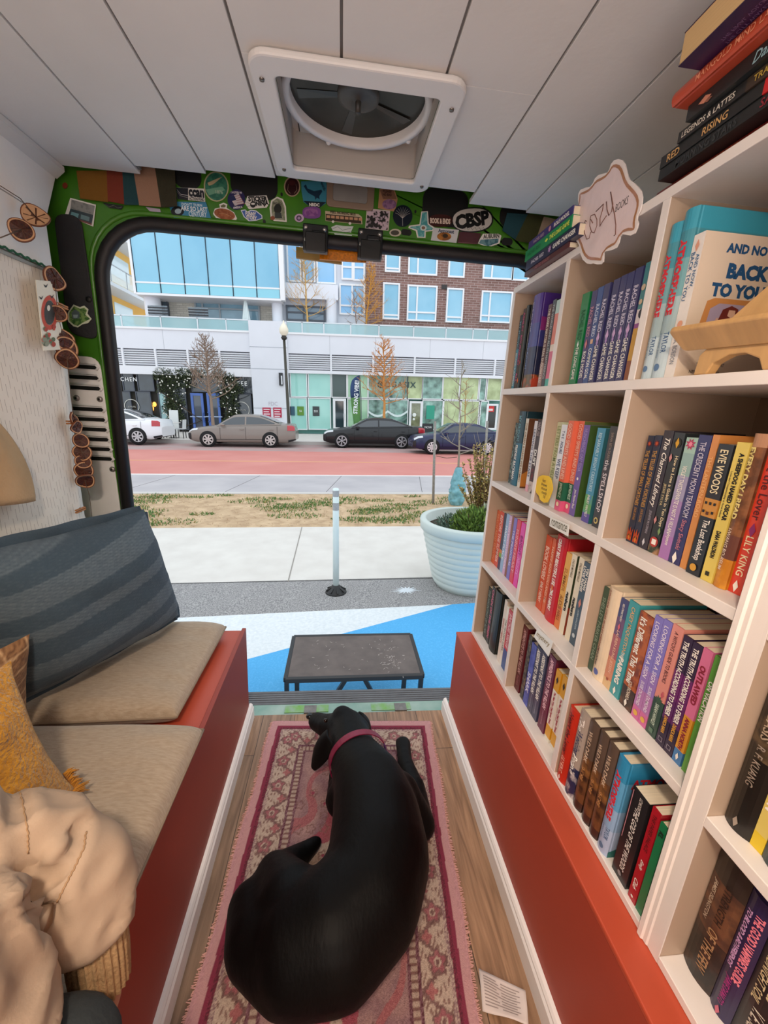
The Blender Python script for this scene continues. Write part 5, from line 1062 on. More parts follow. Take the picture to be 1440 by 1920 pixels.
sticker(c2([(468, 384), (512, 382), (518, 465), (560, 495), (545, 515), (498, 520), (496, 562), (440, 560), (430, 515), (380, 495), (385, 480), (455, 470)]), W_, 'teal and white cross-shaped state sticker', [('p', c2([(474, 390), (506, 388), (510, 470), (548, 497), (540, 508), (490, 512), (488, 556), (448, 554), (440, 508), (392, 492), (395, 486), (462, 478)]), '#4a9aa0', '#7ab8b8'), ('p', c2(blob(482, 494, 22, 20)), '#cfe0de'), ('p', c2(blob(482, 494, 12, 11)), '#8a6a5a')])
sticker(c2(blob(292, 527, 40, 26)), '#c9c0ac', 'small pointed grey sticker under the tree sticker', [('p', c2(blob(290, 527, 28, 17)), '#4a463c')])
sticker(c2(blob(596, 446, 80, 42, p=2.6)), '#43201c', 'dark brown oval sticker with cream letters', [('t', 'BOOK & ENDS', 660+596/3.6, 290+448/3.6, 38, 11, '#e6d4c4', .05, .05)])
sticker(c2(blob(812, 440, 142, 86, rot=-.05, p=2.3)), '#171717', 'large oval black and white sticker with four bold letters', [('p', c2(blob(812, 440, 132, 77, rot=-.05, p=2.3)), '#c6c2bc'), ('t', 'CBSP', 660+812/3.6, 290+440/3.6, 64, 24, '#121212', -.16, .06)] + [('l', c2([(760+i*28, 505), (775+i*28, 490), (785+i*28, 510)]), .0011, '#171717') for i in range(5)])
sticker(c2([(548, 492), (722, 508), (702, 604), (530, 588)]), '#cfd2d4', 'pale label sticker with an orange oval', [('t', 'Astronaut', 660+636/3.6, 290+516/3.6, 30, 6, '#2a3a5a', .09), ('p', c2(blob(622, 552, 48, 28)), '#b5752c', '#8a5420'), ('p', c2(blob(630, 548, 18, 14)), '#3a2a18')])
sticker(c2([(726, 520), (872, 532), (846, 606), (708, 596)]), '#4c1a22', 'dark red rectangular patch sticker with a stitched foot', [('l', c2([(716, 592), (846, 602)]), .0012, '#a87c80')])
sticker(c2([(862, 570), (884, 534), (990, 534), (1008, 548), (996, 600), (920, 626), (850, 600)]), W_, 'white and blue shield-shaped sticker at the right of the header', [('t', 'AUBURN', 660+940/3.6, 290+550/3.6, 30, 7, '#4a4a44', -.06, .04), ('p', c2([(868, 574), (990, 566), (986, 594), (920, 618), (858, 598)]), '#3c6a78', '#6a949c')])
# house sticker on the dark pillar panel, and a red maple mark on the green
sticker([(128, 585), (138, 571), (150, 576), (158, 573), (166, 580), (164, 588), (172, 598), (165, 606), (155, 608), (146, 614), (138, 612), (128, 603), (126, 594)], '#dfe6cc', 'cut-out sticker of a small house in green bushes on the dark pillar panel', [('p', [(130, 586), (139, 574), (150, 579), (158, 577), (163, 582), (160, 590), (169, 598), (155, 605), (146, 611), (139, 609), (130, 601)], '#3f6a34', '#7fa05c'), ('p', [(134, 587), (140, 580), (149, 585), (149, 597), (136, 598)], '#5a6a70'), ('p', [(137, 590), (146, 590), (145, 596), (138, 596)], '#9ab0b4')], plane=1.4915, grp='stickers on the rear pillar')
sticker(blob(122, 348, 5, 6, n=10), '#7a2c1c', 'tiny red maple-leaf sticker in the upper left green corner', [], grp='stickers on the rear pillar')
# ================================================================== RUG, DOG, PAPER TAG
RX0, RX1, RY0, RY1 = -.292, .388, .30, 1.378
rug = thing('rug', 'faded pink and red patterned runner rug on the plank floor', 'rug', (.05, .85, 0))
ru, rv = 236, 372
q = MB()
RL = lambda y: -.282+.055*(y-.578)
RR = lambda y: .327+.084*(y-.54)
def rp(u, v):
    y = RY0+(RY1-RY0)*v - .026*(u-.0)*v
    return Vector((RL(y)+(RR(y)-RL(y))*u+.003*math.sin(v*19), y, .004+.0012*NZ.noise(Vector((u*8, v*12, 0)))))
q.grid(rp, ru, rv, smooth=False)
ro = q.build('pile', vmat(.95, bump=.5, bscale=420, spec=.1), rug)
C = {k: Vector(lin(v)[:3]) for k, v in dict(pink='#c9989a', rose='#8f3a50', dark='#5c3038', cream='#b8a495', brown='#74504c', field='#a5827e', red='#9a4652', mauve='#84626a', taup='#8f746a').items()}
def nz(x, y, s, o=0): return NZ.noise(Vector((x*s, y*s, o)))
def rugcol(co):
    x, y = co.x+rug.location.x, co.y+rug.location.y
    ww = RR(y)-RL(y); u = x-RL(y); yy_ = y+.026*u/ww; d = min(u, ww-u, RY1-yy_, 9)
    along = y if min(u, ww-u) < RY1-yy_ else x
    f = rnd.random(); worn = .5+.5*nz(x, y, 9, 1)
    if d < .008: c = C['pink']*.9
    elif d < .024: c = C['pink'].lerp(C['taup'], .35*f)
    elif d < .034: c = C['rose'].lerp(C['dark'], .5*f)
    elif d < .043: c = C['dark'].lerp(C['rose'], f*.6)
    elif d < .052: c = C['mauve'].lerp(C['cream'], f)
    elif d < .118:                                   # border: zigzag vine with flower heads
        t = (d-.052)/.066; per = .095; k = along/per; ph = k-math.floor(k); kk = math.floor(k)
        tri = abs(ph-.5)*2
        c = C['cream']
        if abs(t-tri) < .09: c = C['dark']
        elif abs(t-tri) < .16 and ((along*160) % 1) < .5: c = C['brown']
        fx, fy = (ph-.5)*per, (t-.38)*.066; r_ = math.hypot(fx, fy); a_ = math.atan2(fy, fx)
        if r_ < .017+.004*math.cos(5*a_): c = C['rose'] if r_ > .009 else (C['cream'] if r_ > .005 else C['dark'])
        elif r_ < .022+.004*math.cos(5*a_): c = C['dark']
        fx2 = (ph if ph < .5 else ph-1)*per; fy2 = (t-.68)*.066; r2_ = math.hypot(fx2, fy2)
        if r2_ < .011+.003*math.cos(4*math.atan2(fy2, fx2)): c = C['red']
        lf = math.sin(along*210+math.sin(t*14)*2)*math.sin(t*22+along*60)
        if c is C['cream'] and lf > .45: c = C['brown']
        c = c.lerp(C['cream'], .18+.25*f*worn)
    elif d < .126: c = C['dark'].lerp(C['mauve'], f)
    elif d < .142: c = C['cream'].lerp(C['brown'], .9 if (along*70) % 1 < .4 else .2)
    elif d < .149: c = C['dark'].lerp(C['mauve'], f)
    else:                                             # field: worn ground, red medallion arms, cream ornament
        X, Y = (u-ww/2)/(ww/2), (y-.80)/.5
        n1 = nz(x, y, 7, 3); n2 = nz(x, y, 22, 5)
        c = C['field'].lerp(C['mauve'], max(0, min(1, .5+n2)))
        m = abs(X)*1.25 + abs(Y)*.9 + .16*math.sin(Y*13)*math.cos(X*9) + .1*n1
        if .42 < m < .60: c = C['red'].lerp(C['rose'], f)
        elif m <= .42: c = C['cream'].lerp(C['taup'], .5+.5*n2)
        elif .86 < m < .97: c = C['red'].lerp(C['field'], .3)
        cell_ = NZ.cell(Vector((x*26, y*26, 0))); vx, vy = (x*26) % 1-.5, (y*26) % 1-.5; r_ = math.hypot(vx, vy)
        if cell_ > .1 and abs(r_-.3-.07*math.cos(5*math.atan2(vy, vx))) < .06: c = c.lerp(C['brown'], .75)
        if cell_ > .55 and r_ < .13: c = C['rose']
        c = c.lerp(C['cream'], max(0, .35*n1)+.12*f)
    k = .82+.3*f
    return [c[0]*k, c[1]*k, c[2]*k, 1]
paint(ro, rugcol)
r3 = random.Random(5)
for side in (0, 1):
    fr_ = MB()
    for i in range(420):
        v = (i+r3.random())/420; p = rp(side, v); d = Vector((-1 if side == 0 else 1, r3.uniform(-.5, .5), 0)).normalized()
        fr_.bar(p-d*.004+Vector((0, 0, -.001)), p+d*r3.uniform(.004, .011)+Vector((0, 0, -.003)), .0016, .0016)
    fr_.build('fringe', mat('#cf9d93', .95), rug)
# sewn care tag lying on the floor at the rug's edge
tg = thing('care_tag', 'crumpled white fabric care tag with fine print beside the rug', 'tag', (.39, .545, .004))
def tp(u, v):
    A, B, Cc, D = Vector((.348, .598, 0)), Vector((.440, .553, 0)), Vector((.424, .502, 0)), Vector((.335, .532, 0))
    p = (A*(1-u)+B*u)*(1-v)+(D*(1-u)+Cc*u)*v; p.z = .007 + .004*math.sin(u*6+1)*math.sin(v*4) + .003*u
    return p
q = MB(); q.grid(tp, 16, 12); q.build('cloth', mat('#d2c6c0', .6, var=.05, scale=30), tg, solid=.0008)
q = MB()
for i in range(10):
    v = .14+.075*i; u0 = .12
    for (a, b_) in ((.08, .36+.05*(i % 3)), (.46, .86-.07*(i % 2))):
        pts = [tp(a+(b_-a)*k/8, v)+Vector((0, 0, .0011)) for k in range(9)]
        w = [tp(a+(b_-a)*k/8, v+.03)+Vector((0, 0, .0011)) for k in range(9)]
        q.add(pts+w, [(k, k+1, 10+k, 9+k) for k in range(8)])
q.build('print', mat('#978a86', .7), tg)

# ------------------------------------------------------------------ the dog, lying curled to the left, seen from behind and above
dog = thing('dog', 'black dog with a magenta collar lying curled on the pink rug', 'dog', (.06, .85, 0))
def Z3(px, py, z): return onz(px, py, z)
def capsule(mb, a, b_, ra, rb, n=5, seg=16):
    a, b_ = Vector(a), Vector(b_)
    for i in range(n+1):
        t = i/n; mb.ball(a.lerp(b_, t), ra+(rb-ra)*t, seg, 10)
body = MB()
P_skull = Z3(652, 1370, .12); P_muz = Z3(616, 1362, .085); P_nose = Z3(594, 1353, .062)
P_neck = Z3(664, 1418, .135); P_with = Z3(693, 1476, .145); P_ch = Z3(706, 1535, .140)
P_rib = Z3(710, 1605, .138); P_loin = Z3(690, 1680, .135); P_hip = Z3(628, 1748, .122); P_rump = Z3(566, 1776, .108)
chain = [(P_skull, .070), (P_neck, .080), (P_with, .108), (P_ch, .124), (P_rib, .131), (P_loin, .125), (P_hip, .124), (P_rump, .108)]
for (a, ra), (b_, rb) in zip(chain, chain[1:]): capsule(body, a, b_, ra, rb, 5)
capsule(body, P_skull+Vector((-.01, .01, -.005)), P_muz, .060, .045, 4); capsule(body, P_muz, P_nose, .043, .034, 4)
body.ball(P_nose+Vector((-.008, .012, .002)), .024)
# brisket and belly down to the rug
capsule(body, (P_ch.x, P_ch.y, .09), (P_loin.x-.02, P_loin.y+.02, .085), .10, .10, 5)
# near-side hind leg folded: thigh, shank tucked forward, foot
P_th = Z3(546, 1705, .105); P_kn = Z3(518, 1644, .07); P_ft = Z3(592, 1580, .03)
capsule(body, P_hip+Vector((-.04, .02, -.03)), P_th, .098, .088, 4); capsule(body, P_th, P_kn, .088, .056, 4)
capsule(body, P_kn, Z3(560, 1606, .035), .05, .032, 4); capsule(body, Z3(560, 1606, .035), P_ft, .03, .02, 3)
# outer leg behind it, lying flat to the left
P_o1 = Z3(486, 1766, .08); P_o2 = Z3(474, 1704, .066); P_o3 = Z3(514, 1646, .045)
capsule(body, P_rump+Vector((-.02, .0, -.02)), P_o1, .098, .076, 4); capsule(body, P_o1, P_o2, .076, .06, 4); capsule(body, P_o2, P_o3, .058, .036, 4)
# right foreleg: shoulder, elbow out to the side, forearm running forward, paw with toes
P_sh = Z3(748, 1490, .12); P_el = Z3(789, 1546, .05); P_fa = Z3(777, 1478, .045); P_wr = Z3(759, 1428, .036); P_paw = Z3(756, 1396, .028)
capsule(body, P_sh, P_el, .064, .044, 4); capsule(body, P_el, P_fa, .042, .038, 4); capsule(body, P_fa, P_wr, .036, .029, 4); capsule(body, P_wr, P_paw, .028, .030, 3)
for k in (-1.5, -.5, .5, 1.5): body.ball(P_paw+Vector((.0135*k, .026-.004*abs(k), -.008)), (.0095, .02, .0115))
# left foreleg under the chest
capsule(body, Z3(640, 1500, .07), Z3(632, 1455, .035), .05, .03, 3)
# brow, cheeks
body.ball(P_skull+Vector((-.02, .03, .03)), .042); body.ball(P_skull+Vector((.025, -.01, .0)), .058)
bo = body.build('body', mat('#060505', .55, spec=.14, bump=.1, bscale=55, stretch=(2.2, 1, 1)), dog)
md = bo.modifiers.new('skin', 'REMESH'); md.mode = 'VOXEL'; md.voxel_size = .0085; md.use_smooth_shade = True
md = bo.modifiers.new('smooth', 'SMOOTH'); md.factor = .6; md.iterations = 9
FUR = bo.data.materials[0]
bpy.context.view_layer.update()
me = bpy.data.meshes.new_from_object(bo.evaluated_get(bpy.context.evaluated_depsgraph_get())); bo.modifiers.clear(); bo.data = me
for v in me.vertices:
    if v.co.z < .0095: v.co.z = .0095+(v.co.z-.0095)*.01
for base, tip, nrm, wd_ in ((Z3(624, 1382, .165), Z3(589, 1440, .055), Vector((-.75, -.45, .5)), .040), (Z3(672, 1345, .15), Z3(690, 1374, .085), Vector((.8, .1, .6)), .034)):
    e = MB(); d = (tip-base); L_ = d.length; d.normalize(); s_ = d.cross(nrm).normalized(); n_ = s_.cross(d).normalized()
    def ear(u, v):
        a2 = (u-.5)*2; w = wd_*(math.sin(PI*(.30+v*.66)))**.75
        return base + d*(L_*v) + s_*(w*a2) + n_*(.016*(1-a2*a2)*(1-v*.5) + .010*math.sin(PI*v))
    e.grid(ear, 12, 14); e.build('ear', FUR, dog, solid=.009, sub=1)
nb = MB(); nb.ball(P_nose+Vector((-.028, .02, .008)), (.015, .014, .011)); nb.build('nose', mat('#141213', .25), dog)
for s_ in (-1, 1):
    MB().ball(P_skull+Vector((-.055+.024*s_, .04+.026*s_, .034)), .0075).build('eye', mat('#1c100a', .1), dog)
# collar round the neck, with a strip of violet webbing
ax = (P_with-P_skull).normalized(); pc = P_skull.lerp(P_with, .52)+Vector((0, 0, -.004))
xx = ax.cross(Vector((0, 0, 1))).normalized(); yy = xx.cross(ax)
def col_pt(a, r, o): return pc + xx*(r*math.cos(a)) + yy*(r*math.sin(a)) + ax*o
cl = MB(); n = 40
for i in range(n):
    a0, a1 = 2*PI*i/n, 2*PI*(i+1)/n; rr = .0935
    v = [col_pt(a, r, o) for a in (a0, a1) for r in (rr, rr+.003) for o in (-.012, .012)]
    cl.add(v, [(2, 3, 7, 6), (0, 4, 5, 1), (1, 5, 7, 3), (0, 2, 6, 4)], 0 if (a0 < 2.55 or a0 > 4.2) else 1)
cl.build('collar', [mat('#7a1238', .5, var=.15, scale=60), mat('#5c2a72', .5, c2='#8a5aa0', scale=160)], dog)
bd = MB()
for i in range(9):
    t = i/8; p = Z3(757+20*t*t+6*t, 1456+32*t, .10-.03*t); bd.ball(p, .0042, 8, 6, mi=i % 2)
bd.build('bead_lead', [mat('#d9d5ce', .4), mat('#191919', .4)], dog)
# ================================================================== THE PERSON on the bench (mostly outside the frame, lower left)
per = thing('person', 'person in a beige jacket with ribbed knit cuff seated at the lower left', 'person', (-.58, .15, .41))
JACK = mat('#b39c86', .85, var=.05, scale=5, bump=.06, bscale=420, spec=.15)
def soft_body(mb, name, m, parent, vox=.011, it=8, wr=0, wsc=7, seed=0., floor=None):
    o = mb.build(name, m, parent)
    md = o.modifiers.new('skin', 'REMESH'); md.mode = 'VOXEL'; md.voxel_size = vox; md.use_smooth_shade = True
    md = o.modifiers.new('smooth', 'SMOOTH'); md.factor = .6; md.iterations = it
    bpy.context.view_layer.update()
    me = bpy.data.meshes.new_from_object(o.evaluated_get(bpy.context.evaluated_depsgraph_get())); o.modifiers.clear(); o.data = me
    off = _OFF[o.name]
    nr = [v.normal.copy() for v in me.vertices]
    for v, n in zip(me.vertices, nr):
        p = v.co + off
        if wr:
            q = NZ.noise(Vector((p.x*wsc+seed, p.y*wsc*.6, p.z*wsc)))
            r_ = 1-abs(NZ.noise(Vector((p.x*wsc*1.3+5+seed, p.y*wsc, p.z*wsc*1.6))))
            v.co += n*(wr*q + wr*.9*(r_**5))
        if floor is not None and v.co.z+off.z < floor: v.co.z = floor-off.z+(v.co.z+off.z-floor)*.02
    return o
# jacket: torso, hanging front, sleeve ending in a wide hem
jk = MB()
capsule(jk, (-.625, .08, .60), (-.61, .09, .93), .16, .16, 5); capsule(jk, (-.60, -.09, .98), (-.60, .27, .98), .085, .085, 5)
capsule(jk, (-.60, .25, .95), (-.47, .375, .72), .085, .080, 5); capsule(jk, (-.47, .375, .72), (-.39, .42, .66), .080, .070, 4)
capsule(jk, (-.39, .42, .66), (-.328, .428, .625), .070, .058, 4); capsule(jk, (-.328, .428, .625), (-.312, .415, .578), .058, .048, 3)
capsule(jk, (-.56, .14, .60), (-.39, .285, .69), .11, .092, 5); capsule(jk, (-.39, .285, .69), (-.365, .275, .56), .088, .085, 4)
jk_o = soft_body(jk, 'jacket', JACK, per,   .009, 5, .016, 7, 2.2, floor=.505)
def on_jacket(px, py, lift=.0008):
    """seam points on the cloth surface"""
    inv = jk_o.matrix_basis.inverted(); off = _OFF[jk_o.name]
    d = ray(px, py).normalized(); ok, loc, nr, _ = jk_o.ray_cast(EYE-off, d)
    return (loc+off+nr*lift) if ok else None
bpy.context.view_layer.update()
def crease(pts, rad, dep, n=30):
    cs = []
    for i in range(n+1):
        t = i/n*(len(pts)-1); k = min(len(pts)-2, int(t)); f_ = t-k
        p = on_jacket(pts[k][0]*(1-f_)+pts[k+1][0]*f_, pts[k][1]*(1-f_)+pts[k+1][1]*f_, 0)
        if p is not None: cs.append((p-_OFF[jk_o.name], math.sin(PI*min(1, max(0, .12+.76*i/n)))))
    for v in jk_o.data.vertices:
        b_ = min(cs, key=lambda c: (c[0]-v.co).length_squared, default=None)
        if b_ is None: return
        d = (b_[0]-v.co).length
        if d < rad*3.2: v.co -= v.normal*(dep*b_[1]*(math.exp(-(d/rad)**2) - .42*math.exp(-((d-rad*1.9)/(rad*.8))**2)))
    jk_o.data.update(); bpy.context.view_layer.update()
crease([(52, 1600), (58, 1640), (79, 1714), (95, 1760)], .014, .020)
crease([(61, 1688), (90, 1655), (122, 1612)], .010, .013)
crease([(83, 1716), (118, 1668), (135, 1640)], .008, .008)
crease([(157, 1546), (150, 1562), (128, 1612), (118, 1640)], .009, .011)
crease([(183, 1640), (198, 1622), (212, 1600)], .010, .006)
crease([(18, 1440), (30, 1500), (40, 1560)], .012, .012)
crease([(222, 1722), (200, 1768)], .010, .008)
crease([(100, 1560), (128, 1545), (150, 1548)], .012, .007)
crease([(20, 1660), (40, 1760), (60, 1850)], .02, .008)
def seam(pts, r, n=36):
    out_ = []
    for i in range(n+1):
        t = i/n*(len(pts)-1); k = min(len(pts)-2, int(t)); f_ = t-k
        p = on_jacket(pts[k][0]*(1-f_)+pts[k+1][0]*f_+1.2*math.sin(i*2.1), pts[k][1]*(1-f_)+pts[k+1][1]*f_)
        if p is not None: out_.append(p)
    if len(out_) > 2: MB().tube(out_, r, 6).build('seam', mat('#a58462', .8), per)
seam([(162, 1560), (158, 1590), (140, 1628), (122, 1660), (108, 1690)], .0011)
seam([(22, 1440), (42, 1500), (52, 1560), (52, 1600)], .0009)
# knit cuff with ribs
def ribbed(mb, a, b_, ra, rb, ribs=26, n=14, am=.0022, mi=0):
    a, b_ = Vector(a), Vector(b_); d = (b_-a).normalized(); x = d.orthogonal().normalized(); y = d.cross(x); seg = ribs*4
    def fn(u, v):
        t = 2*PI*u; bulge = 1+.10*math.sin(PI*v); r = (ra+(rb-ra)*v)*bulge + am*math.cos(ribs*t)
        return a + (b_-a)*v + x*(r*math.cos(t)) + y*(r*math.sin(t))
    mb.grid(fn, seg, n, mi)
kc = MB(); ribbed(kc, (-.312, .420, .60), (-.297, .392, .478), .031, .031, n=18)
kc.build('knit_cuff', mat('#a5855f', .95, var=.1, scale=60, bump=.3, bscale=200), per)
# body: head, neck, hand on the bench edge; one continuous surface
bd_ = MB(); SK = mat('#c08a6e', .5)
capsule(bd_, (-.62, .08, .64), (-.61, .09, .98), .12, .12, 4); capsule(bd_, (-.60, .09, 1.0), (-.585, .09, 1.12), .055, .052, 3)
bd_.ball((-.565, .09, 1.225), (.092, .076, .112)); bd_.ball((-.535, .09, 1.175), (.06, .055, .06))
capsule(bd_, (-.474, .09, 1.222), (-.460, .09, 1.195), .009, .014, 3)
for s_ in (-1, 1): bd_.ball((-.57, .09+.078*s_, 1.21), (.018, .01, .028))
capsule(bd_, (-.61, .24, .94), (-.48, .37, .71), .045, .040, 4); capsule(bd_, (-.48, .37, .71), (-.345, .42, .63), .040, .032, 4); capsule(bd_, (-.345, .42, .63), (-.300, .398, .49), .030, .021, 4)
bd_.ball((-.300, .385, .458), (.026, .032, .020)); capsule(bd_, (-.30, .396, .49), (-.299, .388, .465), .022, .021, 3)
for k, (dx, L_) in enumerate(((-.024, .050), (-.008, .058), (.008, .054), (.023, .044))):
    p0 = Vector((-.300+dx*.95, .368, .455)); p1 = p0+Vector((dx*.15, -L_*.45, -.006)); p2 = p1+Vector((0, -L_*.3, -.014)); p3 = p2+Vector((0, -L_*.12, -.016))
    for a, b_, ra, rb in ((p0, p1, .0098, .0092), (p1, p2, .0092, .0084), (p2, p3, .0084, .0072)): capsule(bd_, a, b_, ra, rb, 3, 10)
for a, b_, ra, rb in (((-.318, .392, .460), (-.335, .374, .453), .012, .0105), ((-.335, .374, .453), (-.338, .350, .447), .0105, .0085)): capsule(bd_, a, b_, ra, rb, 3, 10)
bo_ = soft_body(bd_, 'body', SK, per, .0055, 3)
for s_ in (-1, 1):
    MB().ball((-.485, .09+.030*s_, 1.232), .0115, 12, 8).build('eye', mat('#e9e4de', .3), per); MB().ball((-.4765, .09+.030*s_, 1.232), .0055, 10, 6).build('iris', mat('#3a2a1c', .2), per)
MB().tube([(-.482, .068, 1.155), (-.474, .09, 1.153), (-.482, .112, 1.155)], .004, 6).build('lips', mat('#a0584c', .5), per)
hr = MB(); capsule(hr, (-.60, .09, 1.26), (-.585, .09, 1.275), .098, .088, 3); capsule(hr, (-.655, .09, 1.22), (-.675, .09, 1.02), .075, .06, 4)
for s_ in (-1, 1): capsule(hr, (-.61, .09+.07*s_, 1.22), (-.63, .09+.10*s_, 1.02), .04, .035, 4)
soft_body(hr, 'hair', mat('#5a3a22', .6, var=.2, scale=40, stretch=(1, 1, .1)), per, .011, 5)
# dark trousers and shoes
tr_ = MB()
for y in (.0, .185):
    k_ = .115 if y > .1 else .0
    capsule(tr_, (-.58, y, .565), (-.29, y+k_, .525), .078, .062, 12); capsule(tr_, (-.29, y+k_, .52), (-.25, y+.01, .10), .060, .046, 18)
capsule(tr_, (-.62, .0, .585), (-.62, .18, .585), .09, .09, 3)
soft_body(tr_, 'trousers', mat('#23292b', .85, bump=.2, bscale=120), per, .012, 5, .004, 9, 1., None)
for y in (.02, .195):
    s2 = MB(); capsule(s2, (-.265, y, .045), (-.115, y, .036), .042, .034, 5); capsule(s2, (-.26, y, .06), (-.255, y, .10), .045, .045, 2)
    soft_body(s2, 'shoe', mat('#3a2a20', .5), per, .008, 4, floor=.004)
# ================================================================== OUTSIDE: the pavement and street (lie a little off level with the van)
GS, GR = .012, .03
def gz(x, y): return -.55 - GS*(y-2) + GR*x
def G(px, py, dz=0):
    r = ray(px, py); t = (-.55+2*GS+dz-EYE.z)/(r.z+GS*r.y-GR*r.x); return EYE + r*t
OUT = Euler((-GS, -GR, 0)).to_matrix()
OE = (-GS, -GR, 0)
def gq(name, pts, m, lift=0., kind='structure', nd=1):
    """ground patch: outline in plan (x, y), draped on the street plane"""
    q = MB(); P = [Vector((x, y, gz(x, y)+lift)) for x, y in pts]
    q.prism(P, (0, 0, -.06-lift))
    o = q.build(name, m); o['kind'] = kind; return o
Yb1 = 3.33; Yb2 = 3.94; Yg1 = 5.93; Yg2 = 8.3
def asphalt(c, sp, c2):
    return mat(c, .9, c2=c2, scale=sp, detail=2, bump=.4, bscale=sp, sharp=(.35, .65))
PAINTW = mat('#dfe4e6', .75, c2='#cfd6da', scale=40, bump=.35, bscale=90)
PAINTB = mat('#5cb4ea', .7, c2='#4aa6de', scale=70, detail=3, sharp=(.25, .5), bump=.4, bscale=90)
xl = lambda y: -.615+(y-2.622)*(1.711/.741)
gq('road_paint_blue', [(-3.2, 1.5), (8, 1.5), (8, Yb1+.55), (1.9, Yb1+.09), (1.08, Yb1+.03), (xl(2.622), 2.622), (-3.2, 2.622-(3.2-.615)*.433)], PAINTB, .0)
gq('road_paint_white', [(-9, 1.5), (-3.2, 1.5), (-3.2, 2.622-(3.2-.615)*.433), (-.615, 2.622), (1.08, Yb1+.03), (-9, Yb1-.42)], PAINTW, .0)
gq('road_asphalt', [(-9, Yb1-.42), (1.08, Yb1+.03), (1.9, Yb1+.09), (8, Yb1+.55), (8, Yb2+.1), (-9, Yb2-.02)], asphalt('#6f6e70', 90, '#aaa8a6'))
gq('sidewalk', [(-40, Yb2-.02), (40, Yb2+.04), (40, Yg1), (-40, Yg1)], mat('#ccc7c0', .85, c2='#d6d2cb', scale=4, bump=.12, bscale=120))
for i, x in enumerate((-3.4, -.5, 2.1, 4.9)):
    gq('sidewalk_joint', [(x-.006, Yb2+.01), (x+.006, Yb2+.01), (x-.034, Yg1), (x-.046, Yg1)], mat('#8f8a83', .9), .003)
DIRT = mat('#cbb08e', .95, c2='#a5896a', scale=5, bump=.5, bscale=30)
gq('lawn_soil', [(-40, Yg1), (40, Yg1), (40, Yg2), (-40, Yg2)], DIRT)
gq('kerb', [(-40, Yg2), (40, Yg2), (40, Yg2+.18), (-40, Yg2+.18)], mat('#c3bfba', .85), .01)
LANE = mat('#a9a5a8', .85, c2='#b9b5b6', scale=1.2, bump=.1, bscale=60); REDL = mat('#c47a72', .85, c2='#ce8a80', scale=.6, bump=.1, bscale=60)
gq('road_lane', [(-40, Yg2+.18), (40, Yg2+.18), (40, 10.75), (-40, 10.75)], LANE, -.02)
gq('road_line', [(-40, 10.72), (40, 10.72), (40, 10.84), (-40, 10.84)], mat('#e3dcd8', .8), -.012)
gq('road_bus_lane', [(-40, 10.75), (40, 10.75), (40, 16.6), (-40, 16.6)], REDL, -.02)
gq('road_line', [(-40, 13.4), (40, 13.4), (40, 13.55), (-40, 13.55)], mat('#d8a078', .8), -.014)
gq('road_parking_lane', [(-40, 16.6), (40, 16.6), (40, 19.6), (-40, 19.6)], mat('#b08884', .85, c2='#a89a96', scale=1.2), -.02)
gq('kerb', [(-40, 19.6), (40, 19.6), (40, 19.8), (-40, 19.8)], mat('#c3bfba', .85), .12)
gq('sidewalk', [(-40, 19.8), (40, 19.8), (40, 27.5), (-40, 27.5)], mat('#c9c4bd', .85, c2='#d2cdc6', scale=2), .12)
for k in range(7):
    x = -4.5+k*2.1
    gq('road_crack', [(x, Yg2+.2), (x+.012, Yg2+.2), (x+.36, 10.7), (x+.345, 10.7)], mat('#6d6a6b', .9), -.018)
# scuffed white paint blot on the asphalt
c_ = G(762, 1107); bl = []
for i in range(36):
    a = 2*PI*i/36; r_ = (.11 if i % 2 else .05)*(.7+.5*rnd.random()); bl.append((c_.x+r_*1.25*math.cos(a), c_.y+r_*.8*math.sin(a)))
gq('road_paint_blot', bl, mat('#d3dae0', .8), .002)
# grass tufts
gr = MB(); rg = random.Random(11); gcl = []
for i in range(70): gcl.append((rg.uniform(-5.5, 4.5), rg.uniform(Yg1+.15, Yg2-.15), rg.uniform(.12, .42)))
for (cx_, cy_, cr) in gcl:
    for k in range(int(420*cr)):
        a = rg.uniform(0, 2*PI); r_ = cr*math.sqrt(rg.random()); x = cx_+r_*1.5*math.cos(a); y = cy_+r_*.55*math.sin(a)
        if not Yg1 < y < Yg2: continue
        h_g = rg.uniform(.02, .055); d = rg.uniform(0, PI); w = .012; z = gz(x, y); lx, ly = rg.uniform(-.03, .03), rg.uniform(-.03, .03)
        gr.add([(x-w*math.cos(d), y-w*math.sin(d), z-.002), (x+w*math.cos(d), y+w*math.sin(d), z-.002), (x+lx, y+ly, z+h_g)], [(0, 1, 2)], 0 if rg.random() < .75 else 1)
go = gr.build('grass', [mat('#5a7d40', .8), mat('#a89a62', .8)]); go['kind'] = 'stuff'; tag(go, 'patchy green and straw-coloured grass growing on the bare soil strip', 'grass')
dr = MB()
for i in range(5200):
    x, y = rg.uniform(-6, 5), rg.uniform(Yg1, Yg2); z = gz(x, y); a = rg.uniform(0, PI); L_ = rg.uniform(.02, .07)
    dr.add([(x, y, z+.002), (x+L_*math.cos(a), y+L_*math.sin(a), z+rg.uniform(.003, .012)), (x+.006, y+.006, z+.002)], [(0, 1, 2)], i % 2)
do = dr.build('dead_leaves', [mat('#d8bc92', .9), mat('#8a6a48', .9)]); do['kind'] = 'stuff'; tag(do, 'dead leaves and straw scattered over the bare soil strip', 'leaves')

def out(name, label, cat, p, group=None, rot=None): return thing(name, label, cat, tuple(p), group, rot or OE)
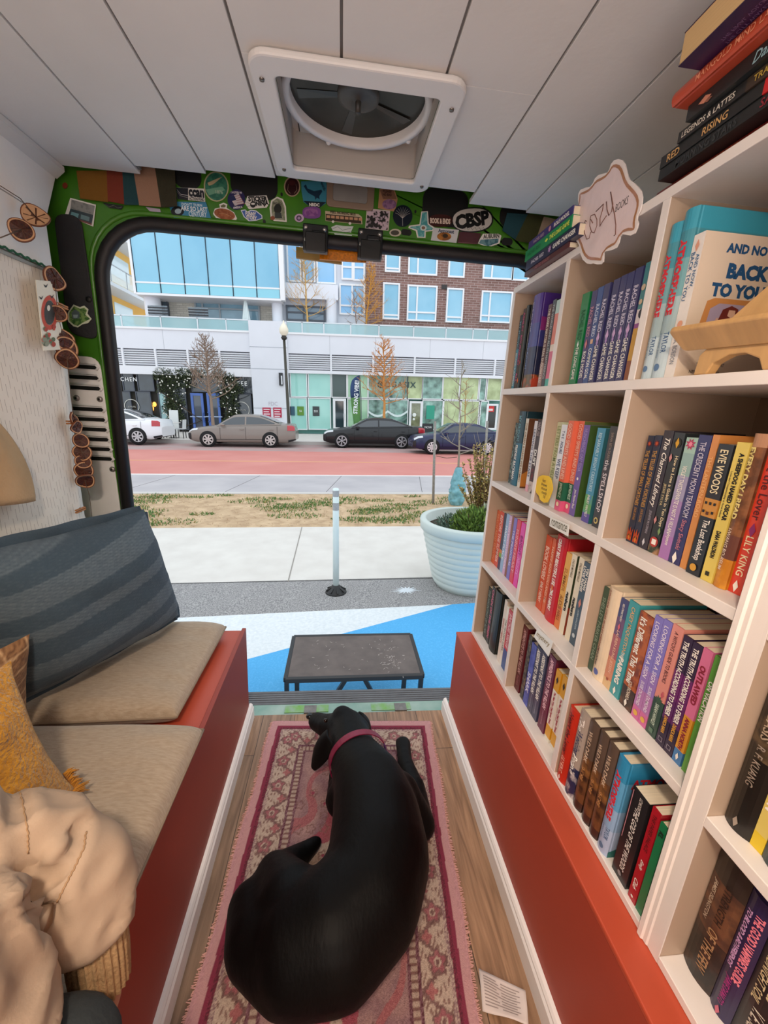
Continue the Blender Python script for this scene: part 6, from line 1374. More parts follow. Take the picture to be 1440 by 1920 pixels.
# step bench behind the sill
tz = -.25
A = onz(535, 1273, tz); B = onz(792, 1266, tz); Cc = onz(767, 1189, tz); D = onz(549, 1194, tz)
yn = (A.y+B.y)/2; ax_, bx_ = A.x, B.x; yf = (Cc.y+D.y)/2
st_ = thing('step_table', 'low black metal step table standing on the blue paint behind the doorway', 'table', ((ax_+bx_)/2, (yn+yf)/2, gz(.1, 2.2)))
TOP = mat('#544a46', .55, c2='#665b56', scale=12, bump=.1, bscale=60); MET = mat('#141416', .4)
tr0 = GR
def tzx(x): return tz + .012*(x-ax_)
q = MB(); q.prism([(ax_+.012, yn+.012, tzx(ax_)), (bx_-.012, yn+.012, tzx(bx_)), (bx_-.012, yf-.012, tzx(bx_)), (ax_+.012, yf-.012, tzx(ax_))], (0, 0, -.012)); q.build('top_panel', TOP, st_)
q = MB()
for a, b_ in (((ax_, yn), (bx_, yn)), ((bx_, yn), (bx_, yf)), ((bx_, yf), (ax_, yf)), ((ax_, yf), (ax_, yn))):
    q.bar((a[0], a[1], tzx(a[0])-.012), (b_[0], b_[1], tzx(b_[0])-.012), .024, .026)
q.build('rim_frame', MET, st_, bevel=.002)
for i, (x, y) in enumerate(((ax_+.006, yn+.006), (bx_-.006, yn+.006), (ax_+.006, yf-.006), (bx_-.006, yf-.006), (ax_+.06, yn+.03), (bx_-.10, yn+.03))):
    MB().bar((x, y, gz(x, y)), (x, y, tzx(x)-.02), .024, .024).build('leg', MET, st_)
q = MB()
for (a, b_) in (((ax_+.22, yn+.01, gz(0, 2)+.06), (ax_+.33, yn+.01, tzx(0)-.03)), ((bx_-.22, yn+.01, gz(0, 2)+.06), (bx_-.33, yn+.01, tzx(0)-.03))): q.bar(a, b_, .022, .022)
q.bar((ax_, yn+.02, gz(0, 2)+.05), (bx_, yn+.02, gz(0, 2)+.05), .02, .02); q.build('brace', MET, st_)
q = MB(); rs = random.Random(4)
for i in range(90):
    x = ax_+.12+rs.random()*(bx_-ax_-.2); y = yn+.06+rs.random()*(yf-yn-.12); a = rs.uniform(0, PI); L_ = rs.uniform(.003, .02)
    if rs.random() < .5: x = bx_-.17+rs.gauss(0, .035); y = yn+.13+rs.gauss(0, .05)
    q.obox((x, y, tzx(x)+.0004), (L_, .0018, .0006), (0, 0, a))
q.build('scuff_marks', mat('#b8b0aa', .8), st_)

# white delineator post
pd = G(630, 1110); dl_ = out('delineator_post', 'white flexible delineator post with two grey bands on a black base', 'bollard', pd)
tp_ = ony(636, 916, pd.y+.02); ups = tp_-pd
q = MB(); q.tube([pd+ups*.04, pd+ups*.985, pd+ups], [.030, .030, .024], 20); q.build('post', mat('#d9e6e4', .4), dl_)
for a, b_ in ((.80, .87), (.925, .98)):
    q = MB(); q.tube([pd+ups*(a-.0), pd+ups*(b_-.0)], .0307, 20, caps=False); q.build('reflective_band', mat('#9a9c9e', .3, var=.2, scale=200), dl_)
q = MB(); q.lathe([(.0, .0), (.105, .0), (.10, .012), (.05, .05), (.036, .075), (.03, .078)], tuple(pd), 24)
for k in range(8):
    a = 2*PI*k/8+.2; q.obox(pd+Vector((.065*math.cos(a), .065*math.sin(a), .026)), (.06, .014, .035), (0, .5, a))
q.build('base', mat('#1a1a1b', .5), dl_)

# ribbed planter with conifers
pc_ = G(872, 1112); pc_ = Vector((1.36, 3.82, gz(1.36, 3.82)))
pl_ = out('planter', 'large pale grey ribbed round planter pot on the pavement', 'planter', pc_)
prof = [(0, .0), (.325, .0), (.332, .02)]; rib = 9; z0, z1 = .03, .60
for i in range(rib):
    za = z0+(z1-z0)*i/rib; zb_ = z0+(z1-z0)*(i+1)/rib; ra = .335+.145*(za/.6)**.9; rb = .335+.145*(zb_/.6)**.9
    prof += [(ra+.004, za+.004), (rb+.010, zb_-.010), (rb+.0, zb_-.001)]
prof += [(.485, .602), (.512, .612), (.518, .69), (.512, .705), (.47, .708), (.455, .70), (.45, .60), (.0, .60)]
POT = mat('#c3cdc8', .5, var=.03, scale=4)
MB().lathe(prof, tuple(pc_), 72).build('pot', POT, pl_)
MB().lathe([(0, .605), (.449, .605)], tuple(pc_), 48).build('soil', mat('#3a2c20', .95, bump=.6, bscale=40), pl_)
def foliage(mb, c, r, n, leaf, rng, mi=(0,), up=.4, spiky=1.):
    for i in range(n):
        while True:
            p = Vector((rng.uniform(-1, 1), rng.uniform(-1, 1), rng.uniform(-.2, 1)))
            if p.length < 1: break
        q = Vector(c)+Vector((p.x*r[0], p.y*r[1], p.z*r[2]))
        d = (p*.8+Vector((rng.uniform(-.5, .5), rng.uniform(-.5, .5), up+rng.uniform(-.3, .3)))).normalized(); s_ = d.orthogonal().normalized(); s_ = Matrix.Rotation(rng.uniform(0, 6.3), 3, d) @ s_
        L_ = leaf*rng.uniform(.6, 1.3); w = L_*.22*spiky
        mb.add([q, q+d*L_*.5+s_*w, q+d*L_, q+d*L_*.5-s_*w], [(0, 1, 2, 3)], mi[rng.randrange(len(mi))])
rl = random.Random(21)
zb = pc_.z+.62
def shrub(name, label, c, r, n, leaf, cols, up=.4, stems=7, spiky=1., stemc='#5a4630'):
    t = out(name, label, 'shrub', (c[0], c[1], c[2]))
    f_ = MB(); foliage(f_, c, r, n, leaf, rl, tuple(range(len(cols))), up, spiky); f_.build('foliage', [mat(k, .7) for k in cols], t)
    s_ = MB()
    for i in range(stems):
        a = rl.uniform(0, 6.3); s_.tube([(c[0], c[1], c[2]), (c[0]+r[0]*.3*math.cos(a), c[1]+r[1]*.3*math.sin(a), c[2]+r[2]*.5), (c[0]+r[0]*.7*math.cos(a), c[1]+r[1]*.7*math.sin(a), c[2]+r[2]*.9)], [.008, .006, .003], 5)
    s_.build('stem', mat(stemc, .9), t); return t
shrub('juniper_shrub', 'bright green juniper growing at the front of the planter', (1.28, 3.58, zb), (.22, .18, .25), 2600, .055, ['#5c7a2c', '#7a9440', '#4a6426'], .5, 7, .6)
shrub('juniper_shrub', 'dark grey-green trailing juniper at the left rim of the planter', (1.08, 3.68, zb-.01), (.15, .16, .16), 1200, .042, ['#5c7260', '#44584a', '#7a8e80'], .2, 5, .6)
shrub('juniper_shrub', 'silvery green juniper at the right of the planter near the bookcase', (1.52, 3.62, zb), (.22, .18, .30), 2200, .055, ['#8c9a84', '#a9b09a', '#707f6a'], .5, 7, .6)
t = out('upright_shrub', 'tall bronze-green small-leaved shrub standing at the back of the planter', 'shrub', (1.52, 3.98, zb))
f_ = MB(); s_ = MB()
for i in range(54):
    a = rl.uniform(0, 6.3); rr = rl.uniform(.02, .22); tx, ty = 1.50+rr*math.cos(a)*1.25, 3.98+rr*math.sin(a); hh_ = rl.uniform(.35, .84)
    p0 = Vector((1.50+rr*.3*math.cos(a), 3.98+rr*.3*math.sin(a), zb)); p1 = Vector((tx, ty, zb+hh_)); pm = p0.lerp(p1, .5)+Vector((.015, 0, 0))
    s_.tube([p0, pm, p1], [.006, .004, .0018], 5)
    for k in range(80):
        u = rl.uniform(.12, 1); p = p0.lerp(pm, u*2) if u < .5 else pm.lerp(p1, u*2-1)
        d = Vector((rl.uniform(-1, 1), rl.uniform(-1, 1), rl.uniform(0, 1))).normalized(); w = d.orthogonal().normalized()*.009; L_ = rl.uniform(.02, .036)
        f_.add([p, p+d*L_*.5+w, p+d*L_, p+d*L_*.5-w], [(0, 1, 2, 3)], rl.randrange(4))
f_.build('foliage', [mat(k, .6) for k in ('#8c7434', '#a08a48', '#6d6a34', '#c0a864')], t); s_.build('stem', mat('#6a4a34', .9), t)

# young street tree with stakes and watering bag
def branchy(mb, p, d, L_, r, depth, rng, spread=.6, upb=.25, n=4, mi=0, ratio=.68, kink=.12):
    pts = [p]; q = p; dd = d
    for i in range(3):
        dd = (dd + Vector((rng.uniform(-kink, kink), rng.uniform(-kink, kink), rng.uniform(-kink*.4, kink)))).normalized(); q = q+dd*(L_/3); pts.append(q)
    mb.tube(pts, [r, r*.85, r*.7, r*.55], 5 if depth < 2 else 4, mi, caps=False)
    if depth <= 0: return
    for k in range(n):
        u = rng.uniform(.35, 1); i = min(2, int(u*3)); b_ = pts[i].lerp(pts[i+1], u*3-i)
        side = Vector((rng.uniform(-1, 1), rng.uniform(-1, 1), rng.uniform(-.2, .6))).normalized()
        nd = (dd*(1-spread)+side*spread+Vector((0, 0, upb*.5))).normalized()
        branchy(mb, b_, nd, L_*ratio*rng.uniform(.7, 1.1), r*.5, depth-1, rng, spread, upb, n, mi, ratio, kink)
def bare_tree(name, label, base, H_, r, col, seed, trunk=.35, limbs=18, reach=.28, depth=2, group=None, up=.3, crown0=None, lean=0):
    t = out(name, label, 'tree', base, group); rng = random.Random(seed); base = Vector(base); upv = (OUT @ Vector((lean, 0, 1))).normalized()
    m = MB(); pts = [base+upv*(H_*i/8)+Vector((rng.uniform(-.02, .02)*H_*.3, 0, 0)) for i in range(9)]
    m.tube(pts, [r*(1-.85*i/8) for i in range(9)], 8); m.build('trunk', mat(col, .9, bump=.4, bscale=20), t)
    c_ = MB()
    for i in range(limbs):
        u = trunk+(1-trunk)*(i+.5)/limbs*.98; k = min(7, int(u*8)); p = pts[k].lerp(pts[k+1], u*8-k); a = i*2.4+rng.uniform(-.4, .4)
        taper = 1-.75*((u-trunk)/(1-trunk)); el = up+.5*((u-trunk)/(1-trunk))
        branchy(c_, p, Vector((math.cos(a), math.sin(a)*.8, el)).normalized(), H_*reach*taper, r*.32, depth, rng, .55, .2, 4)
    c_.build('crown', mat(col, .9), t); return t
pb = G(856, 946); pb = Vector((pb.x, pb.y, gz(pb.x, pb.y)))
tb = bare_tree('young_tree', 'thin bare sapling staked in the soil strip behind the planter', pb, 2.55, .028, '#8a7f70', 5, .35, 12, .2, 1)
bg_ = out('watering_bag', 'blue-green plastic watering bag wrapped round the sapling foot', 'bag', pb)
q = MB()
def bagp(u, v):
    a = 2*PI*u; r_ = (.135 if v < .5 else .135-.09*((v-.5)/.5)**1.3)*(1-.25*max(0, .12-v)/.12); r_ *= 1+.22*NZ.noise(Vector((math.cos(a)*2, math.sin(a)*2, v*7)))+.14*NZ.noise(Vector((math.cos(a)*6, math.sin(a)*6, v*18)))
    return pb + OUT @ Vector((r_*math.cos(a)*1.1+.02*v, r_*math.sin(a), v*.72))
q.grid(bagp, 40, 40); q.build('bag_skin', mat('#7fb2b8', .4, c2='#5a94a2', scale=9, bump=.8, bscale=18), bg_)
for i, (a, b_, lb) in enumerate((((812, 945), (821, 790), 'left of the two grey wooden stakes beside the sapling'), ((904, 940), (919, 790), 'right of the two grey wooden stakes, mostly behind the planter shrub'))):
    p = G(*a); e = ony(*b_, p.y+.1); so_ = out('tree_stake', lb, 'stake', p, 'tree stakes'); MB().tube([p, e], .024, 8).build('pole', mat('#8a857e', .9, var=.2, scale=30), so_)
p1_, p2_ = ony(818, 855, 7.55), ony(857, 857, 7.5); p3_ = ony(908, 850, 7.6)
tag(MB().tube([p1_, p1_.lerp(p2_, .5)+Vector((0, 0, -.03)), p2_], .006, 5).build('tie_wire', mat('#5a4a3c', .8)), 'thin wire tying the left stake to the sapling', 'wire')
tag(MB().tube([ony(863, 835, 7.5), ony(880, 842, 7.5), p3_], .008, 5).build('tie_strap', mat('#9a958c', .8)), 'pale strap tying the sapling to the right stake', 'strap')

# ------------------------------------------------------------------ cars along the far kerb, all facing left
def car(label, fw, rw, L, wb, Hh, paint_, rim, kind='sedan', hw=.9, front=.9, glass='#2a3238', dark=False, spokes=5, rimr=.235, beltz=.93):
    """fw, rw: contact points of front and rear wheel on the near side"""
    mid = (fw+rw)/2
    r = thing('car', label, 'car', tuple(mid), 'cars parked along the far kerb', (-GS, -GR, math.atan2(rw.y-fw.y, rw.x-fw.x)*.0))
    k = (rw-fw).length/wb                   # keep the car in proportion to its wheelbase
    x0 = -wb/2-front; x1 = x0+L; PB = mat(paint_, .25, coat=.25, spec=.4)
    S = lambda x, y, z: Vector((x*k, (y+hw)*k, z*k))
    wsb, wst, rft, rbt = x0+L*.27, x0+L*.425, x0+L*.66, x0+L*.865     # windscreen foot, roof front, roof rear, rear glass foot
    def top(x):
        ks = [(x0, .62), (x0+.05, .70), (x0+.22, .80), (wsb, beltz+.02), (rbt, beltz+.12), (x1-.12, beltz+.10), (x1-.02, beltz+.02), (x1, .72)]
        for (a, za), (b_, zb2) in zip(ks, ks[1:]):
            if a <= x <= b_: t_ = (x-a)/(b_-a); return za+(zb2-za)*t_
        return ks[-1][1]
    def wid(x):
        e = min((x-x0)/.5, (x1-x)/.45, 1); return hw*(.80+.20*math.sqrt(max(0, min(1, e))))
    NS = 40; q = MB()
    def sec(u, v):
        x = x0+L*u; w = wid(x); t_ = top(x); low = .20+.10*max(0, 1-(x-x0)/.35)+.12*max(0, 1-(x1-x)/.4)
        prof_ = [(-.86, low), (-.985, low+.06), (-1, .42), (-1, .60), (-.985, min(t_-.10, beltz-.14)), (-.955, t_-.04), (-.84, t_), (-.4, t_+.025), (0, t_+.03)]
        s_ = v*16; mir = s_ > 8; s_ = 16-s_ if mir else s_
        i = min(7, int(s_)); f_ = s_-i; a, b_ = prof_[i], prof_[i+1]
        y = (a[0]+(b_[0]-a[0])*f_)*w; z = a[1]+(b_[1]-a[1])*f_
        return S(x, -y if mir else y, z)
    q.grid(sec, NS, 16); 
    for u in (0, 1):
        q.add([sec(u, v/16) for v in range(17)], [tuple(range(17))])
    q.build('body', PB, r, local=True)
    # greenhouse
    q = MB(); gh = lambda x: (lambda t_: t_)(0)
    def roofz(x):
        if x < wst: t_ = (x-wsb)/(wst-wsb); return top(x)+(Hh-.03-top(x))*(t_**.9)
        if x < rft: return Hh-.03+.03*math.sin(PI*(x-wst)/(rft-wst))
        t_ = (x-rft)/(rbt-rft); return Hh-.03+(top(x)-Hh+.03)*(t_**1.25)
    def gsec(u, v):
        x = wsb+(rbt-wsb)*u; zt = roofz(x); zb2 = top(x)-.02; w0 = wid(x)*.94; fr_ = max(0, (zt-zb2)/(Hh-zb2)); w1 = w0*(1-.24*fr_)
        s_ = v*8; mir = s_ > 4; s_ = 8-s_ if mir else s_
        pr_ = [(-w0, zb2), (-w1-.01, zt-.05*fr_), (-w1+.06, zt-.005), (-w1*.5, zt+.012), (0, zt+.016)]
        i = min(3, int(s_)); f_ = s_-i; a, b_ = pr_[i], pr_[i+1]; y = a[0]+(b_[0]-a[0])*f_; z = a[1]+(b_[1]-a[1])*f_
        return S(x, -y if mir else y, z)
    q.grid(gsec, 36, 8); q.build('roof', PB, r, local=True)
    GL = mat(glass, .06, spec=.9, coat=.4)
    def sidepane(xa, xb, ta=.10, tb=.12):
        n_ = 8; lo = []; hi = []
        for i in range(n_+1):
            x = xa+(xb-xa)*i/n_; u = (x-wsb)/(rbt-wsb); zt = roofz(x); zb2 = top(x)
            A_ = gsec(u, 0); B_ = gsec(u, 1/8)
            if zt-zb2 < .06: continue
            hgt = (zt-zb2); lo.append(A_.lerp(B_, .07/max(hgt, .07)*.8)+Vector((0, -.008, 0))); hi.append(A_.lerp(B_, 1-min(.5, .055/hgt))+Vector((0, -.008, 0)))
        m_ = MB(); m_.add(lo+hi, [(i, i+1, len(lo)+i+1, len(lo)+i) for i in range(len(lo)-1)]); m_.build('side_window', GL, r, local=True)
    xm = x0+L*.535
    sidepane(wsb+L*.035, xm-.035); sidepane(xm+.035, rbt-L*.055)
    def screen(ua, ub, nm):
        m_ = MB(); n_ = 6
        m_.grid(lambda u, v: gsec(ua+(ub-ua)*v, .17+.66*u)+Vector((0, 0, .010)), 8, n_); m_.build(nm, GL, r, local=True)
    uw = (wst-wsb)/(rbt-wsb); ur = (rft-wsb)/(rbt-wsb)
    screen(.02, uw*.95, 'windscreen'); screen(ur*1.03, .96, 'rear_window')
    # door seams, sill, handles, mirror
    m_ = MB()
    for x in (wsb+L*.03, xm, rbt-L*.035):
        m_.tube([S(x+(.04 if x > xm else 0), -wid(x)*1.002, .36), S(x, -wid(x)*1.003, .62), S(x, -wid(x)*.985, top(x)-.08)], .006*k, 4)
    m_.tube([S(x0+L*.2, -wid(0)*1.003, .33), S(x1-L*.2, -wid(0)*1.003, .36)], .010*k, 4); m_.build('panel_seam', mat('#0c0d10', .5), r, local=True)
    for x in (xm-.16, rbt-L*.09):
        MB().obox(S(x, -wid(x)*1.005, beltz-.13), (.17*k, .03*k, .035*k)).build('door_handle', PB, r, local=True)
    MB().ball(S(wsb+.30, -hw-.06, beltz+.06), (.10*k, .07*k, .065*k), 12, 8).build('wing_mirror', PB, r, local=True)
    # lamps, bumper, grille
    m_ = MB(); m_.grid(lambda u, v: sec(.012+.085*u, (4.3+1.7*v)/16)+Vector((-.006, -.012, .004))*k, 6, 4); m_.build('headlamp', mat('#cfd4d6', .15, spec=.9), r, local=True)
    m_ = MB(); m_.grid(lambda u, v: sec(.925+.068*u, (3.9+1.5*v)/16)+Vector((.006, -.012, .002))*k, 6, 4); m_.build('tail_lamp', mat('#b0202a', .2, coat=.6), r, local=True)
    m_ = MB(); m_.grid(lambda u, v: sec(.001+.03*u, (1.0+2.2*v)/16)+Vector((-.01, -.01, 0))*k, 4, 4); m_.build('front_grille', mat('#121316', .4), r, local=True)
    m_ = MB(); m_.grid(lambda u, v: sec(.93+.069*u, (.2+1.2*v)/16)+Vector((.012, -.012, 0))*k, 6, 4); m_.build('rear_bumper', mat('#23252a', .6), r, local=True)
    # wheels with arches
    for xw in (-wb/2, wb/2):
        for sd_ in (-1, 1):
            w = wid(xw)
            if sd_ == -1:
                m_ = MB(); m_.lathe([(.0, 0), (.375*k, 0), (.375*k, .05*k)], tuple(S(xw, -w-.006, .335)), 28, axis=1); m_.build('wheel_arch', mat('#08080a', .8), r, local=True)
            c_ = S(xw, sd_*(w-.09), .325); o_ = sd_*.10*k
            wh = MB(); wh.lathe([(.225*k, o_*1.0), (.30*k, o_*1.06), (.322*k, o_*.85), (.325*k, 0), (.322*k, -o_), (.22*k, -o_)], tuple(c_), 32, axis=1); wo = wh.build('tyre', mat('#101012', .8), r, local=True)
            if sd_ == -1:
                rm = MB(); rm.ring([c_+Vector((rimr*k*math.cos(2*PI*i/32), o_*1.04, rimr*k*math.sin(2*PI*i/32))) for i in range(32)], [c_+Vector((rimr*.86*k*math.cos(2*PI*i/32), o_*1.04, rimr*.86*k*math.sin(2*PI*i/32))) for i in range(32)], (0, .03*k, 0))
                for j in range(spokes):
                    a = 2*PI*j/spokes+.4
                    for da in ((-.13, .13) if dark else (0,)):
                        d_ = Vector((math.cos(a+da), 0, math.sin(a+da))); rm.bar(c_+Vector((0, o_*1.03, 0))+Vector((math.cos(a), 0, math.sin(a)))*.03*k, c_+Vector((0, o_*1.03, 0))+d_*rimr*.9*k, (.028 if dark else .065)*k, .02*k, up=(0, 1, 0))
                rm.lathe([(0, o_*1.1), (.05*k, o_*1.1), (.055*k, o_*.95)], tuple(c_), 16, axis=1)
                rm.build('rim', mat(rim, .3, metal=.6), wo, local=True)
                bk = MB(); bk.lathe([(0, o_*.72), (rimr*.9*k, o_*.72)], tuple(c_), 24, axis=1); bk.build('brake_shadow_disc', mat('#26272a', .6, metal=.4), wo, local=True)
    return r
car('silver-grey sedan parked in front of the ivy-framed cafe door', G(392, 837), G(507, 839), 4.85, 2.80, 1.47, '#857c74', '#c9c6c2', spokes=7)
car('glossy black sedan with dark alloy wheels in front of the turquoise shop', G(641, 839), G(753, 841), 5.05, 2.95, 1.43, '#0d0e12', '#b5b6ba', dark=True, spokes=6, rimr=.255)
car('dark blue sedan behind the sapling and planter at right', G(809, 851), G(914, 853), 4.65, 2.70, 1.44, '#1b2348', '#d6d6d6', spokes=9)
p_ = G(260, 834); car('white sedan with red tail lamp cut off by the door frame at left', p_+Vector((-2.62, 0, -.02)), p_, 4.55, 2.70, 1.45, '#e6e9ec', '#c3c6c8', spokes=7)
# ================================================================== OUTSIDE: buildings, street furniture
BO = Vector((0, 25, 0)); BROT = (0, -.035, 0)
BMI = Euler(BROT).to_matrix().inverted()
def fp(px, py, yy=0.):
    """sighting of the facade plane local y = yy: returns local x, z"""
    o = BMI @ (EYE-BO); d = BMI @ ray(px, py); p = o + d*((yy-o.y)/d.y); return p.x, p.z
bld = thing('building', 'street building with white terrace, louvre band, turquoise shop and brick upper floor', 'building', tuple(BO), None, BROT)
def P8(n, mb, m, par=None, **k): return mb.build(n, m, par or bld, local=True, **k)
WPAN = mat('#dadde3', .5, var=.02, scale=1); WFR = mat('#e6e7e8', .45); DFR = mat('#4a505a', .4)
XL, XR = -13.5, 16.5
zlb, zlt, zwt, zrt = 2.92, 3.80, 4.80, 5.45
zg = -1.0
# wall column between the two shops, with joints
cx0, cx1 = fp(473, 700)[0], fp(541, 700)[0]
q = MB(); q.box(cx0, cx1, -.25, .6, zg, 5.42)
for z in (.75, 2.9, 4.05): q.box(cx0-.005, cx1+.005, -.256, -.24, z, z+.035, 1)
P8('wall_column', q, [WPAN, mat('#a9aeb6', .6)])
q = MB(); q.box(XL, cx0, -.10, .6, zlt, zwt); q.box(cx1, XR, -.10, .6, zlt, zwt)
for x in (-9.6, -7.2, -.6, 2.0, 5.2, 8.4, 11): q.box(x, x+.02, -.105, -.09, zlt, zwt, 1)
q.box(XL, cx0, -.16, .6, zwt, zwt+.1, 2); q.box(cx1, XR, -.16, .6, zwt, zwt+.1, 2)
P8('fascia', q, [WPAN, mat('#b3b7bd', .6), WFR])
for (a, b_, n_) in ((XL, cx0, 5), (cx1, XR, 8)):
    q = MB(); q.box(a, b_, .05, .4, zlb, zlt, 1)
    for k in range(7): q.obox(((a+b_)/2, -.02, zlb+.10+k*.115), (b_-a, .12, .035), (.6, 0, 0), 0)
    for k in range(n_+1): x = a+(b_-a)*k/n_; q.box(x-.05, x+.05, -.12, .1, zlb, zlt, 0)
    q.box(a, b_, -.14, .4, zlb-.45, zlb, 0) if a == XL else q.box(a, b_, -.14, .4, zlb-.18, zlb, 0)
    P8('louvre_band', q, [mat('#e0e2e6', .5), mat('#5c6068', .7)])
# terrace deck and glass balustrade
q = MB(); q.box(XL, XR, .62, 9, zwt-.15, zwt); P8('terrace_deck', q, mat('#b9b7b3', .7))
GLB = mat('#a9d3d8', .08, spec=.9, alpha=.55)
xs_ = [XL, -11.6, -9.6, -7.7, -6.2, cx0] ; xs2 = [cx1, -2.1, -.9, .6, 2.2, 4.2, 6.1, 7.7, 8.6, 10.2, 12]
for a, b_ in list(zip(xs_, xs_[1:])) + list(zip(xs2, xs2[1:])):
    q = MB(); q.box(a+.04, b_-.04, -.12, -.10, zwt+.1, zrt-.04); P8('balustrade_pane', q, GLB)
q = MB(); q.box(XL, cx0, -.14, -.08, zrt-.04, zrt+.02); q.box(cx1, XR, -.14, -.08, zrt-.04, zrt+.02)
for x in xs_+xs2: q.box(x-.03, x+.03, -.14, -.08, zwt, zrt)
P8('balustrade_rail', q, mat('#cfd6da', .35, metal=.3))
# ---------------- upper storeys set back behind the terrace
YU = 1.2
def up(px, py): return fp(px, py, YU)
SKYG = mat('#78b6d2', .08, c2='#94c8de', scale=.5, spec=.8); SKYG2 = mat('#7ab6e2', .08, c2='#94c6ea', scale=.4, spec=.8)  # glass with the reflected sky blue put into its base colour
# brick wall with bonded bricks
def brick_mat(c1, c2, cm, w=.24, h=.075):
    m = bpy.data.materials.new('mat_brick'); m.use_nodes = True; nt = m.node_tree; N = nt.nodes; L = nt.links; b = N['Principled BSDF']
    t = N.new('ShaderNodeTexCoord'); mp = N.new('ShaderNodeMapping'); mp.inputs['Rotation'].default_value = (PI/2, 0, 0); L.new(t.outputs['Object'], mp.inputs[0])
    br = N.new('ShaderNodeTexBrick'); L.new(mp.outputs[0], br.inputs['Vector']); br.inputs['Scale'].default_value = 1; br.inputs['Brick Width'].default_value = w; br.inputs['Row Height'].default_value = h; br.inputs['Mortar Size'].default_value = .012
    br.inputs['Color1'].default_value = lin(c1); br.inputs['Color2'].default_value = lin(c2); br.inputs['Mortar'].default_value = lin(cm)
    L.new(br.outputs['Color'], b.inputs['Base Color']); b.inputs['Roughness'].default_value = .85; return m
BRK = brick_mat('#8a6a62', '#75574f', '#a89892', .42, .13)
bx0 = up(686, 520)[0]
q = MB(); q.box(bx0, XR, YU, YU+.4, zwt, 14); P8('wall', q, BRK)
def win(px0, py0, px1, py1, splits=(), hs=(), name='window', pane=SKYG, fr_=WFR, yy=YU, dep=.10, t=.09):
    a = fp(px0, py0, yy); b_ = fp(px1, py1, yy); x0, x1, z1, z0 = a[0], b_[0], a[1], b_[1]
    q = MB()
    for (xa, xb, za, zb_) in ((x0, x0+t, z0+t, z1-t), (x1-t, x1, z0+t, z1-t), (x0, x1, z0, z0+t), (x0, x1, z1-t, z1)): q.box(xa, xb, yy-dep, yy+.05, za, zb_)
    for s_ in splits: x = x0+(x1-x0)*s_; q.box(x-t/2, x+t/2, yy-dep+.006, yy+.05, z0+t, z1-t)
    for s_ in hs: z = z0+(z1-z0)*s_; q.box(x0+t, x1-t, yy-dep+.012, yy+.05, z-t/2, z+t/2)
    o = P8(name, q, fr_); p = MB(); p.box(x0+t*.5, x1-t*.5, yy-.03, yy+.02, z0+t*.5, z1-t*.5); P8('pane', p, pane, o)
    return o
for r_ in ((718, 530, 748, 600, (), (.12,)), (764, 534, 817, 604, (.33,), (.25,)), (838, 540, 866, 606, (), (.16,)), (903, 545, 956, 607, (.28,), (.22,)),
           (722, 462, 750, 512, (), (.15,)), (766, 466, 819, 518, (.33,), ()), (842, 470, 870, 522, (), ()), (907, 478, 960, 526, (.3,), ()), (962, 482, 990, 528, (), ())):
    win(*r_)
q = MB(); a = up(828, 538); q.box(a[0], a[0]+.32, YU-.05, YU, a[1]-.12, a[1]+.12); P8('wall_vent', q, mat('#33302f', .7))
# bay between: white framed glazing with a projecting balcony band
cxa, cxb = up(527, 520)[0], bx0
q = MB(); q.box(cxa, cxb, YU+.05, YU+.4, zwt, 14); P8('bay_wall', q, mat('#cfd4dc', .5))
win(536, 440, 566, 530, (), (), pane=SKYG2); win(566, 440, 592, 530, (), (), pane=SKYG2); win(592, 444, 630, 534, (), (), pane=SKYG2); win(640, 476, 662, 526, (), (.5,), pane=SKYG2); win(662, 476, 684, 528, (), (.5,), pane=SKYG2)
win(636, 532, 684, 592, (.5,), (.3,), pane=SKYG2)
a = up(527, 533); b_ = up(634, 566); q = MB(); q.box(a[0], b_[0], YU-.45, YU+.1, b_[1], a[1]); P8('balcony_band', q, mat('#dfe3ea', .5))
for x, w in ((522, .55), (622, .55)):
    c_ = up(x, 600); q = MB(); q.lathe([(.30, zwt), (.30, b_[1]+.05)], (c_[0], YU-.3, 0), 20); P8('round_column', q, mat('#d9dde4', .4))
win(536, 572, 610, 604, (.45,), (.55,), pane=mat('#6a8090', .1, spec=.8), fr_=DFR)
# projecting glass box on the left
YG = .2
ga = fp(243, 436, YG); gb_ = fp(526, 560, YG); gx0, gx1, gz0 = ga[0], gb_[0], 6.60
q = MB(); q.box(gx0, gx1, YG, YG+3, gz0, 13.5); P8('glass_box', q, SKYG)
n_ = 6
for k in range(n_):
    xa = gx0+(gx1-gx0)*k/n_; xb = gx0+(gx1-gx0)*(k+1)/n_
    q = MB(); q.box(xa+.03, xb-.03, YG-.05, YG-.02, gz0+.55, 13.5); P8('glass_pane', q, [mat(('#72b2ce', '#7cbad4', '#6caecc')[k % 3], .06, c2='#86c2da', scale=.35, spec=.9)])  # sky reflection painted as the pane's own blue
    q = MB(); q.box(xa+.03, xb-.03, YG-.05, YG-.02, gz0+.05, gz0+.50); P8('spandrel_pane', q, [mat('#86cadb', .08, spec=.8)])
q = MB()
for k in range(n_+1):
    x = gx0+(gx1-gx0)*k/n_; q.box(x-.012, x+.012, YG-.08, YG, gz0, 13.5, 1)
q.box(gx0, gx1, YG-.07, YG, gz0+.49, gz0+.57); q.box(gx0-.05, gx1+.05, YG-.1, YG+3, gz0-.08, gz0+.03); q.box(gx0-.12, gx0, YG-.12, YG+.1, gz0-.05, 13.5); q.box(gx1, gx1+.25, YG-.12, YG+.3, gz0-.05, 13.5)
P8('mullion', q, [WFR, mat('#30404c', .4)])
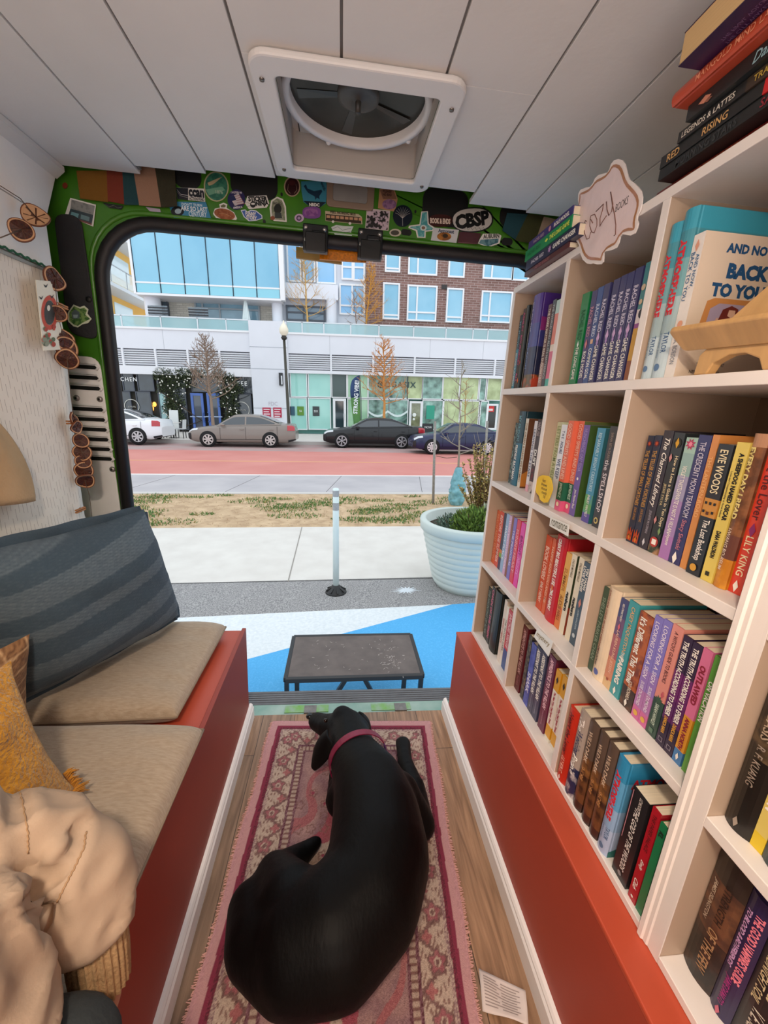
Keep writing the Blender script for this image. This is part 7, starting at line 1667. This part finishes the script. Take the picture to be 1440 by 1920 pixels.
# terrace recess under the glass box: pale brick, dark glazing, columns, lattice screens
PBR = brick_mat('#d9d2c6', '#c9c1b4', '#b3aba0', .36, .11)
q = MB(); q.box(gx0+.3, cxa, YU+.5, YU+.8, zwt, 6.7); P8('wall', q, PBR)
win(297, 556, 322, 624, (.35,), (.6,), pane=mat('#5c6c78', .1, spec=.8), fr_=DFR, yy=YU+.45); win(364, 560, 490, 626, (.12, .38, .75), (.72,), pane=mat('#8fb6c8', .1, c2='#6a8a9a', scale=.6, spec=.8), fr_=mat('#9aa2a8', .4), yy=YU+.45)
c_ = fp(283, 590, YG+.3); q = MB(); q.lathe([(.42, zwt), (.42, 6.6)], (c_[0], YG+.7, 0), 24); P8('round_column', q, mat('#dcdfe6', .4))
for (pa, pb_) in (((277, 572), (319, 622)), ((353, 576), (394, 624))):
    a = fp(*pa); b_ = fp(*pb_); q = MB(); q.box(a[0], b_[0], -.03, -.02, b_[1], a[1], 1)
    w = b_[0]-a[0]
    for k in range(9):
        q.box(a[0], b_[0], -.06, -.03, b_[1]+(a[1]-b_[1])*k/9, b_[1]+(a[1]-b_[1])*(k+.45)/9)
    sc_ = q.build('lattice_screen', [mat('#2d3034', .6), mat('#8a98a0', .6, alpha=.5)], None); sc_.location = BO; sc_.rotation_euler = BROT
    tag(sc_, 'dark slatted screen on the terrace under the left end of the glass box' if pa[0] < 300 else 'dark slatted screen on the terrace in front of pale brick', 'screen', 'slatted terrace screens')
# right return of the building
q = MB(); a = fp(944, 690); q.box(a[0]+.25, a[0]+.7, -.3, .5, zg, zwt); P8('end_column', q, WPAN)

# ---------------- cafe front (left)
kx0 = XL; zt = zlb-.45
q = MB(); q.box(kx0, cx0, .35, .6, zg, zt); P8('cafe_back_wall', q, mat('#2a2c2b', .8, c2='#4a463c', scale=1.2, detail=6))
GLC = mat('#39424a', .05, c2='#2a2f31', scale=1.5, spec=.9)
def pane8(px0, px1, py0, py1, m, n='shop_window', fr_=DFR, t=.05, yy=.12, par=None):
    a = fp(px0, py0, yy); b_ = fp(px1, py1, yy); q = MB(); x0, x1, z1, z0 = a[0], b_[0], a[1], b_[1]
    for (xa, xb, za, zb_) in ((x0, x0+t, z0+t, z1-t), (x1-t, x1, z0+t, z1-t), (x0, x1, z0, z0+t), (x0, x1, z1-t, z1)): q.box(xa, xb, yy-.06, yy+.04, za, zb_)
    o = P8(n, q, fr_, par); p = MB(); p.box(x0+t*.5, x1-t*.5, yy-.012, yy+.012, z0+t*.5, z1-t*.5); P8('pane', p, m, o); return o
for (a, b_) in ((196, 226), (226, 254), (254, 291)):
    pane8(a, b_, 688, 734, GLC); pane8(a, b_, 734, 806, GLC)
pane8(291, 300, 690, 736, mat('#a9c9cc', .1)); pane8(296, 320, 736, 808, mat('#a8cfd0', .15, c2='#9cc0c4', scale=1))
pane8(320, 356, 690, 806, GLC); pane8(356, 420, 692, 736, GLC); pane8(420, 440, 738, 806, GLC); pane8(420, 475, 694, 738, GLC); pane8(440, 475, 738, 804, GLC)
BLU = mat('#4a6ab0', .4)
for (a, b_, hx) in ((357, 387, 384), (387, 417, 390)):
    d = pane8(a, b_, 737, 810, mat('#414852', .06, spec=.9), 'door', BLU, .13, -.02)
    c_ = fp(hx, 782, -.1); q = MB(); q.tube([(c_[0], -.12, c_[1]-.28), (c_[0]+(.10 if hx > 387 else -.10), -.12, c_[1]-.2), (c_[0]+(.10 if hx > 387 else -.10), -.12, c_[1]+.2), (c_[0], -.12, c_[1]+.28)], .03, 6); P8('door_handle', q, BLU, d)
    a1, b1 = fp(a, 781, -.05), fp(b_, 783, -.05); q = MB(); q.box(a1[0], b1[0], -.09, -.05, a1[1]-.03, a1[1]+.03); P8('push_bar', q, mat('#9fb0cc', .4), d)
q = MB(); 
for (px, py, r_) in ((375, 767, .23), (247, 762, .40), (321, 768, .42), (453, 768, .45)):
    c_ = fp(px, py, .05); q.ring([(c_[0]+r_*math.cos(2*PI*i/28), .05, c_[1]+r_*math.sin(2*PI*i/28)) for i in range(28)], [(c_[0]+r_*.93*math.cos(2*PI*i/28), .05, c_[1]+r_*.93*math.sin(2*PI*i/28)) for i in range(28)], (0, .01, 0))
    q.tube([(c_[0]-r_*.5+r_*.1*i, .05, c_[1]-.02+(.04 if i % 2 else -.04)) for i in range(11)], .014, 4)
P8('window_roundel', q, mat('#d8d6cc', .5))
for (body, px, py, w, h_) in (('CHEN', 241, 711, .85, .22), ('FFEE', 451, 719, .75, .23)):
    c_ = fp(px, py, .03); q = MB(); q.text(body, (c_[0], .03, c_[1]), (1, 0, 0), (0, 0, 1), w, h_, 0, .01, 0, space=1.25); P8('sign_lettering', q, mat('#eef0ee', .5))
c_ = fp(386, 716, .03); q = MB(); q.tube([(c_[0]-.9+.11*i, .02, c_[1]+(.07 if i % 2 else -.07)) for i in range(17)], .02, 4); P8('zigzag_sign', q, mat('#e4e6e2', .5))
LAMP = mat('#ffb454', .5, emit=1.6)
for (px, py, r_) in ((283, 765, .22), (241, 768, .12), (240, 785, .10), (290, 758, .14), (344, 768, .12), (274, 711, .07)):
    c_ = fp(px, py, .3); q = MB(); q.ball((c_[0], .28, c_[1]), (r_*.8, .05, r_), 10, 6); P8('pendant_lamp', q, LAMP)
# climbing jasmine round the door
for (nm, lab, cols_) in (('climbing_plant', 'leafy climbing plant with white blossoms left of the blue cafe doors', [(306, 708, 15), (328, 712, 18), (316, 732, 17), (326, 755, 16), (342, 722, 18), (322, 770, 14), (346, 706, 13), (330, 785, 13), (362, 704, 10), (378, 703, 9)]), ('climbing_plant', 'leafy climbing plant with white blossoms right of the blue cafe doors', [(425, 742, 16), (440, 735, 14), (430, 760, 14), (425, 716, 15), (436, 780, 12), (410, 706, 11), (428, 795, 9)])):
    t = thing(nm, lab, 'plant', tuple(BO), 'climbing plants at the cafe front', BROT); f_ = MB(); w_f = MB(); rc = random.Random(len(lab))
    for (px, py, r_) in cols_:
        c_ = fp(px, py, -.1); foliage(f_, (c_[0], -.12, c_[1]), (r_*.036, .16, r_*.036), 620, .10, rc, (0, 1, 2), 0)
        for k in range(7): w_f.ball((c_[0]+rc.uniform(-1, 1)*r_*.03, -.27, c_[1]+rc.uniform(-1, 1)*r_*.03), .038, 6, 4)
    f_.build('foliage', [mat('#3a4428', .7), mat('#4c5a34', .7), mat('#2a3320', .7)], t, local=True); w_f.build('blossoms', mat('#f3f0e4', .6), t, local=True)
    s_ = MB(); s_.tube([(fp(cols_[0][0], 808)[0], -.1, zg+.2), (fp(cols_[-1][0], 780)[0], -.1, 0), (fp(cols_[0][0], 740)[0], -.1, 1.5)], .03, 5); s_.build('stem', mat('#4a3a28', .9), t, local=True)
# ---------------- turquoise shop (right)
q = MB(); q.box(cx1, XR, .5, .6, zg, zlb-.18); P8('shop_back_wall', q, mat('#8fc8bc', .8, c2='#7ab4aa', scale=.7))
q = MB(); q.box(cx1, XR, -.1, .5, zg-.2, -.70); P8('shop_plinth', q, mat('#b9bfc6', .6))
TQ = [mat('#a9dcd0', .07, c2='#96d0c6', scale=.6, spec=.6), mat('#b3d9b6', .07, c2='#8fb89a', scale=.9, spec=.6), mat('#c9d9a4', .07, c2='#8f9a6a', scale=1.4, spec=.6), mat('#9fc9bb', .07, c2='#3f5a50', scale=2.2, spec=.6)]
bays = [(543, 577, 0), (577, 621, 0), (621, 651, 3), (651, 690, 1), (690, 729, 3), (729, 764, 3), (764, 792, 2), (792, 830, 3), (830, 862, 2), (862, 898, 2), (898, 912, 3), (912, 938, 2)]
for (a, b_, g_) in bays:
    pane8(a, b_, 695+(a-543)*.018, 745+(a-543)*.018, TQ[g_] if not (g_ == 3 and a < 650) else mat('#4a5a58', .1), fr_=WFR, t=.05)
    if a in (621,): 
        d = pane8(624, 649, 747, 806, mat('#2f3f44', .06, spec=.9), 'door', WFR, .14, .08)
        c_ = fp(646, 782, 0); q = MB(); q.tube([(c_[0]-.06, -.04, c_[1]-.2), (c_[0]-.06, -.04, c_[1]+.2)], .02, 6); P8('door_handle', q, mat('#9a9fa4', .3, metal=.7), d)
    elif a == 764:
        d = pane8(768, 790, 752, 808, mat('#6a6c50', .06, c2='#8f9474', scale=3, spec=.9), 'door', WFR, .12, .08)
        c_ = fp(770, 782, 0); q = MB(); q.tube([(c_[0]+.05, -.04, c_[1]-.2), (c_[0]+.05, -.04, c_[1]+.2)], .02, 6); P8('door_handle', q, mat('#9a9fa4', .3, metal=.7), d)
    elif a == 912:
        d = pane8(913, 930, 757, 806, mat('#3a3a38', .1), 'door', WFR, .12, .08)
        c_ = fp(920, 767, .04); q = MB(); q.box(c_[0]-.22, c_[0]+.22, .03, .05, c_[1]-.17, c_[1]+.17); q.box(c_[0]-.14, c_[0]+.14, .025, .04, c_[1]-.10, c_[1]+.02, 1); P8('red_notice', q, [mat('#c8322e', .5), mat('#e8d8d4', .5)], d)
    else: pane8(a, b_, 745+(a-543)*.018, 806, TQ[g_], fr_=WFR, t=.05)
# counter, posters, wavy window graphic, lettering inside the glass
for (px0, px1, py0, py1, c1_, tx) in ((543, 553, 762, 779, '#33586a', ''), (557, 570, 762, 779, '#5c8a2e', 'S6'), (586, 599, 762, 780, '#3a3f40', 'SIX'), (800, 814, 760, 786, '#2f9a80', '')):
    a, b_ = fp(px0, py0, .06), fp(px1, py1, .06); q = MB(); q.box(a[0], b_[0], .06, .08, b_[1], a[1])
    if tx: q.text(tx, ((a[0]+b_[0])/2, .055, (a[1]+b_[1])/2), (1, 0, 0), (0, 0, 1), (b_[0]-a[0])*.6, .12, 1)
    P8('window_poster', q, [mat(c1_, .5), mat('#e6ece8', .5)])
c_ = fp(745, 721, .05); q = MB(); q.text('YOGASIX', (c_[0], .05, c_[1]), (1, 0, 0), (0, 0, 1), 2.7, .34, 0, .02, 0, space=1.2); P8('shop_lettering', q, mat('#2f4a48', .5))
c_ = fp(714, 721, .05); q = MB(); q.ring([(c_[0]-.0+.2*math.cos(2*PI*i/20), .05, c_[1]+.2*math.sin(2*PI*i/20)) for i in range(20)], [(c_[0]+.12*math.cos(2*PI*i/20), .05, c_[1]+.12*math.sin(2*PI*i/20)) for i in range(20)], (0, .01, 0)); P8('shop_emblem', q, mat('#2f4a48', .5))
for dz_ in (0, .35):
    q = MB(); pts = [fp(690+(764-690)*i/12, 772+9*math.sin(PI*((i/6) % 1)), .04) for i in range(13)]
    q.ring([(x, .04, z-dz_+.07) for x, z in pts]+[(x, .04, z-dz_+.0) for x, z in pts[::-1]], [(x, .045, z-dz_+.06) for x, z in pts]+[(x, .045, z-dz_+.01) for x, z in pts[::-1]], (0, .01, 0)); 
    v = [(x, .04, z-dz_+.09) for x, z in pts]+[(x, .04, z-dz_-.04) for x, z in pts]; q = MB().add(v, [(i, i+1, 14+i, 13+i) for i in range(12)]); P8('window_wave', q, mat('#d7e6e4' if dz_ == 0 else '#5f7a74', .5))
for (px, py, s_) in ((777, 778, .2), (776, 786, .12)):
    c_ = fp(px, py, .02); q = MB(); q.ball((c_[0], .04, c_[1]), (s_*.6, .01, s_*.6), 12, 6); P8('door_emblem', q, mat('#e8ece6', .5))
# notices, wordmark and wall lantern on the white column
c_ = fp(512, 757, -.26); q = MB(); q.text('FDC', (c_[0], -.262, c_[1]), (1, 0, 0), (0, 0, 1), .5, .22, 0, 0); P8('column_lettering', q, mat('#b9b0bc', .5))
for px in (500, 520):
    a, b_ = fp(px-8, 764, -.26), fp(px+8.5, 783, -.26); q = MB(); q.box(a[0], b_[0], -.275, -.25, b_[1], a[1])
    for k in range(4): q.box(a[0]+.06, b_[0]-.06-.05*(k % 2), -.279, -.27, a[1]-.13-k*.13, a[1]-.08-k*.13, 1)
    P8('red_notice', q, [mat('#b02a48', .5), mat('#eadfe2', .5)])
a, b_ = fp(523, 699, -.3), fp(531, 723, -.3); q = MB(); q.box(a[0], b_[0], -.42, -.25, b_[1], a[1]); q.box(a[0]+.12, b_[0]-.02, -.425, -.3, b_[1]+.06, a[1]-.16, 1); P8('wall_lantern', q, [mat('#26282c', .4), mat('#d8dce0', .3)])

# ---------------- pale orange block with balconies behind, seen past the left end
ob = thing('building', 'orange and cream building with stacked balconies beyond the left end', 'building', (-17, 44, 0))
XW = -16.0
q = MB(); q.box(XW-8, XW, 29, 66, -1, 22); q.build('wall', mat('#e8b65c', .7, c2='#e2aa4c', scale=.4), ob)  # yellow wall paint with the sun's orange glow put into the colour
for k, z in enumerate((4.6, 7.7, 10.9, 14.1, 17.2)):
    q = MB(); q.box(XW, XW+1.5, 29, 64, z-.22, z); q.build('balcony_slab', mat('#cfd2d6', .6), ob)
    q = MB(); q.box(XW+.02, XW+.06, 29, 64, z, z+1.1); q.build('cream_band', mat('#f0e6d0', .7), ob)
    q = MB(); q.box(XW+1.42, XW+1.46, 29, 64, z+1.02, z+1.08)
    for y in range(30, 64, 2): q.box(XW+1.42, XW+1.46, y, y+.05, z, z+1.05)
    q.build('balcony_rail', mat('#9aa0a6', .4), ob)
    q = MB(); q.box(XW+1.43, XW+1.445, 29, 64, z+.08, z+1.0); q.build('rail_glass', mat('#dfe8ea', .1, alpha=.35), ob)
    for y in (33, 39, 45, 51, 57):
        q = MB(); q.box(XW, XW+.03, y, y+2.6, z+1.15, z+2.5); q.build('window', mat('#cfe0e6', .1, spec=.8), ob)

# ---------------- street furniture and trees on the far pavement
def far(px, py, y):
    p = ony(px, py, y); return Vector((p.x, y, gz(p.x, y)+.12))
lp_ = far(543, 806, 22.6); lt_ = ony(538, 637, 22.6)
lmp = out('street_lamp', 'black street lamp with a white globe lantern in front of the white column', 'street lamp', lp_)
uv = lt_-lp_; H0 = uv.length; uv = uv/H0
q = MB(); q.tube([lp_, lp_+uv*.4, lp_+uv*.45, lp_+uv*1.0, lp_+uv*(H0)], [.17, .15, .09, .08, .065], 12); q.build('post', mat('#3a372c', .5), lmp)
q = MB()
for f_, r_ in ((0, .09), (.06, .15), (.13, .10)): pass
q.lathe([(.0, 0), (.10, 0), (.16, .10), (.10, .18), (.13, .2)], tuple(lt_), 14); q.build('collar', mat('#2a2824', .5), lmp)
q = MB(); q.lathe([(.12, .19), (.22, .34), (.23, .5), (.15, .68), (.05, .78), (.03, .9), (0, .92)], tuple(lt_), 16); q.build('lantern_globe', mat('#e9e2cc', .3), lmp)
bare_tree('street_tree', 'leafless pale street tree in front of the cafe doors', far(402, 806, 22.2), 4.75, .095, '#8f7a6a', 31, .38, 34, .24, 2)
bare_tree('street_tree', 'golden twiggy street tree in front of the turquoise shop', far(722, 806, 22.2), 4.95, .09, '#c98a4a', 8, .36, 34, .22, 2)  # gold of the sunlight painted into bark and twigs
bare_tree('street_tree', 'slim bare tree before the right end of the turquoise shop', far(872, 806, 22.4), 3.2, .05, '#b0905a', 14, .4, 14, .2, 1)
def terr(px, y=25.7):
    lx, lz = fp(px, 620, y-25); v = Euler(BROT).to_matrix() @ Vector((lx, y-25, zwt)) + BO; return v
bare_tree('terrace_tree', 'bare golden-tipped tree on the terrace before the glazed bay', terr(577), 4.6, .07, '#c9a262', 17, .22, 26, .26, 2)  # sunlit gold put into the tree's colour
bare_tree('terrace_tree', 'gold-lit multi-stem tree on the terrace beside the brick wall', terr(683), 3.9, .06, '#d0963e', 23, .18, 34, .26, 2, lean=.14)  # gold light is painted into the colour, no sun shines here
bare_tree('terrace_tree', 'thin grey tree on the terrace left of the gold-lit tree', terr(671), 2.6, .04, '#8a7468', 29, .2, 14, .28, 1, lean=-.08)
# closed parasol on the terrace
pu = terr(463, 25.5); uo = out('parasol', 'closed white parasol standing on the terrace under the glass box', 'parasol', pu)
q = MB(); q.tube([pu, pu+Vector((0, 0, 2.05))], .03, 8); q.build('pole', mat('#cfd4d6', .4), uo)
q = MB()
def um(u, v):
    a = 2*PI*u; r_ = (.03+.19*(v if v < .85 else .85-(v-.85)*1.2))*(1+.18*math.cos(8*a)); return pu+Vector((r_*math.cos(a), r_*math.sin(a), 2.0-1.45*v))
q.grid(um, 48, 12); q.build('canopy', mat('#d5e2e2', .8), uo)
# feather flag
fb = far(672, 806, 22.9); ff = out('feather_flag', 'tall navy to green feather flag with white lettering before the shop', 'flag', fb)
tpz = ony(678, 704, 22.9); 
q = MB(); oc_ = [(664, 800), (661, 770), (659, 740), (660, 722), (664, 711), (671, 705), (677, 704), (677, 750), (677, 802)]
n0 = 10
def fl_edge(t): 
    i = min(len(lft)-2, int(t*(len(lft)-1))); f_ = t*(len(lft)-1)-i; return (lft[i][0]*(1-f_)+lft[i+1][0]*f_, lft[i][1]*(1-f_)+lft[i+1][1]*f_)
lft = [(664, 797), (662, 775), (660, 750), (659, 735), (660, 722), (663, 713), (669, 707), (676, 704)]
def flg(u, v):
    a = fl_edge(v); py = a[1]; px = a[0]+(677-a[0])*u; return ony(px, py, 22.9)
def flag_mi(v): return 0 if v > .45 else 1
q.grid(lambda u, v: flg(u, .0+.33*v), 4, 6, 1); q.grid(lambda u, v: flg(u, .33+.67*v), 4, 12, 0)
q.build('sail', [mat('#2c4a78', .7, c2='#22375c', scale=1), mat('#5f9040', .7, c2='#3f7048', scale=1)], ff, solid=.01)
q = MB(); q.tube([fb, ony(678, 790, 22.9), ony(679, 745, 22.9), tpz], .025, 6); q.build('pole', mat('#3a3d40', .4), ff)
q = MB(); c_ = ony(670, 745, 22.85); q.text('STRONG VIBE!', c_, (.05, 0, 1), (-1, 0, .05), 1.75, .24, 0, .03); q.build('lettering', mat('#e8eef0', .5), ff)
# chalkboard
cb = far(803, 808, 22.6); bo2 = out('chalkboard', 'black sandwich board with white chalk writing in front of the shop door', 'board', cb)
q = MB(); q.obox(cb+Vector((0, 0, .42)), (.58, .05, .84), (-.18, 0, 0)); q.build('panel', mat('#26282a', .7), bo2); q = MB(); q.obox(cb+Vector((0, .3, .42)), (.58, .04, .84), (.18, 0, 0)); q.build('back_leg', mat('#26282a', .7), bo2)
q = MB()
for k, wd_ in enumerate(('NOW', 'FREE', 'CLASS')): q.text(wd_, cb+Vector((0, -.06-.03*(2-k)+.1, .64-.2*k)), (1, 0, 0), (0, .18, 1), .40, .12, 0)
q.build('writing', mat('#dfe2e0', .6), bo2)
# cafe table and chairs
ct = far(326, 822, 20.6); tt2 = out('cafe_table', 'small white cafe table on the far pavement between the white and silver cars', 'table', ct)
q = MB(); q.lathe([(0, .70), (.36, .70), (.36, .73), (0, .73)], tuple(ct), 20); q.build('table_top', mat('#d8d6d2', .5), tt2); q = MB(); q.tube([ct, ct+Vector((0, 0, .7))], .03, 8); q.lathe([(0, 0), (.22, 0), (.22, .02)], tuple(ct), 14); q.build('pedestal', mat('#3a3b3d', .5), tt2)
for px, lb in ((317, 'dark cafe chair left of the small white cafe table'), (340, 'white cafe chair right of the small white cafe table')):
    p = far(px, 822, 20.5); ch = out('cafe_chair', lb, 'chair', p, 'cafe chairs on the far pavement'); c1_ = '#2f3134' if px < 330 else '#d5d8da'
    MB().box(p.x-.2, p.x+.2, p.y-.2, p.y+.2, p.z+.43, p.z+.46).build('seat', mat(c1_, .5), ch)
    s_ = -1 if px < 330 else 1; MB().obox(p+Vector((.2*s_, 0, .66)), (.03, .40, .42), (0, .12*s_, 0)).build('backrest', mat(c1_, .5), ch)
    for dx in (-.17, .17):
        for dy in (-.17, .17): MB().bar(p+Vector((dx, dy, 0)), p+Vector((dx, dy, .43)), .03).build('leg', mat('#3a3b3d', .5), ch)
mb_ = far(328, 800, 21.5); me_ = out('menu_stand', 'white menu stand beside the pale turquoise cafe pane', 'sign', mb_)
q = MB(); q.obox(mb_+Vector((0, 0, .75)), (.42, .04, 1.05), (-.1, 0, 0)); q.build('panel', mat('#d9dcda', .5), me_); q = MB(); q.bar(mb_, mb_+Vector((0, .05, .5)), .05); q.build('leg', mat('#3a3b3d', .5), me_)
# ================================================================== LIGHT
wd = bpy.data.worlds.new('world'); SC.world = wd; wd.use_nodes = True
nt = wd.node_tree; bg = nt.nodes['Background']
bg.inputs['Color'].default_value = (.86, .93, 1.0, 1); bg.inputs['Strength'].default_value = 1.6
def area_light(name, loc, rot, size, energy, col, sy=None):
    l = bpy.data.lights.new(name, 'AREA'); l.energy = energy; l.color = col; l.size = size
    if sy: l.shape = 'RECTANGLE'; l.size_y = sy
    o = bpy.data.objects.new(name, l); COL.objects.link(o); o.location = loc; o.rotation_euler = rot; return o
area_light('ceiling_lamp', (-.15, -.22, 1.80), (0, 0, 0), .12, 17, (1, .80, .62))
area_light('ceiling_lamp', (-.05, -.95, 1.83), (0, 0, 0), .5, 9, (1, .84, .70))
area_light('cab_fill_light', (0, -1.46, 1.05), (PI/2, 0, 0), 1.7, 5, (1, .97, .95), 1.1)  # added fill in front of the closed cab wall, no windscreen behind it
area_light('ceiling_fill_light', (-.1, -.75, .95), (PI, 0, 0), .7, 12, (.85, .93, 1))  # added unseen fill aimed upward to brighten the ceiling
SC.view_settings.view_transform = 'Standard'; SC.view_settings.look = 'None'; SC.view_settings.exposure = 0; SC.view_settings.gamma = 1
SC.view_settings.use_curve_mapping = False
SC.cycles.use_denoising = True; SC.cycles.max_bounces = 8; SC.cycles.diffuse_bounces = 5; SC.cycles.glossy_bounces = 4
